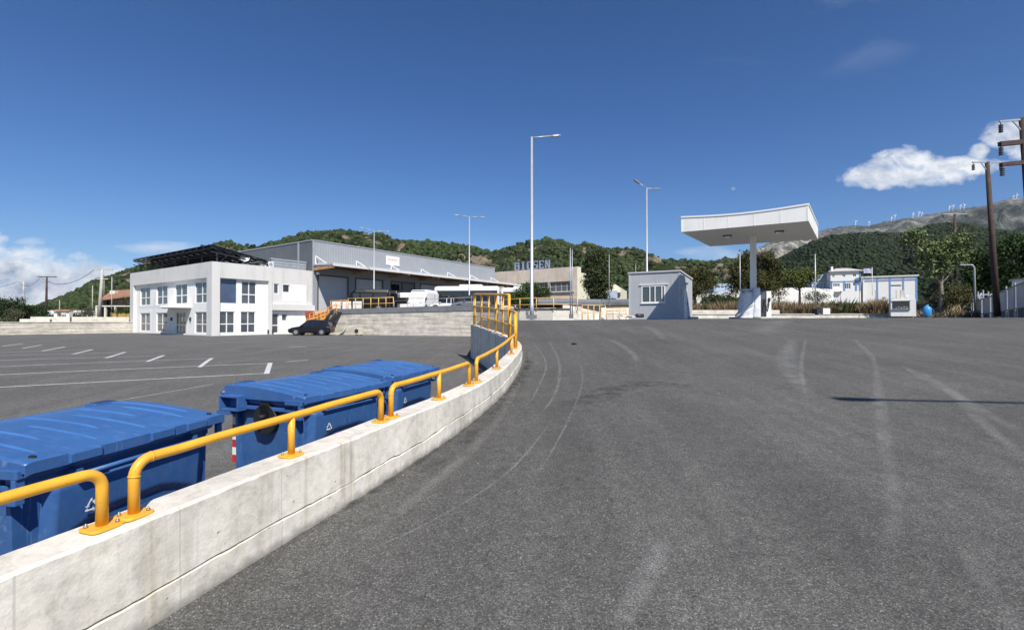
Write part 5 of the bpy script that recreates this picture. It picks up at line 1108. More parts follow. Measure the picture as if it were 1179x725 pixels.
# ------------------------------------------------------------------ vehicles
def rimwheel(root, p, ax, r, w, off_mat=None):
    ty = MB(); ty.cyl(p, ax, r, w, 22); o = ty.build('wheel', M_black, root); m = MB(); m.cyl(p, ax, r * .58, w + .02, 16); m.build('rim', M_lampgrey, o); return o
def smoothsec(w, zb, zs, wt_, zt, n=3):
    return [(-w * .92, zb), (-w, zb + .12), (-w, zs), (-wt_, zt), (wt_, zt), (w, zs), (w, zb + .12), (w * .92, zb)]
def car(loc, rz, L, H, W, colr, label, hood=.27, suv=True, name='parked_car', cat='car'):
    """local +x is the front"""
    root = thing(name, loc, label, cat, 'vehicles parked on the terrace' if loc[2] > 2.5 else None, rz); M_c = simple('car_paint_%d' % len(bpy.data.materials), colr, .3, var=.03, spec=.4); h = L / 2; bz = .22; belt = H * .60
    m = MB(); st = [(-h, .86, bz + .2, belt * .80), (-h + .06, .93, bz + .05, belt * .93), (-h + .35, .98, bz, belt * (1.0 if suv else .93)), (0, 1, bz, belt), (h - L * hood, 1, bz, belt * .98), (h - .35, .97, bz, belt * .84), (h - .08, .90, bz + .05, belt * .70), (h, .82, bz + .16, belt * .55)]
    m.loft([[Vector((x, a, z)) for a, z in smoothsec(W / 2 * k, zb, zt - .12, W / 2 * k * .90, zt)] for x, k, zb, zt in st], smooth=False); body = m.build('body', M_c, root, bevel=.04)
    m = MB(); r0 = -h + (.12 if suv else L * .16); r1 = h - L * hood; gh = H
    gs = [(r0, .84, belt - .02, belt), (r0 + (.22 if suv else .5), .80, belt - .02, gh * .96), (0 - .1, .80, belt - .02, gh), (r1 - L * .17, .80, belt - .02, gh * .97), (r1, .84, belt - .02, belt * .99)]
    m.loft([[Vector((x, s, z)) for s, z in ((-W / 2 * k, zb), (-W / 2 * k * .82, zt), (W / 2 * k * .82, zt), (W / 2 * k, zb))] for x, k, zb, zt in gs]); gl = m.build('window_glass', M_glass_dark, root)
    m = MB(); m.loft([[Vector((x, s, z + .012)) for s, z in ((-W / 2 * k * .83, zt), (-W / 2 * k * .6, zt + .02), (W / 2 * k * .6, zt + .02), (W / 2 * k * .83, zt))] for x, k, zb, zt in gs[1:4]], closed=False); 
    for x in (-.05, r0 + .75): m.beam((x, -W / 2 * .835, belt), (x, -W / 2 * .665, gh * .97), .06, .03); m.beam((x, W / 2 * .835, belt), (x, W / 2 * .665, gh * .97), .06, .03)
    m.build('roof', M_c, root)
    for sx in (-1, 1):
        for sy in (-1, 1): rimwheel(root, Vector((sx * L * .30, sy * (W / 2 - .10), .33)), (0, 1, 0), .33, .22)
    for sy in (-1, 1):
        m = MB(); m.box((h - .10, sy * W * .33, belt * .66), (.14, .34, .14)); m.build('headlight', M_glass_pale, root); m = MB(); m.box((-h + .04, sy * W * .36, belt * .78), (.08, .22, .22)); m.build('tail_light', M_redwhite_r, root)
        m = MB(); m.box((r1 - .25, sy * (W / 2 + .05), belt + .06), (.14, .14, .12)); m.build('wing_mirror', M_c, root, bevel=.02)
    m = MB(); m.box((h - .02, 0, belt * .40), (.06, W * .5, .14)); m.build('grille', M_dark, root); m = MB(); m.box((h - .0, 0, .42), (.04, .5, .11)); m.build('number_plate', M_white, root)
    return root
def van(loc, rz, L, H, W, colr, label, win, nose=.16, name='van', cat='van', glass=None):
    root = thing(name, loc, label, cat, 'vehicles parked on the terrace', rz); M_c = simple('van_paint_%d' % len(bpy.data.materials), colr, .35, var=.03, spec=.35); h = L / 2
    m = MB(); st = [(-h, .92, .35, H * .93), (-h + .1, .97, .3, H * .985), (0, 1, .3, H), (h - L * (nose + .14), 1, .3, H * .985), (h - L * nose * 1.15, .99, .3, H * .80), (h - L * nose * .9, .98, .3, H * .55), (h - .15, .94, .32, H * .46), (h, .86, .4, H * .34)]
    m.loft([[Vector((x, a, z)) for a, z in smoothsec(W / 2 * k, zb, max(zb + .2, zt - .35 if zt > H * .7 else zt - .1), W / 2 * k * .86, zt)] for x, k, zb, zt in st]); m.build('body', M_c, root, bevel=.05)
    for sy in (-1, 1):
        m = MB()
        for (a, b) in win: m.hexa([Vector((x, sy * W / 2 * q, z)) for x, q, z in ((a, 1.0, H * .52), (b, 1.0, H * .52), (b, .96, H * .52), (a, .96, H * .52), (a, 1.004, H * .80), (b, 1.004, H * .80), (b, .93, H * .80), (a, .93, H * .80))])
        m.build('side_window', glass or M_glass_dark, root)
        m = MB(); m.box((h - L * nose, sy * (W / 2 + .12), H * .55), (.12, .16, .3)); m.build('wing_mirror', M_dark, root)
        m = MB(); m.box((h - .12, sy * W * .34, H * .36), (.2, .3, .2)); m.build('headlight', M_glass_pale, root)
        for x in (h - L * .19, -h + L * .22): rimwheel(root, Vector((x, sy * (W / 2 - .12), .36)), (0, 1, 0), .36, .24)
    m = MB(); k = W / 2 * .86; x0, x1 = h - L * (nose + .11), h - L * (nose * .92); m.hexa([Vector(q) for q in ((x1 + .02, -k, H * .57), (x1 + .02, k, H * .57), (x1 - .2, k, H * .56), (x1 - .2, -k, H * .56), (x0 + .03, -k * .9, H * .95), (x0 + .03, k * .9, H * .95), (x0 - .2, k * .9, H * .93), (x0 - .2, -k * .9, H * .93))]); m.build('windscreen', M_glass_dark, root)
    return root
def coach(loc, rz, L, H, W, colr, label, dark=(0.46, 0.86), front_white=False):
    root = thing('coach', loc, label, 'coach', 'vehicles parked on the terrace', rz); M_c = simple('coach_paint_%d' % len(bpy.data.materials), colr, .3, var=.03); h = L / 2; r = .22
    m = MB(); sec = lambda k: [(-W / 2 * k, .35), (-W / 2 * k, H - r), (-W / 2 * k + r * .35, H - r * .3), (-W / 2 * k + r, H), (W / 2 * k - r, H), (W / 2 * k - r * .35, H - r * .3), (W / 2 * k, H - r), (W / 2 * k, .35)]
    m.loft([[Vector((x, a, z * q if z > 1 else z)) for a, z in sec(k)] for x, k, q in ((-h, .94, .97), (-h + .15, 1, 1), (h - .5, 1, 1), (h - .1, .98, .97), (h, .92, .90))]); m.build('body', M_c, root)
    for sy in (-1, 1):
        m = MB(); m.box((-.1, sy * (W / 2 + .005), H * (dark[0] + dark[1]) / 2), (L - .5, .03, H * (dark[1] - dark[0]))); w = m.build('side_window', M_glass_dark, root, bevel=.0)
        m = MB()
        for i in range(1, int(L / 1.5)): m.box((-h + i * 1.5, sy * (W / 2 + .024), H * (dark[0] + dark[1]) / 2), (.05, .01, H * (dark[1] - dark[0])))
        m.build('window_divider', M_black, w)
        for x in (h - 2.6, -h + 2.9): rimwheel(root, Vector((x, sy * (W / 2 - .16), .5)), (0, 1, 0), .5, .3)
        m = MB(); m.box((h + .02, sy * W * .36, .95), (.08, .35, .25)); m.build('headlight', M_glass_pale, root); m = MB(); m.box((h - .05, sy * (W / 2 + .2), H * .72), (.12, .14, .5)); m.build('wing_mirror', M_black, root)
    m = MB(); m.box((h - .03, 0, H * .60), (.08, W * .86, H * .42)); m.build('windscreen', M_glass_dark, root); m = MB(); m.box((-h + .01, 0, H * .68), (.06, W * .8, H * .3)); m.build('rear_window', M_glass_dark, root)
    m = MB(); m.box((-.5, 0, H + .12), (L * .35, W * .7, .22)); m.build('roof_unit', M_c, root, bevel=.06)
    return root
car((-19.35, 47.6, EYE + rel_lot(-19, 47.6)), R(184), 3.95, 1.50, 1.78, (0.008, 0.008, 0.010), 'black hatchback parked in front of the orange stair at the edge of the lot', suv=True)
van((-15.9, 53.8, TZ), R(188), 5.0, 2.40, 2.0, (0.006, 0.007, 0.007), 'black high-roofed van parked behind the yellow railing on the terrace', [(-2.3, -.9), (-.75, .45), (.6, 1.25)])
van((-15.35, 56.8, TZ), R(182), 4.6, 2.45, 2.0, (0.004, 0.006, 0.014), 'dark blue van half hidden behind the tail of the black van', [(-2.1, -.6), (-.4, 1.0)])
coach((-11.3, 58.6, TZ), R(180), 4.9, 2.25, 2.2, (0.78, 0.77, 0.76), 'white minibus with dark side windows right of the two dark vans', dark=(.42, .74))
van((-9.85, 54.6, TZ), R(-104), 4.4, 2.36, 1.95, (0.78, 0.77, 0.76), 'white van facing the camera between the minibus and the long coach', [(-1.0, -.96)], nose=.12)
coach((-5.75, 63.8, TZ), R(176), 8.3, 3.35, 2.5, (0.76, 0.75, 0.74), 'long white coach with a black window band in the middle of the terrace', dark=(.30, .83))
coach((0.35, 66.0, TZ), R(178), 3.6, 3.30, 2.5, (0.76, 0.75, 0.74), 'white coach farthest right on the terrace, seen behind the tall yellow railing', dark=(.30, .83))
car((-6.9, 52.3, TZ), R(180), 3.7, 1.34, 1.75, (0.70, 0.69, 0.67), 'white car parked in front of the long coach, left of the silver one', suv=False)
car((-4.2, 50.2, TZ), R(186), 4.0, 1.55, 1.78, (0.13, 0.14, 0.16), 'silver grey car parked behind the terrace railing in front of the long coach')
# ------------------------------------------------------------------ factory with rooftop letters
def factory():
    A = Vector((10.6, 80, 0)); Bp = Vector((-3.4, 89.6, 0)); d = (Bp - A).normalized(); n = Vector((d.y, -d.x, 0)) * 1.0
    if n.y > 0: n = -n
    zt = Z(8.65); zb = Z(-1.0); off = Vector((A.x, A.y, zb)); root = thing('factory_building', off, 'cream concrete factory block with large rooftop letters and a strip of dark windows', 'building')
    b = NB('stained_cream', .85); n1 = b.noise(.5, 6, .65); n2 = b.noise(1.0, 5, .7, b.vec('Object', (1.2, 1.2, .3))); c = b.ramp(n1, [(.3, (0.56, 0.46, 0.37)), (.6, (0.68, 0.58, 0.48)), (.8, (0.72, 0.64, 0.54))]); c = b.mix(.8, c, b.ramp(n2, [(.3, (.78, .72, .66)), (.5, (1, 1, 1))]), 'MULTIPLY'); b.col(c); Mc = b.m
    Mside = simple('cream_side', (0.70, 0.66, 0.50), .8, var=.04)
    L_ = (Bp - A).length; ops = [(0.9, L_ - 2.2, Z(4.75), Z(6.35))]
    m = MB(); wall_open(m, A, d[:2], n[:2], L_, zb, zt, ops, .35); m.build('front_wall', Mc, root, off)
    m = MB(); t = ops[0][0]; i = 0; obox(m, A, d[:2], n[:2], ops[0][0], ops[0][1], -.34, -.30, ops[0][2], ops[0][3]); w = m.build('window_strip', M_glass, root, off); m = MB()
    while t < ops[0][1]: obox(m, A, d[:2], n[:2], t, t + (.12 if i % 4 else .45), -.30, -.22 if i % 4 else -.02, ops[0][2], ops[0][3]); t += 1.05; i += 1
    obox(m, A, d[:2], n[:2], ops[0][0], ops[0][1], -.30, -.24, Z(5.5), Z(5.6)); m.build('mullion', simple('mullion', (0.36, 0.36, 0.34), .6), w, off)
    m = MB(); obox(m, A, d[:2], n[:2], .5, L_ - 1.8, 0, .25, Z(4.55), Z(4.7)); m.build('sill', M_coping, root, off)
    e = Vector((-d.y, d.x, 0)); e = e if e.y > 0 else -e; en = -d
    m = MB(); q = lambda p, z: Vector((p.x, p.y, z)); C = A + e * 7.2
    m.add([q(A, zb), q(C, zb), q(C, zt - .9), q(A + e * 1.4, zt - .9), q(A + e * 1.4, zt), q(A, zt)], [(0, 1, 2, 3, 4, 5)])
    m.add([q(A, zt), q(A + e * 1.4, zt), q(Bp + e * 1.4, zt), q(Bp, zt)], [(0, 1, 2, 3)]); m.add([q(A + e * 1.4, zt - .9), q(C, zt - .9), q(C + d * L_, zt - .9), q(Bp + e * 1.4, zt - .9)], [(0, 1, 2, 3)])
    m.build('side_wall', Mside, root, off)
    # second gable to the right
    a = P(702, 370, 90); m = MB(); w = lambda px, rel, dd: Vector((X_(px) * dd, dd, Z(rel))); dd = 92
    m.add([w(690, -1, dd), w(714.5, -1, dd), w(714.5, (368 - 331) / 567 * dd, dd), w(702, (368 - 322.5) / 567 * dd, dd), w(690, (368 - 318) / 567 * dd, dd)], [(0, 1, 2, 3, 4)]); m.add([w(714.5, -1, dd), w(714.5, (368 - 331) / 567 * dd, dd), w(714.5, (368 - 331) / 567 * dd, dd) + Vector((4, 12, 0)), w(714.5, -1, dd) + Vector((4, 12, 0))], [(0, 1, 2, 3)]); m.build('gable_wall', Mside, root, off)
    m = MB(); m.box(w(705, (368 - 339) / 567 * 91.5, 91.5), (1.8, .6, 1.4)); m.build('water_tank', simple('tank_blue_grey', (0.35, 0.40, 0.50), .5), root, off); m = MB(); m.box(w(711.5, (368 - 339) / 567 * 91.9, 91.9), (.9, .3, .8)); m.build('window', M_glass, root, off)
    m = MB(); o0 = A + e * 3.2 - d * .1; obox(m, A, e[:2], (-d)[:2], 5.4, 8.4, -.3, .12, Z(2.6), Z(5.0)); m.build('blue_door', simple('blue_shutter', (0.07, 0.15, 0.42), .5), root, off)
    m = MB(); obox(m, A, e[:2], (-d)[:2], 4.2, 6.0, .0, .8, Z(5.05), Z(5.2)); m.build('awning', M_lampgrey, root, off)
    # letters on a scaffold
    sc_ = MB(); z0 = zt + .15; Lpx = [589.5, 611.0, 632]
    tp = lambda px: (lambda u: ((A.x - u * A.y) / (u * d.y - d.x)))(X_(px))
    t0, t1 = tp(571), tp(634)
    obox(sc_, A, d[:2], n[:2], min(t0, t1), max(t0, t1), -.85, -.8, z0, z0 + .08); obox(sc_, A, d[:2], n[:2], min(t0, t1), max(t0, t1), -.85, -.8, z0 + 1.5, z0 + 1.57)
    i = 0; t = min(t0, t1)
    while t < max(t0, t1): obox(sc_, A, d[:2], n[:2], t, t + .06, -.85, -.79, zt - .1, z0 + 1.6); sc_.beam(A + d * t + n * -.85 + Vector((0, 0, z0 + 1.5)), A + d * t + n * -1.8 + Vector((0, 0, zt - .05)), .05, .05); t += 1.1
    sg = sc_.build('sign_scaffold', M_dark, root, off)
    # block letters drawn as strokes
    G = {'B': [(0, 0, .28, 1), (0, .86, .85, 1), (0, .43, .85, .57), (0, 0, .9, .14), (.68, .1, .95, .5), (.63, .5, .9, .9)], 'I': [(.30, 0, .62, 1), (.14, 0, .78, .1), (.14, .9, .78, 1)], 'O': [(0, .1, .3, .9), (.66, .1, .96, .9), (.12, .86, .84, 1), (.12, 0, .84, .14)],
         'S': [(.05, .86, .9, 1), (0, .5, .28, .92), (.05, .43, .9, .57), (.66, .08, .94, .5), (.05, 0, .9, .14), (0, .0, .14, .25), (.8, .75, .94, 1)], 'E': [(0, 0, .3, 1), (0, .86, .9, 1), (0, .43, .7, .57), (0, 0, .9, .14), (.78, .72, .9, 1), (.78, 0, .9, .28)], 'N': None}
    Ml = simple('sign_white_blue', (0.26, 0.31, 0.39), .5, var=.05); Mlb = simple('sign_dark_back', (0.03, 0.045, 0.08), .6); px0, px1 = 589.6, 632.0; wpx = (px1 - px0) / 6
    for i, ch in enumerate('BIOSEN'):
        ta, tb = tp(px0 + wpx * i + .5), tp(px0 + wpx * (i + 1) - .9); f = lambda u: ta + (tb - ta) * u; H = 1.40; m = MB()
        if ch == 'N':
            for (a_, b_, c_, e_) in ((0, 0, .24, 1), (.70, 0, .94, 1)): obox(m, A, d[:2], n[:2], f(a_), f(c_), -.76, -.62, z0 + b_ * H, z0 + e_ * H)
            P0, P1, P2, P3 = [A + d * f(u) + Vector((0, 0, z0 + v * H)) for u, v in ((.0, 1), (.3, 1), (.94, 0), (.64, 0))]; k0, k1 = n * -.758, n * -.622; m.hexa([P0 + k0, P1 + k0, P1 + k1, P0 + k1, P3 + k0, P2 + k0, P2 + k1, P3 + k1])
        else:
            for j, (a_, b_, c_, e_) in enumerate(G[ch]): obox(m, A, d[:2], n[:2], f(a_), f(c_), -.76 + .002 * j, -.62 - .002 * j, z0 + b_ * H, z0 + e_ * H)
        lt = m.build('letter', Ml, sg, off); lt['label'] = 'letter ' + ch
        m = MB(); obox(m, A, d[:2], n[:2], f(-.06), f(1.02), -.79, -.77, z0 - .05, z0 + H * 1.04); m.build('letter_backing', Mlb, sg, off)
factory()

# low flat-roofed building right of the railing
def lowb():
    b = Vector((6.8, 46, Z(-.2))); root = thing('flat_roofed_building', b, 'low cream building with a dark flat overhanging roof behind the slim poles', 'building'); m = MB()
    ys = 45.0; x0, x1, x2 = X_(648) * ys, X_(697) * 47, X_(735) * 45
    m.prism([(x0, 45), (x1, 46.6), (x2, 45.6), (x2 + 1, 52), (x0, 52)], Z(-.3), Z(1.35)); m.build('wall', M_whitewall, root, b)
    m = MB(); r = [(X_(620) * 44, 44.6), (X_(697) * 46, 45.9), (X_(737) * 44.6, 44.9), (X_(737) * 44.6 + 1, 54), (X_(620) * 44, 55)]; m.prism(r, Z(1.36), Z(1.66)); m.build('roof', M_slab, root, b); m = MB(); m.prism([(a * .99, c + .3) for a, c in r], Z(1.66), Z(1.92)); m.build('roof_upstand', simple('roof_membrane', (0.20, 0.22, 0.25), .7), root, b)
    for i, (a, c) in enumerate(((672, 679.3), (680.2, 687.4), (692, 697))):
        yy = 45.0 + (X_((a + c) / 2) * 45 - x0) * .42; m = MB(); m.box((X_((a + c) / 2) * yy, yy + .3, Z(.55)), ((c - a) / 567 * yy, .5, 1.25), R(22)); m.build('dark_opening', M_dark, root, b)
    m = MB(); m.box((X_(665.5) * 44.8, 44.8, Z(1.0)), (.55, .2, .42)); m.build('wall_box', M_coping, root, b)
    m = MB(); m.box((X_(642) * 43.6, 43.8, Z(.45)), (.5, .2, .5)); tag(m.build('green_box', simple('teal_box', (0.12, 0.30, 0.27), .5)), 'small teal box on the cream wall between the yellow rail posts', 'box')
lowb()
rail_line([(X_(671) * 43.5, 43.9, Z(-.05)), (X_(698) * 44.5, 44.9, Z(-.05))], 1.35, .62, 'yellow fence across the dark openings of the low building', mids=(.5,), r=.035, group='yellow fences by the low building')
rail_line([(X_(699) * 43, 43.2, Z(-.05)), (X_(722) * 42, 42.4, Z(-.05))], 1.1, .62, 'yellow fence at the cream wall just left of the guard cabin', mids=(.5, .75), r=.03, group='yellow fences by the low building')
m = MB(); m.box((X_(710) * 43.5, 44.0, Z(.45)), (2.6, .2, 1.3)); tag(m.build('cream_wall', M_whitewall), 'cream wall panel behind the yellow fence left of the guard cabin', 'wall')

# ------------------------------------------------------------------ houses
def box_house(name, label, px0, px1, py_top, py_base, d, dep, wins, wall, roofm=None, cat='house', gable=None, trim=None, skew=0.0):
    base = P((px0 + px1) / 2, py_base, d); root = thing(name, base, label, cat); a = P(px0, py_base, d); b = P(px1, py_base, d + skew); a.z = b.z = base.z; zt = Z((368 - py_top) / 567 * d); dv = (b - a).normalized(); n = Vector((dv.y, -dv.x, 0)); L_ = (b - a).length; zz = lambda py: Z((368 - py) / 567 * d); tt = lambda px: (X_(px) * a.y - a.x) / (dv.x - X_(px) * dv.y)
    ops = [(tt(w[0]), tt(w[1]), zz(w[3]), zz(w[2])) for w in wins]; m = MB(); wall_open(m, a, dv[:2], n[:2], L_, base.z - 3, zt, ops, .15); q = -n * dep
    m.add([a + Vector((0, 0, -3)), a + q + Vector((0, 0, -3)), Vector((a.x + q.x, a.y + q.y, zt)), Vector((a.x, a.y, zt)), b + Vector((0, 0, -3)), b + q + Vector((0, 0, -3)), Vector((b.x + q.x, b.y + q.y, zt)), Vector((b.x, b.y, zt))], [(0, 1, 2, 3), (4, 5, 6, 7), (3, 2, 6, 7)]); m.build('wall', wall, root, base)
    for w, o_ in zip(wins, ops): window(root, base, a, dv[:2], n[:2], *o_, k=-.10, cols=w[4] if len(w) > 4 else 2, tz=0, fw=.09, glass=w[5] if len(w) > 5 else M_glass)
    if gable:
        zr = Z((368 - gable) / 567 * d); m = MB(); ov = .5; e0 = a - dv * ov + n * ov; e1 = b + dv * ov + n * ov; ridge0 = a + dv * L_ * .32 - n * dep * .5; ridge1 = a + dv * L_ * .68 - n * dep * .5; f = lambda p, z: Vector((p.x, p.y, z))
        c = [e0, e1, e1 - n * (dep + 2 * ov), e0 - n * (dep + 2 * ov)]; m.add([f(c[0], zt), f(c[1], zt), f(c[2], zt), f(c[3], zt), f(ridge0, zr), f(ridge1, zr), f(c[0], zt - .15), f(c[1], zt - .15), f(c[2], zt - .15), f(c[3], zt - .15)], [(0, 1, 5, 4), (1, 2, 5), (2, 3, 4, 5), (3, 0, 4), (0, 1, 7, 6), (1, 2, 8, 7), (3, 0, 6, 9)]); m.build('roof', roofm or M_tile, root, base)
    return root, base, a, dv, n, L_, zz, tt
b = NB('terracotta_tiles', .8); n1 = b.noise(2, 5, .7); b.col(b.ramp(n1, [(.3, (0.20, 0.09, 0.055)), (.5, (0.33, 0.16, 0.10)), (.75, (0.45, 0.27, 0.19))])); wv = b.N.new('ShaderNodeTexWave'); wv.inputs['Scale'].default_value = 1.2; b.L.new(b.tc.outputs['Object'], wv.inputs['Vector']); b.bump(wv.outputs[1], .1, .6); M_tile = b.m
M_stucco = simple('tan_stucco', (0.38, 0.30, 0.22), .85, var=.12); M_blue = simple('trim_blue', (0.16, 0.28, 0.55), .6)
# tiled-roof house at the left
root, base, a, dv, n, L_, zz, tt = box_house('tiled_house', 'tan house with a reddish tiled roof and shaded veranda, left of the office', 117, 160, 345, 368, 78, 8, [(135, 140, 346.0, 350.5, 1), (146, 151, 345.5, 349, 1)], M_stucco)
m = MB(); f = lambda px, py, dd: P(px, py, dd); m.hexa([f(114.5, 346, 75), f(162, 339.5, 75), f(162, 334, 82), f(128, 336.5, 84), f(114.5, 344.3, 75), f(162, 338, 75), f(162, 332.3, 82), f(128, 334.5, 84)]); m.build('roof', M_tile, root, base)
m = MB(); m.box(P(131, 337, 80), (.8, .7, .7)); m.build('chimney', M_whitewall, root, base)
m = MB(); m.hexa([f(110, 352.8, 74), f(162, 352.8, 74), f(162, 352.8, 78), f(117, 352.8, 78), f(110, 351.6, 74), f(162, 351.6, 74), f(162, 351.6, 78), f(117, 351.6, 78)]); m.build('balcony_slab', M_whitewall, root, base)
m = MB(); m.box(P(124, 360, 77.6), (2.2, .4, 2.0)); m.box(P(120, 348.5, 77.5), (1.0, .4, .9)); m.build('dark_opening', M_dark, root, base)
for px in (111.5, 121.5, 133): m = MB(); q = P(px, 352.8, 74.2); m.beam(q, Vector((q.x, q.y, Z(-.2))), .25, .25); m.build('veranda_post', M_whitewall, root, base)
M_yf = simple('yellow_brown_fence', (0.50, 0.34, 0.10), .7, var=.2)
q0 = P(128, 367, 68); q1 = P(154, 367, 68); root = thing('board_fence', q0, 'yellow-brown board fence in front of the tiled-roof house', 'fence'); m = MB()
for i in range(20): m.box(q0.lerp(q1, i / 19) + Vector((0, 0, .35)), (.11, .05, .95))
m.build('boards', M_yf, root, q0); m = MB(); m.beam(q0 + Vector((0, .05, .6)), q1 + Vector((0, .05, .6)), .05, .1); m.beam(q0 + Vector((0, .05, .15)), q1 + Vector((0, .05, .15)), .05, .1); m.build('rail', M_yf, root, q0, each=True)
# left retaining wall
ribbon_wall('lot_wall', [(-66, 40.5), (-52.0, 46.8), (-43.9, 57.2)], Z(-1.7), [Z(-.28), Z(-.26), Z(-.30)], .35, M_board, 'pale board-marked concrete wall along the far left side of the parking lot', 'retaining wall', (.06, M_coping))
m = MB(); m.add([(-400, 60, Z(-.42)), (-66, 40.8, Z(-.42)), (-52.2, 47.1, Z(-.42)), (-44.1, 57.5, Z(-.42)), (-30, 110, Z(-.42)), (-30, 420, Z(-.42)), (-500, 420, Z(-.42))], [tuple(range(7))]); m.build('upper_ground', M_ground, kind='structure')
for (px, w_, h_, d_, lab) in ((31, 2.4, .5, 52.2, 'pale concrete block on the left wall, below the bushes'), (63, 1.3, .75, 53.5, 'pale square block on the left wall, near the white arch')):
    m = MB(); q = P(px, 372, d_); q.z = Z(-.42); m.box(q + Vector((0, 1, h_ / 2)), (w_, .8, h_), R(30)); tag(m.build('concrete_block', M_whitewall, bevel=.03), lab, 'concrete block')
# low white building and arch
box_house('white_shed', 'long low white building behind the bushes left of the tiled-roof house', 46, 101, 357.2, 366, 92, 8, [(84, 87, 360, 364, 1)], M_white, cat='building')
q = P(73, 370, 60); root = thing('garden_arch', q, 'small white arched gateway with a tiled top on the left wall', 'archway'); m = MB(); 
for dx in (-.75, .75): m.box(q + Vector((dx, 0, .55)), (.35, .5, 1.3))
m.build('pillar', M_white, root, q); m = MB(); m.box(q + Vector((0, 0, 1.15)), (1.4, .45, .18)); m.build('lintel', M_white, root, q); m = MB(); m.loft([[q + Vector((x, s * .45, z)) for s, z in ((-1, 1.24), (0, 1.45), (1, 1.24))] for x in (-.95, .95)]); m.build('tiled_top', M_tile, root, q)
q = P(95, 369, 59); m = MB(); m.box(q + Vector((0, 0, .1)), (9.0, .3, .7), R(52)); tag(m.build('parapet', M_whitewall), 'low cream parapet between the white arch and the concrete utility pole', 'parapet')
# blue and white house on the right
D = 120
root, base, a, dv, n, L_, zz, tt = box_house('blue_white_house', 'white two-storey house with blue trim and a hipped roof, right of the canopy', 956.5, 991.5, 312.2, 335, D, 9,
    [(958.2, 961, 316, 319.5), (970, 973.5, 316, 319.5), (982, 986, 316, 319.5), (959, 967, 326.5, 330, 4), (971, 979.5, 326.5, 333, 4), (982, 990.5, 326.0, 329.5, 4)], M_white, simple('house_roof', (0.50, 0.48, 0.45), .8), gable=307.3, skew=-2.5)
m = MB(); 
for t0, t1, z0, z1 in ((0, L_, zz(324.8), zz(323.8)), (0, .35, zz(335), zz(323.5)), (2.6, 3.0, zz(335), zz(323.5)), (5.0, 5.4, zz(335), zz(323.5)), (L_ - .35, L_, zz(335), zz(312.5))): obox(m, a, dv[:2], n[:2], t0, t1, 0, .06 if t0 else .08, z0, z1)
m.build('blue_trim', M_blue, root, base); m = MB(); m.box(P(957.8, 309.8, D), (.45, .45, 1.2)); m.build('chimney', M_white, root, base); m = MB(); obox(m, a, dv[:2], n[:2], .3, 2.4, 0, .8, zz(336), zz(335)); m.build('porch_slab', M_white, root, base)
root, base, a, dv, n, L_, zz, tt = box_house('white_outbuilding', 'long low white outbuilding with blue pilasters, right of the blue and white house', 994, 1056.5, 319.5, 336, D - 2, 10, [(1024, 1038, 328.8, 331, 1)], M_white, skew=-5.0)
m = MB()
for t in (tt(1009.5), tt(1024), tt(1039.5), L_ - .3): obox(m, a, dv[:2], n[:2], t, t + .3, 0, .07, base.z - 3, zz(321.0))
obox(m, a, dv[:2], n[:2], tt(996), L_, 0, .09, zz(324), zz(322.9)); m.build('blue_pilaster', M_blue, root, base); m = MB(); obox(m, a, dv[:2], n[:2], -.3, L_ + .3, -6, .3, zz(319.6), zz(318.4)); m.build('roof', simple('white_roof', (.7, .69, .68), .6), root, base)
q = P(1004.5, 325, 116); root = thing('flag_pole', q, 'white flag pole with a blue and white striped flag beside the blue and white house', 'flag pole'); m = MB(); m.tube(q - Vector((0, 0, 3)), P(1004.5, 307.5, 116), .06, 6); m.build('pole', M_white, root, q)
m = MB(); z1 = P(1004.5, 308.5, 116); NXF = 10; H_ = 1.25; Wf = 1.9
def flagstrip(m, z0, z1_, x0, x1, k):
    vs = []; 
    for i in range(NXF + 1):
        x = x0 + (x1 - x0) * i / NXF; y = .10 * math.sin(x * 5); vs += [z1 + Vector((-.08 - x, y - k, -z0)), z1 + Vector((-.08 - x, y - k, -z1_)), z1 + Vector((-.08 - x, y + .01 + k, -z0)), z1 + Vector((-.08 - x, y + .01 + k, -z1_))]
    m.add(vs, [(4 * i, 4 * i + 1, 4 * i + 5, 4 * i + 4) for i in range(NXF)] + [(4 * i + 2, 4 * i + 6, 4 * i + 7, 4 * i + 3) for i in range(NXF)])
m = MB(); flagstrip(m, 0, H_, 0, Wf, 0); fl = m.build('flag', simple('flag_blue', (0.02, 0.07, 0.30), .8), root, q); m = MB()
for i in range(4): flagstrip(m, H_ / 9 * (2 * i + 1), H_ / 9 * (2 * i + 2), 0 if i > 1 else H_ * 5 / 9, Wf, .006)
flagstrip(m, H_ / 9 * 2, H_ / 9 * 3, 0, H_ * 5 / 9, .007); flagstrip(m, 0, H_ * 5 / 9, H_ * 2 / 9, H_ * 3 / 9, .008); m.build('flag_stripe', M_white, fl, q)
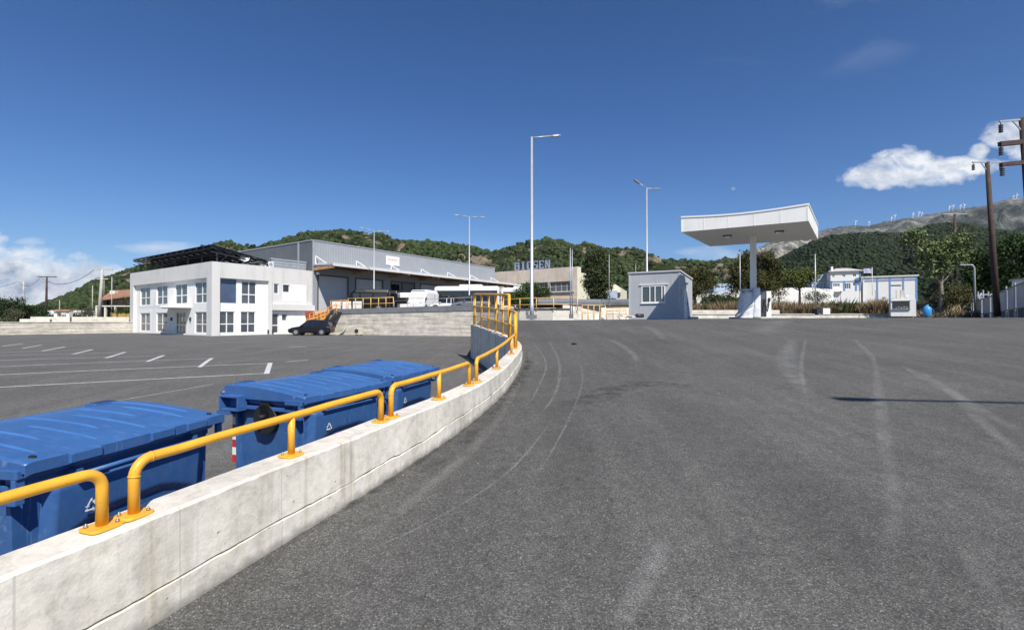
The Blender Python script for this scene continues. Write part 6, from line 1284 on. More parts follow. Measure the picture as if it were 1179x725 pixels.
# pale building and white wall behind the brown trees
box_house('pale_blue_shed', 'pale blue-roofed shed glimpsed between the brown trees left of the canopy column', 822, 853, 326.5, 334, 100, 8, [(826, 838, 329, 332, 3)], simple('pale_blue_wall', (0.34, 0.44, 0.60), .7), cat='shed')
box_house('pale_blue_shed', 'pale blue-grey shed behind the yellow-green tree, left of the blue and white house', 935, 953, 316, 330, 125, 8, [(938, 942, 320, 325, 1)], simple('pale_blue_wall2', (0.40, 0.48, 0.60), .7), cat='shed')
ribbon_wall('garden_wall', [(X_(798) * 74, 74), (X_(868) * 73, 73), (X_(925) * 72, 72), (X_(960) * 73, 73)], Z(0), [Z(3.7), Z(4.55), Z(4.75), Z(4.5)], .25, M_white, 'white painted garden wall behind the dry brush and the fuel pumps', 'garden wall')
p0 = Vector((X_(868) * 73.5, 73.5, Z(4.5))); rail_line([p0, (X_(925) * 72.5, 72.5, Z(4.7)), (X_(958) * 72.5, 72.5, Z(4.5))], 1.15, .55, 'dark iron railing on top of the white garden wall', M_dark, mids=(0.1,), r=.035)
thin_pole(887.2, 55, 334, 352, .13, 'pale blue post in front of the white garden wall', simple('pale_blue_post', (0.45, 0.55, 0.72), .5))
# wire fence posts along the bank
for i, px in enumerate((874, 968, 990, 1008, 1032)): thin_pole(px, 49, 335 if i else 340, 357, .035, ('leftmost', 'second from the left', 'middle', 'second from the right', 'rightmost')[i] + ' of the five thin rusty fence posts in the dry brush', M_brown, 'thin fence posts in the dry brush')
for px, py, c, lab in ((1018, 343, M_lampgrey, 'grey plate hanging in the brush left of the white cabinet'), (1024, 348, M_white, 'small white plate in the brush just left of the white cabinet'), (1044.5, 340.5, M_white, 'small white plate in the brush above the white cabinet')):
    q = P(px, py, 48); m = MB(); m.box(q, (.30, .04, .22)); m.beam(q - Vector((0, -.03, 1.0)), q, .04, .03); tag(m.build('plate_sign', c), lab, 'sign plate')

# ------------------------------------------------------------------ hills
def hill_mat(name, green, rock, thr, sc, dark=.5, rockamt=1.0):
    b = NB(name, .95, 0, .1); n = b.noise(sc, 8, .68); n2 = b.noise(sc * 9, 6, .7); n3 = b.noise(sc * 50, 4, .7)
    g = b.ramp(n2, [(.3, tuple(q * dark for q in green)), (.5, green), (.72, tuple(q * 1.5 for q in green))]); g = b.mix(.7, g, b.ramp(n3, [(.3, .55), (.7, 1.35)]), 'MULTIPLY')
    r = b.ramp(n2, [(.3, tuple(q * .65 for q in rock)), (.7, rock)]); at = b.N.new('ShaderNodeAttribute'); at.attribute_name = 'bare'; b.col(b.mix(b.math('MAXIMUM', at.outputs['Fac'], b.ramp(b.math('ADD', n, b.math('MULTIPLY', b.math('SUBTRACT', n2, .5), .35)), [(thr, 0.0), (thr + .06, rockamt)])), g, r)); b.bump(n2, 4.0, .8); return b.m
PATCH = [(425, 271, 11, 4.5), (400, 272, 11, 3), (463, 285, 6, 9), (452, 278, 5, 5), (516, 286, 10, 4), (553, 298, 13, 6), (535, 293, 8, 4), (673, 289, 6, 6), (757, 298, 17, 6), (742, 292, 8, 4), (830, 307, 11, 6), (256, 284, 16, 3), (590, 300, 8, 4), (240, 290, 10, 4), (720, 305, 14, 3), (845, 296, 10, 5), (690, 300, 6, 5), (150, 323, 12, 3), (135, 330, 8, 3), (1030, 273, 12, 1.6), (1110, 262, 14, 2.2), (1135, 268, 10, 2)]
def bare(x, y, z):
    px, py = 589.5 + 567 * x / y, 368 - 567 * (z - EYE) / y; k = 0
    for a, b_, c_, e_ in PATCH:
        if abs(px - a) < c_ * 1.6 and abs(py - b_) < e_ * 2: k = max(k, .85 - ((px - a) / c_) ** 2 - ((py - b_) / e_) ** 2 + 1.5 * fbm(x * .05, y * .02, z * .08, 3))
    return k
def ridge(name, prof, y0, y1, zbase_rel, mat, u0, u1, nu=260, nv=60, amp=.1, freq=6.0, seed=0, pw=1.15, jag=.0):
    vs = []; fs = []; us = np.linspace(u0, u1, nu); H = {}
    for j in range(nv + 1):
        v = j / nv * 1.12; 
        for u in us:
            px = u * 567 + 589.5; dr = y1 * (1 + .10 * fbm(u * 3, seed, 5, 3)); y = y0 + (dr - y0) * v; hr = (368 - interp(prof, px)) / 567 * dr
            vv = min(v, 1); sh = vv ** pw
            gul = fbm(u * freq, v * 1.8 + seed, seed, 5); gul = (1 - abs(gul) * 2.0)
            h = zbase_rel + (hr - zbase_rel) * sh + (hr - zbase_rel) * amp * (gul - .5) * math.sin(math.pi * vv) ** .8 + (jag * fbm(u * 60, v * 25, seed, 4) * (0.35 + vv)) 
            if v > 1: h -= (v - 1) * (hr - zbase_rel) * 2.5
            vs.append((u * y, y, EYE + h))
    for j in range(nv):
        for i in range(nu - 1): a = j * nu + i; fs.append((a, a + 1, a + nu + 1, a + nu))
    m = MB(); m.add(vs, fs, True); o = m.build(name, mat, kind='structure')
    at = o.data.attributes.new('bare', 'FLOAT', 'POINT'); at.data.foreach_set('value', np.array([min(1, max(0, bare(*q) * 1.6)) for q in vs], dtype=np.float32)); return np.array(vs).reshape(nv + 1, nu, 3)
PA = [(-500, 385), (-100, 372), (0, 362), (40, 356), (64, 347), (85, 336), (106, 327), (127, 320), (148, 313), (166, 306), (200, 296), (222, 289), (245, 284), (262, 281.5), (285, 283.5), (300, 283), (318, 279), (335, 273.5), (352, 270.5), (372, 269.5), (395, 268), (415, 268.5), (425, 270), (440, 271), (458, 277), (470, 280), (487, 279.5), (500, 280.5), (518, 283.5), (545, 288), (566, 293), (578, 290.5), (598, 283), (625, 277), (640, 277), (655, 283), (664, 286), (672, 282.5), (682, 284.5), (700, 289), (715, 287.5), (735, 287.5), (748, 291), (762, 299), (780, 303), (800, 303), (820, 305), (835, 300), (850, 303), (870, 313), (905, 335), (960, 366), (1100, 376)]
M_hillA = hill_mat('hill_scrub', (0.024, 0.034, 0.012), (0.27, 0.22, 0.155), .57, .018, .45)
HA = ridge('green_hills', PA, 150, 520, 1.5, M_hillA, -1.75, .72, 560, 120, .16, 7.0, 3, 1.0, 2.2)
PB = [(760, 372), (800, 352), (840, 330), (870, 316), (902, 297), (934, 281), (955, 273.5), (976, 270.5), (1010, 270), (1045, 270.5), (1067, 262), (1090, 257.5), (1105, 257), (1125, 261), (1151, 266), (1179, 269), (1300, 262), (1600, 280)]
M_hillB = hill_mat('hill_forest', (0.016, 0.027, 0.010), (0.16, 0.14, 0.09), .66, .008, .55)
HB = ridge('forest_slope', PB, 170, 900, 4.0, M_hillB, .28, 1.9, 240, 60, .10, 5.0, 11, .95, 3.0)
PC = [(700, 372), (760, 345), (790, 325), (815, 312), (840, 303), (865, 292), (880, 281), (905, 274), (942, 267), (961, 261.8), (984, 259.2), (1003, 259.6), (1028, 253.2), (1059, 249.2), (1087, 243), (1101, 241), (1129, 238), (1157, 229.6), (1179, 227.5), (1260, 222), (1400, 240), (1700, 300)]
b = NB('mountain_rock', .95, 0, .1); n1 = b.noise(.0028, 9, .66); n2 = b.noise(.02, 7, .7); n3 = b.noise(.08, 4, .7); c = b.ramp(b.math('ADD', b.math('MULTIPLY', n1, .55), b.math('MULTIPLY', n2, .45)), [(.42, (0.034, 0.044, 0.034)), (.49, (0.075, 0.084, 0.068)), (.54, (0.15, 0.148, 0.136)), (.62, (0.30, 0.29, 0.27))]); c = b.mix(.6, c, b.ramp(n3, [(.35, .6), (.65, 1.25)]), 'MULTIPLY'); b.col(c); b.bump(n2, 30, .7); M_mtn = b.m
HC = ridge('far_mountain', PC, 1000, 3200, 10, M_mtn, .18, 2.2, 320, 90, .12, 7.0, 21, 1.0, 9.0)
HD = ridge('scree_mountain', [(740, 372), (790, 330), (820, 309), (850, 296), (870, 287), (890, 278), (915, 273), (950, 280), (1000, 330), (1040, 372)], 900, 2300, 10, hill_mat('pale_scree', (0.10, 0.11, 0.08), (0.36, 0.33, 0.31), .46, .006, .5), .26, .82, 160, 50, .15, 12, 31, 1.0, 12.0)

# scrub and trees covering the hills: one mass per hill
def ico():
    t = (1 + 5 ** .5) / 2; v = [(-1, t, 0), (1, t, 0), (-1, -t, 0), (1, -t, 0), (0, -1, t), (0, 1, t), (0, -1, -t), (0, 1, -t), (t, 0, -1), (t, 0, 1), (-t, 0, -1), (-t, 0, 1)]
    f = [(0, 11, 5), (0, 5, 1), (0, 1, 7), (0, 7, 10), (0, 10, 11), (1, 5, 9), (5, 11, 4), (11, 10, 2), (10, 7, 6), (7, 1, 8), (3, 9, 4), (3, 4, 2), (3, 2, 6), (3, 6, 8), (3, 8, 9), (4, 9, 5), (2, 4, 11), (6, 2, 10), (8, 6, 7), (9, 8, 1)]
    v = [Vector(q).normalized() for q in v]; v2 = list(v); f2 = []; c = {}
    def mid(a, b_):
        k = (min(a, b_), max(a, b_))
        if k not in c: c[k] = len(v2); v2.append(((v2[a] + v2[b_]) / 2).normalized())
        return c[k]
    for a, b_, d in f: x, y, z = mid(a, b_), mid(b_, d), mid(d, a); f2 += [(a, x, z), (b_, y, x), (d, z, y), (x, y, z)]
    return np.array([tuple(q) for q in v2]), np.array(f2)
IV2, IF2 = ico()
IV, IF = IV2[:12], np.array([(0, 11, 5), (0, 5, 1), (0, 1, 7), (0, 7, 10), (0, 10, 11), (1, 5, 9), (5, 11, 4), (11, 10, 2), (10, 7, 6), (7, 1, 8), (3, 9, 4), (3, 4, 2), (3, 2, 6), (3, 6, 8), (3, 8, 9), (4, 9, 5), (2, 4, 11), (6, 2, 10), (8, 6, 7), (9, 8, 1)])
def leafmat(name, c, var=.5, trans=True):
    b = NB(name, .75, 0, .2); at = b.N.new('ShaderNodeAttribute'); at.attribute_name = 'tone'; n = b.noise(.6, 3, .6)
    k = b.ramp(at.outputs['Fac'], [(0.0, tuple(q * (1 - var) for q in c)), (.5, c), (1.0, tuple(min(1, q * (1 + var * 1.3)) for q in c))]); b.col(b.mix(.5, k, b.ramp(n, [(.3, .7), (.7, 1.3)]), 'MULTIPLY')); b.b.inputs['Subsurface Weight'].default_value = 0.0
    return b.m
def mesh_np(name, V, F, mat, tones=None, smooth=False):
    me = bpy.data.meshes.new(name); k = F.shape[1]; me.vertices.add(len(V)); me.vertices.foreach_set('co', V.astype(np.float32).ravel()); me.loops.add(F.size); me.loops.foreach_set('vertex_index', F.astype(np.int32).ravel()); me.polygons.add(len(F)); me.polygons.foreach_set('loop_start', np.arange(0, F.size, k, dtype=np.int32)); me.polygons.foreach_set('loop_total', np.full(len(F), k, dtype=np.int32))
    me.update(calc_edges=True); me.materials.append(mat)
    if tones is not None: a = me.attributes.new('tone', 'FLOAT', 'POINT'); a.data.foreach_set('value', tones.astype(np.float32))
    o = bpy.data.objects.new(name, me); COL.objects.link(o); return o
def scrub(name, grid, n, smin, smax, mat, label, dens_seed, thr=-.25, vmax=.93, umin=0, umax=1):
    rs = np.random.RandomState(dens_seed); nv, nu = grid.shape[:2]; Vs = []; Fs = []; Ts = []; k = 0; tries = 0
    while k < n and tries < n * 6:
        tries += 1; a = (rs.rand() ** .8) * (nv - 2) * vmax; b_ = (umin + (umax - umin) * rs.rand()) * (nu - 2); i, j = int(a), int(b_); p = grid[i, j] * (1 - (a - i)) * (1 - (b_ - j)) + grid[i + 1, j] * (a - i) * (1 - (b_ - j)) + grid[i, j + 1] * (1 - (a - i)) * (b_ - j) + grid[i + 1, j + 1] * (a - i) * (b_ - j)
        if fbm(p[0] * .012, p[1] * .012, dens_seed, 4) < thr + .25 * (rs.rand() - .5): continue
        if bare(*p) > .35 + .9 * rs.rand() ** .6: continue
        s = (smin + (smax - smin) * rs.rand() ** 1.8) * (0.45 + p[1] / grid[-1, 0, 1] * .95); jit = 1 + .75 * (rs.rand(len(IV), 1) - .5); sc3 = np.array([.8 + .5 * rs.rand(), .8 + .5 * rs.rand(), .7 + .6 * rs.rand()]) * s
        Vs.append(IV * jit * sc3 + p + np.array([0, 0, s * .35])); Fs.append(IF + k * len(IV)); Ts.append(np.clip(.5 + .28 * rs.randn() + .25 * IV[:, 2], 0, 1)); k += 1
    o = mesh_np(name, np.concatenate(Vs), np.concatenate(Fs), mat, np.concatenate(Ts)); o['kind'] = 'stuff'; o['label'] = label; o['category'] = 'woodland'
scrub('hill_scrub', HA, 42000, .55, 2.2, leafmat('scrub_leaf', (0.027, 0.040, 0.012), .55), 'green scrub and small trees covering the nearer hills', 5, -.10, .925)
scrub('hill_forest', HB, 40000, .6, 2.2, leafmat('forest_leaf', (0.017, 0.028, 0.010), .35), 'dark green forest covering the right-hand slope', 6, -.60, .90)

# ------------------------------------------------------------------ wind turbines on the far ridge
M_turb = simple('turbine_white', (0.80, 0.80, 0.80), .5)
def turbine(i, px, d, h, ang, label):
    u = X_(px); py = interp(PC, px); z = Z((368 - py - .3) / 567 * d); b = Vector((u * d, d, z - 12)); root = thing('wind_turbine', b, label, 'wind turbine', 'wind turbines on the far ridge'); m = MB(); top = Vector((b.x, b.y, z + h)); m.path([b, top], [2.0, 1.2], 8); m.build('tower', M_turb, root, b)
    m = MB(); m.box(top + Vector((0, 0, .6)), (3, 7, 3)); m.build('nacelle', M_turb, root, b)
    for k in range(3):
        t = R(ang + 120 * k); q = Vector((math.cos(t), 0, math.sin(t))); s = Vector((-q.z, 0, q.x)); c = top + Vector((0, -5, .6)); m = MB(); m.loft([[c + q * r_ + s * w + Vector((0, -.3, 0)), c + q * r_ - s * w + Vector((0, -.3, 0)), c + q * r_ - s * w + Vector((0, .3, 0)), c + q * r_ + s * w + Vector((0, .3, 0))] for r_, w in ((.5, 1.0), (4, 1.5), (h * .5, .4))]); m.build('blade', M_turb, root, b)
order = ['first wind turbine from the left on the far ridge', 'second wind turbine from the left on the far ridge', 'left one of the close pair of wind turbines, third from the left overall', 'right one of the close pair of wind turbines, fourth from the left overall', 'wind turbine left in the group of three, fifth from the left on the ridge', 'middle wind turbine of the group of three above the plane tree', 'wind turbine right in the group of three on the ridge above the plane tree',
         'leftmost of the four wind turbines just left of the dark utility pole', 'second of the four wind turbines just left of the dark utility pole', 'third of the four wind turbines just left of the dark utility pole', 'fourth of the four wind turbines, closest to the dark utility pole', 'left one of the two wind turbines at the right edge of the photo', 'right one of the two wind turbines at the right edge of the photo']
for i, px in enumerate((985.7, 1001, 1027, 1030.8, 1052, 1058.6, 1062, 1093.8, 1098, 1106.6, 1111, 1167.5, 1171.8)): turbine(i, px, 3050, [24, 22, 18, 26, 24, 26, 18, 23, 26, 21, 24, 16, 24][i], (20 + 47 * i) % 120, order[i])
# ------------------------------------------------------------------ trees and bushes
M_bark = simple('bark', (0.09, 0.065, 0.045), .9, var=.4, scale=6); M_bark_pale = simple('pale_bark', (0.25, 0.21, 0.16), .9, var=.35, scale=5)
def tree(loc, H, lobes, label, leaf, nl, ls, trunk_r=.14, lean=(0, 0), bark=None, name='broadleaf_tree', cat='tree', group=None, seed=1, hang=0.0, droop=0.0, trunk_h=.55, shell=.55):
    """lobes: (x, y, z, rx, ry, rz) relative to the base, leaves gathered in sprays through each lobe"""
    rs = np.random.RandomState(seed); b = Vector(loc); root = thing(name, b, label, cat, group); bark = bark or M_bark
    top = Vector((lean[0], lean[1], H * trunk_h)); m = MB(); n = 6; pts = [Vector((top.x * (t / n) ** 1.3 + .05 * H * .1 * rs.randn() * (t > 0), top.y * (t / n), H * trunk_h * t / n - .25 * (t == 0))) for t in range(n + 1)]
    m.path(pts, [trunk_r * (1.25 - .75 * t / n) for t in range(n + 1)], 8); m.build('trunk', bark, root)
    m = MB()
    for i, (x, y, z, rx, ry, rz) in enumerate(lobes):
        s = pts[max(2, min(n, int(n * min(1, z / H / trunk_h * .75))))]; e = Vector((x, y, z)); mid = s.lerp(e, .5) + Vector((.08 * rs.randn(), .08 * rs.randn(), -.04 * H)); m.path([s, mid, e, e + Vector((.3 * rx * rs.randn(), .3 * ry * rs.randn(), rz * .4))], [trunk_r * .45, trunk_r * .32, trunk_r * .18, trunk_r * .08], 6)
        for _ in range(3): q = e + Vector((rx * .7 * rs.uniform(-1, 1), ry * .7 * rs.uniform(-1, 1), rz * .6 * rs.uniform(-1, 1))); m.path([mid, mid.lerp(q, .6), q], [trunk_r * .16, trunk_r * .1, trunk_r * .04], 5)
    m.build('limb', bark, root)
    vol = np.array([l[3] * l[4] * l[5] for l in lobes]) ** .7; vol = vol / vol.sum(); Vs = []; Ts = []
    for l, w in zip(lobes, vol):
        ns = max(4, int(nl * w / 14)); c = np.array(l[:3]); r = np.array(l[3:])
        for _ in range(ns):                                   # a spray: about 14 leaves round a twig end
            d = rs.randn(3); d /= np.linalg.norm(d); rad = shell + (1 - shell) * rs.rand() ** .6; 
            if rs.rand() < .25: rad *= rs.rand()
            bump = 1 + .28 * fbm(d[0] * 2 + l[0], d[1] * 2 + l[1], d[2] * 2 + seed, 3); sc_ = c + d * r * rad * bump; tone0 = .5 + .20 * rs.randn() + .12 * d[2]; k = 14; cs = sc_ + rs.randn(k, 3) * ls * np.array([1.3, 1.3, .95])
            cs[:, 2] -= droop * rs.rand(k)
            nrm = rs.randn(k, 3) + d * .8 + np.array([0, 0, .5]); nrm /= np.linalg.norm(nrm, axis=1)[:, None]; a = np.cross(nrm, rs.randn(k, 3)); a /= np.linalg.norm(a, axis=1)[:, None]; bb = np.cross(nrm, a); s = ls * (.6 + .7 * rs.rand(k, 1)); q = np.stack([cs - a * s * .5, cs + bb * s * .30, cs + a * s * .5, cs - bb * s * .30], 1)
            if hang: q[:, 2, 2] -= hang * s[:, 0]
            Vs.append(q.reshape(-1, 3)); Ts.append(np.repeat(np.clip(tone0 + .15 * rs.randn(k), 0, 1), 4))
    V = np.concatenate(Vs); F = np.arange(len(V)).reshape(-1, 4); o = mesh_np('crown', V, F, leaf, np.concatenate(Ts)); o.parent = root; return root
def lobes_px(spec, d, base):
    """spec: list of (px, py, rpx, rpy); returns lobes relative to base with real depth"""
    out = []; k = d / 567
    for i, (px, py, rx, ry) in enumerate(spec): p = P(px, py, d); out.append((p.x - base.x, (.35 * math.sin(i * 2.1)) * rx * k, p.z - base.z, rx * k, rx * k * .85, ry * k))
    return out
LG = leafmat('leaf_dark_green', (0.030, 0.055, 0.014), .55); LB = leafmat('leaf_brown_green', (0.060, 0.060, 0.018), .6); LP = leafmat('leaf_plane', (0.12, 0.155, 0.06), .7); LY = leafmat('leaf_yellow_green', (0.10, 0.12, 0.03), .5)
LD = leafmat('leaf_deep', (0.020, 0.036, 0.012), .6); LO = leafmat('leaf_olive', (0.075, 0.085, 0.045), .5); LM = leafmat('leaf_bush', (0.035, 0.062, 0.014), .6); LE = leafmat('leaf_eucalypt', (0.055, 0.068, 0.026), .6)
def T(px, py_base, d, py_top, spec, label, leaf, nl, ls, seed, **kw):
    b = P(px, py_base, d); H = (py_base - py_top) / 567 * d; return tree(b, H, lobes_px(spec, d, b), label, leaf, nl, ls, seed=seed, **kw)
# behind the low building
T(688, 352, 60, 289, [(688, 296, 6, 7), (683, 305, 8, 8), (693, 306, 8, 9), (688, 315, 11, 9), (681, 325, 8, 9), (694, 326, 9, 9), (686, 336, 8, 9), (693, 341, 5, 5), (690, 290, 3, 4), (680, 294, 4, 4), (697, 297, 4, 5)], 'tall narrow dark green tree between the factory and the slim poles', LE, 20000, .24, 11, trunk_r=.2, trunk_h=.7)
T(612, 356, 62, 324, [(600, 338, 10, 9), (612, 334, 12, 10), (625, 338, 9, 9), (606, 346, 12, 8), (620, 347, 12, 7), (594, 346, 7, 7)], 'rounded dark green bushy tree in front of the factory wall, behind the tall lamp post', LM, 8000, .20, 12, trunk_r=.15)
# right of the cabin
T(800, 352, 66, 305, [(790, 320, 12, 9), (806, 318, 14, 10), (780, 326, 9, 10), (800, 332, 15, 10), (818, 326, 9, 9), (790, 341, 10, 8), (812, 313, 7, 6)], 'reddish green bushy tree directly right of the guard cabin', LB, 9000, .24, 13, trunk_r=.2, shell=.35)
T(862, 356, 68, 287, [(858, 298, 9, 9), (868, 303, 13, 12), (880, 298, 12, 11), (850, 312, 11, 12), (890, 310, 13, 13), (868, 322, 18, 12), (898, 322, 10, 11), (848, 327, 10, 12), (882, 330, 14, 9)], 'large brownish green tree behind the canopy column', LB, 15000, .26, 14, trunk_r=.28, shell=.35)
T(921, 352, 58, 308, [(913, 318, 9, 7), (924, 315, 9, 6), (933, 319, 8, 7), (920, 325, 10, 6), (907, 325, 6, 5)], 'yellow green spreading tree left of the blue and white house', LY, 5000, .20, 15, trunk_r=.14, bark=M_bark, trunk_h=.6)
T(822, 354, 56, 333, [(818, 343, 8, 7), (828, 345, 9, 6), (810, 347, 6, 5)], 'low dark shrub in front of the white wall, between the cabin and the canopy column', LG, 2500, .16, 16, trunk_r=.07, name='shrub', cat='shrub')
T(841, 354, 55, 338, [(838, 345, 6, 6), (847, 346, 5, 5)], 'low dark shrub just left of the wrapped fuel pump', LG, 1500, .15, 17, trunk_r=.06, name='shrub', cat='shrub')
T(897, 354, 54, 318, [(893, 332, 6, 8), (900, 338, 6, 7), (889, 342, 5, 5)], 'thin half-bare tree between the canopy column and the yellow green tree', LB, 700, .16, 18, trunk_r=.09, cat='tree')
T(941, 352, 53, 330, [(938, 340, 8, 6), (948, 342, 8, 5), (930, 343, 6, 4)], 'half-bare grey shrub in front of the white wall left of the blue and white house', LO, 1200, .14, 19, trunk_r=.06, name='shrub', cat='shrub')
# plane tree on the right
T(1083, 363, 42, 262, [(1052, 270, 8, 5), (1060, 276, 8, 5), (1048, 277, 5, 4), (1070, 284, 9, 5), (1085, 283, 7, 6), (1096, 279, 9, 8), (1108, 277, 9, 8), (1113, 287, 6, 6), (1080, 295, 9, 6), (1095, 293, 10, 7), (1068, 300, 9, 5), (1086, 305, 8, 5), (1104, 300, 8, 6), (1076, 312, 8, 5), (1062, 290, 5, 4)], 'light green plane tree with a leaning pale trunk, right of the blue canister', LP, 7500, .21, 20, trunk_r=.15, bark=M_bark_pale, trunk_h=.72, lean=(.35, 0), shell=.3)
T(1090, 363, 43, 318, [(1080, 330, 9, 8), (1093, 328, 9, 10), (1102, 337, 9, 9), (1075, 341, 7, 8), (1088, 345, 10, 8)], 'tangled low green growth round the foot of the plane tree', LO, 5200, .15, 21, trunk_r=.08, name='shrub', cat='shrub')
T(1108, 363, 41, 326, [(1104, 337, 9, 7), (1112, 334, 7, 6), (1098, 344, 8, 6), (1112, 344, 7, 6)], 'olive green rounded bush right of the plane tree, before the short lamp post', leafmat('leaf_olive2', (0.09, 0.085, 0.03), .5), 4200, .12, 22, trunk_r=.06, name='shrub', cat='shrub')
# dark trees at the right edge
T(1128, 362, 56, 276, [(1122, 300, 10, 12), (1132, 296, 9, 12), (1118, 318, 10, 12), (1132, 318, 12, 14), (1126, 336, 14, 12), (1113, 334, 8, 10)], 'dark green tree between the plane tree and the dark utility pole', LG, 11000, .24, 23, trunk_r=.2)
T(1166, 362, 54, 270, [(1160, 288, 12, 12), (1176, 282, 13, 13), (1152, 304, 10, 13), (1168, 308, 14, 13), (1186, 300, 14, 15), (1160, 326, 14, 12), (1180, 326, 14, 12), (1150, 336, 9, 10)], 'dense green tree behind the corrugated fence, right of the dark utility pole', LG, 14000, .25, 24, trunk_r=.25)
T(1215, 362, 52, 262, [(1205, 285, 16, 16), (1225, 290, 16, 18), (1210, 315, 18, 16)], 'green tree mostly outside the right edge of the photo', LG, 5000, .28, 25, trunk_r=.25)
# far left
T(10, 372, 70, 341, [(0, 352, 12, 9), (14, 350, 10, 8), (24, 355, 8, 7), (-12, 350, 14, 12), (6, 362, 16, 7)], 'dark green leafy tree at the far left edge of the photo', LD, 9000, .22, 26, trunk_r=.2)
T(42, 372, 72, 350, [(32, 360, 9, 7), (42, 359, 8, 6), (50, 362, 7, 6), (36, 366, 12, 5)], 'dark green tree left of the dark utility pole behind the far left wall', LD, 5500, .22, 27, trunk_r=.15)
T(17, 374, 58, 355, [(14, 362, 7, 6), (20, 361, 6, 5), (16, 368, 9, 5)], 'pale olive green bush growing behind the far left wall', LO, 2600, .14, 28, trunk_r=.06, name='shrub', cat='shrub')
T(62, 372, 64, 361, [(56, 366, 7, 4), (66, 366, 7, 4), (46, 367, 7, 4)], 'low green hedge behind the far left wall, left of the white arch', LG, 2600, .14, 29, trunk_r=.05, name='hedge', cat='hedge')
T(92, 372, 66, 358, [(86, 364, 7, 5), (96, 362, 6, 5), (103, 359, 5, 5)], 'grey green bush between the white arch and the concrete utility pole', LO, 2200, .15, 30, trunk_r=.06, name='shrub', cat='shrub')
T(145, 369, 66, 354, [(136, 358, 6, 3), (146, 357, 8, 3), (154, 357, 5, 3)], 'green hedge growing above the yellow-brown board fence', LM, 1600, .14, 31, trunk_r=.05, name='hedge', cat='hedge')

# dry brush and grass on the bank: too much to count
def blades(name, n, region, hmin, hmax, mat, label, seed, w=.03, zrel=None, lean=.28, thr=-.1):
    rs = np.random.RandomState(seed); Vs = []; Ts = []; k = 0; tr = 0
    while k < n and tr < 5 * n:
        tr += 1; x, y = region(rs)
        f = fbm(x * .35, y * .35, seed, 3)
        if f < thr: continue
        h = (hmin + (hmax - hmin) * rs.rand()) * (.6 + .8 * max(0, f + .35)); z = zrel(x, y); d = np.clip(rs.randn(2), -1.6, 1.6) * lean * h; a = rs.rand() * math.pi; c, s = math.cos(a) * w, math.sin(a) * w; p = np.array([x, y, z])
        Vs.append(np.array([p + [-c, -s, 0], p + [c, s, 0], p + [d[0] * .5 + c * .8, d[1] * .5 + s * .8, h * .6], p + [d[0], d[1], h]])); Ts.append(np.full(4, np.clip(.5 + .25 * rs.randn() + .3 * f, 0, 1))); k += 1
    V = np.concatenate(Vs); o = mesh_np(name, V, np.arange(len(V)).reshape(-1, 4), mat, np.concatenate(Ts)); o['kind'] = 'stuff'; o['label'] = label; o['category'] = 'dry brush'
def bz(x, y): return EYE + .58 + .006 * (y - 47)
blades('dry_brush', 26000, lambda rs: (13.5 + 30 * rs.rand(), 47.7 + 9 * rs.rand() ** 1.5), .35, 1.15, leafmat('dry_grass', (0.17, 0.125, 0.07), .6), 'tangle of dry brown brush on the bank beyond the far curb', 3, .022, bz)
blades('green_weeds', 12000, lambda rs: (13.5 + 32 * rs.rand(), 49 + 12 * rs.rand()), .4, 1.35, leafmat('weed_green', (0.05, 0.065, 0.022), .55), 'green weeds mixed into the dry brush on the bank', 9, .03, bz, thr=.05)
blades('pale_reeds', 1500, lambda rs: (X_(1076) * 44 + 1.1 * rs.randn(), 44.5 + .8 * rs.rand()), .7, 1.7, leafmat('pale_reed', (0.34, 0.28, 0.15), .4), 'pale dry reeds between the blue canister and the plane tree', 10, .02, lambda x, y: Z(.05), .45, -9)
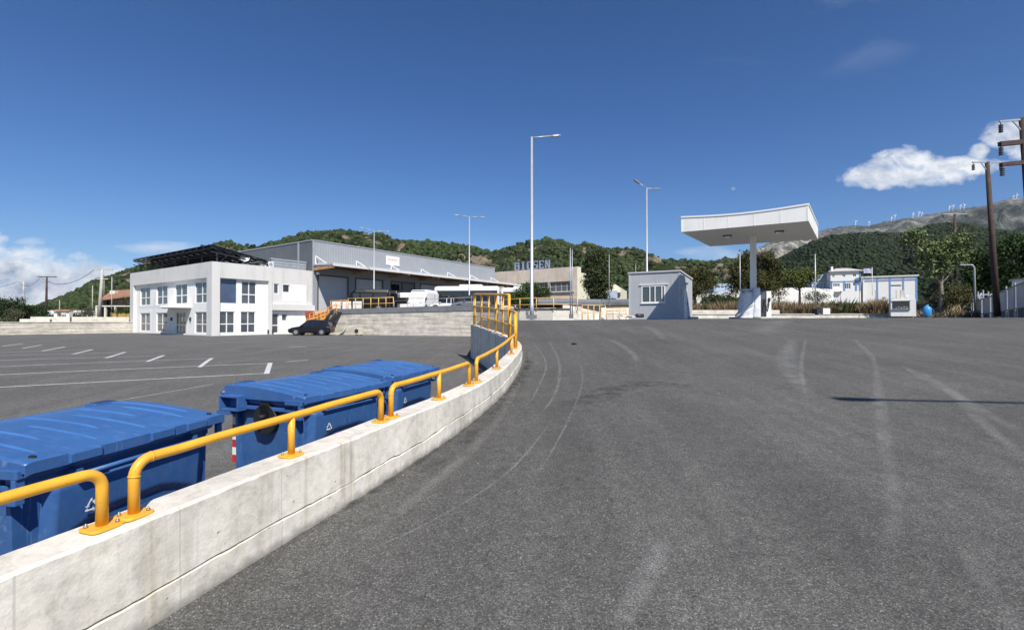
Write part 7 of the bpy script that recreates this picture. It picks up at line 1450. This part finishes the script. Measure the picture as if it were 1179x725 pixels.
blades('roadside_weeds', 5000, lambda rs: (X_(1070 + 52 * rs.rand()) * (40 + 3 * rs.rand()), 39.5 + 3.5 * rs.rand()), .25, .8, leafmat('weed_mixed', (0.16, 0.13, 0.09), .6), 'low mixed weeds and litter at the foot of the plane tree', 12, .04, lambda x, y: Z(.08), .5, -9)
# small stones and specks on the ramp near the camera
rs = np.random.RandomState(4); m = MB(); k = 0
for _ in range(110):
    y = 1.8 + 12 * rs.rand() ** 1.4; x = wall_x(y) + .06 + (rs.rand() ** 2.2) * (y * 1.1 + 1.5); r = .002 + .004 * rs.rand() ** 2; c = Vector((x, y, EYE + rel_ramp(x, y) + r * .5))
    m.add([c + Vector(q) * r * (0.7 + .6 * rs.rand()) for q in ((1, 0, 0), (0, 1, 0), (-1, 0, 0), (0, -1, 0), (0, 0, .8), (0, 0, -.8))], [(0, 1, 4), (1, 2, 4), (2, 3, 4), (3, 0, 4), (1, 0, 5), (2, 1, 5), (3, 2, 5), (0, 3, 5)])
o = m.build('grit', M_farcurb); o['kind'] = 'stuff'; o['label'] = 'pale grit and tiny stones scattered on the asphalt ramp'; o['category'] = 'grit'
c = ramp_pt(661, 396.5); q = Vector((c.x, c.y, EYE + rel_ramp(c.x, c.y))); m = MB(); m.cyl(q + Vector((0, 0, .02)), (0, 0, 1), .07, .04, 10); tag(m.build('dark_stone', M_black, bevel=.01), 'small dark lump lying alone on the asphalt near the bend', 'stone')

# ------------------------------------------------------------------ the air between here and the mountains
def haze():
    m = MB(); m.span(-5200, 5200, -3100, 6200, EYE - 4.0, EYE + 900); b = bpy.data.materials.new('haze_air'); b.use_nodes = True; nt = b.node_tree
    for n in list(nt.nodes): nt.nodes.remove(n)
    o = nt.nodes.new('ShaderNodeOutputMaterial'); v = nt.nodes.new('ShaderNodeVolumePrincipled'); v.inputs['Density'].default_value = 0.000035; v.inputs['Color'].default_value = (0.80, 0.88, 1.0, 1); v.inputs['Anisotropy'].default_value = 0.2
    nt.links.new(v.outputs[0], o.inputs['Volume']); ob = m.build('haze', b); ob['kind'] = 'stuff'; ob['label'] = 'thin blue air fading the far mountain'; ob['category'] = 'haze'
haze()
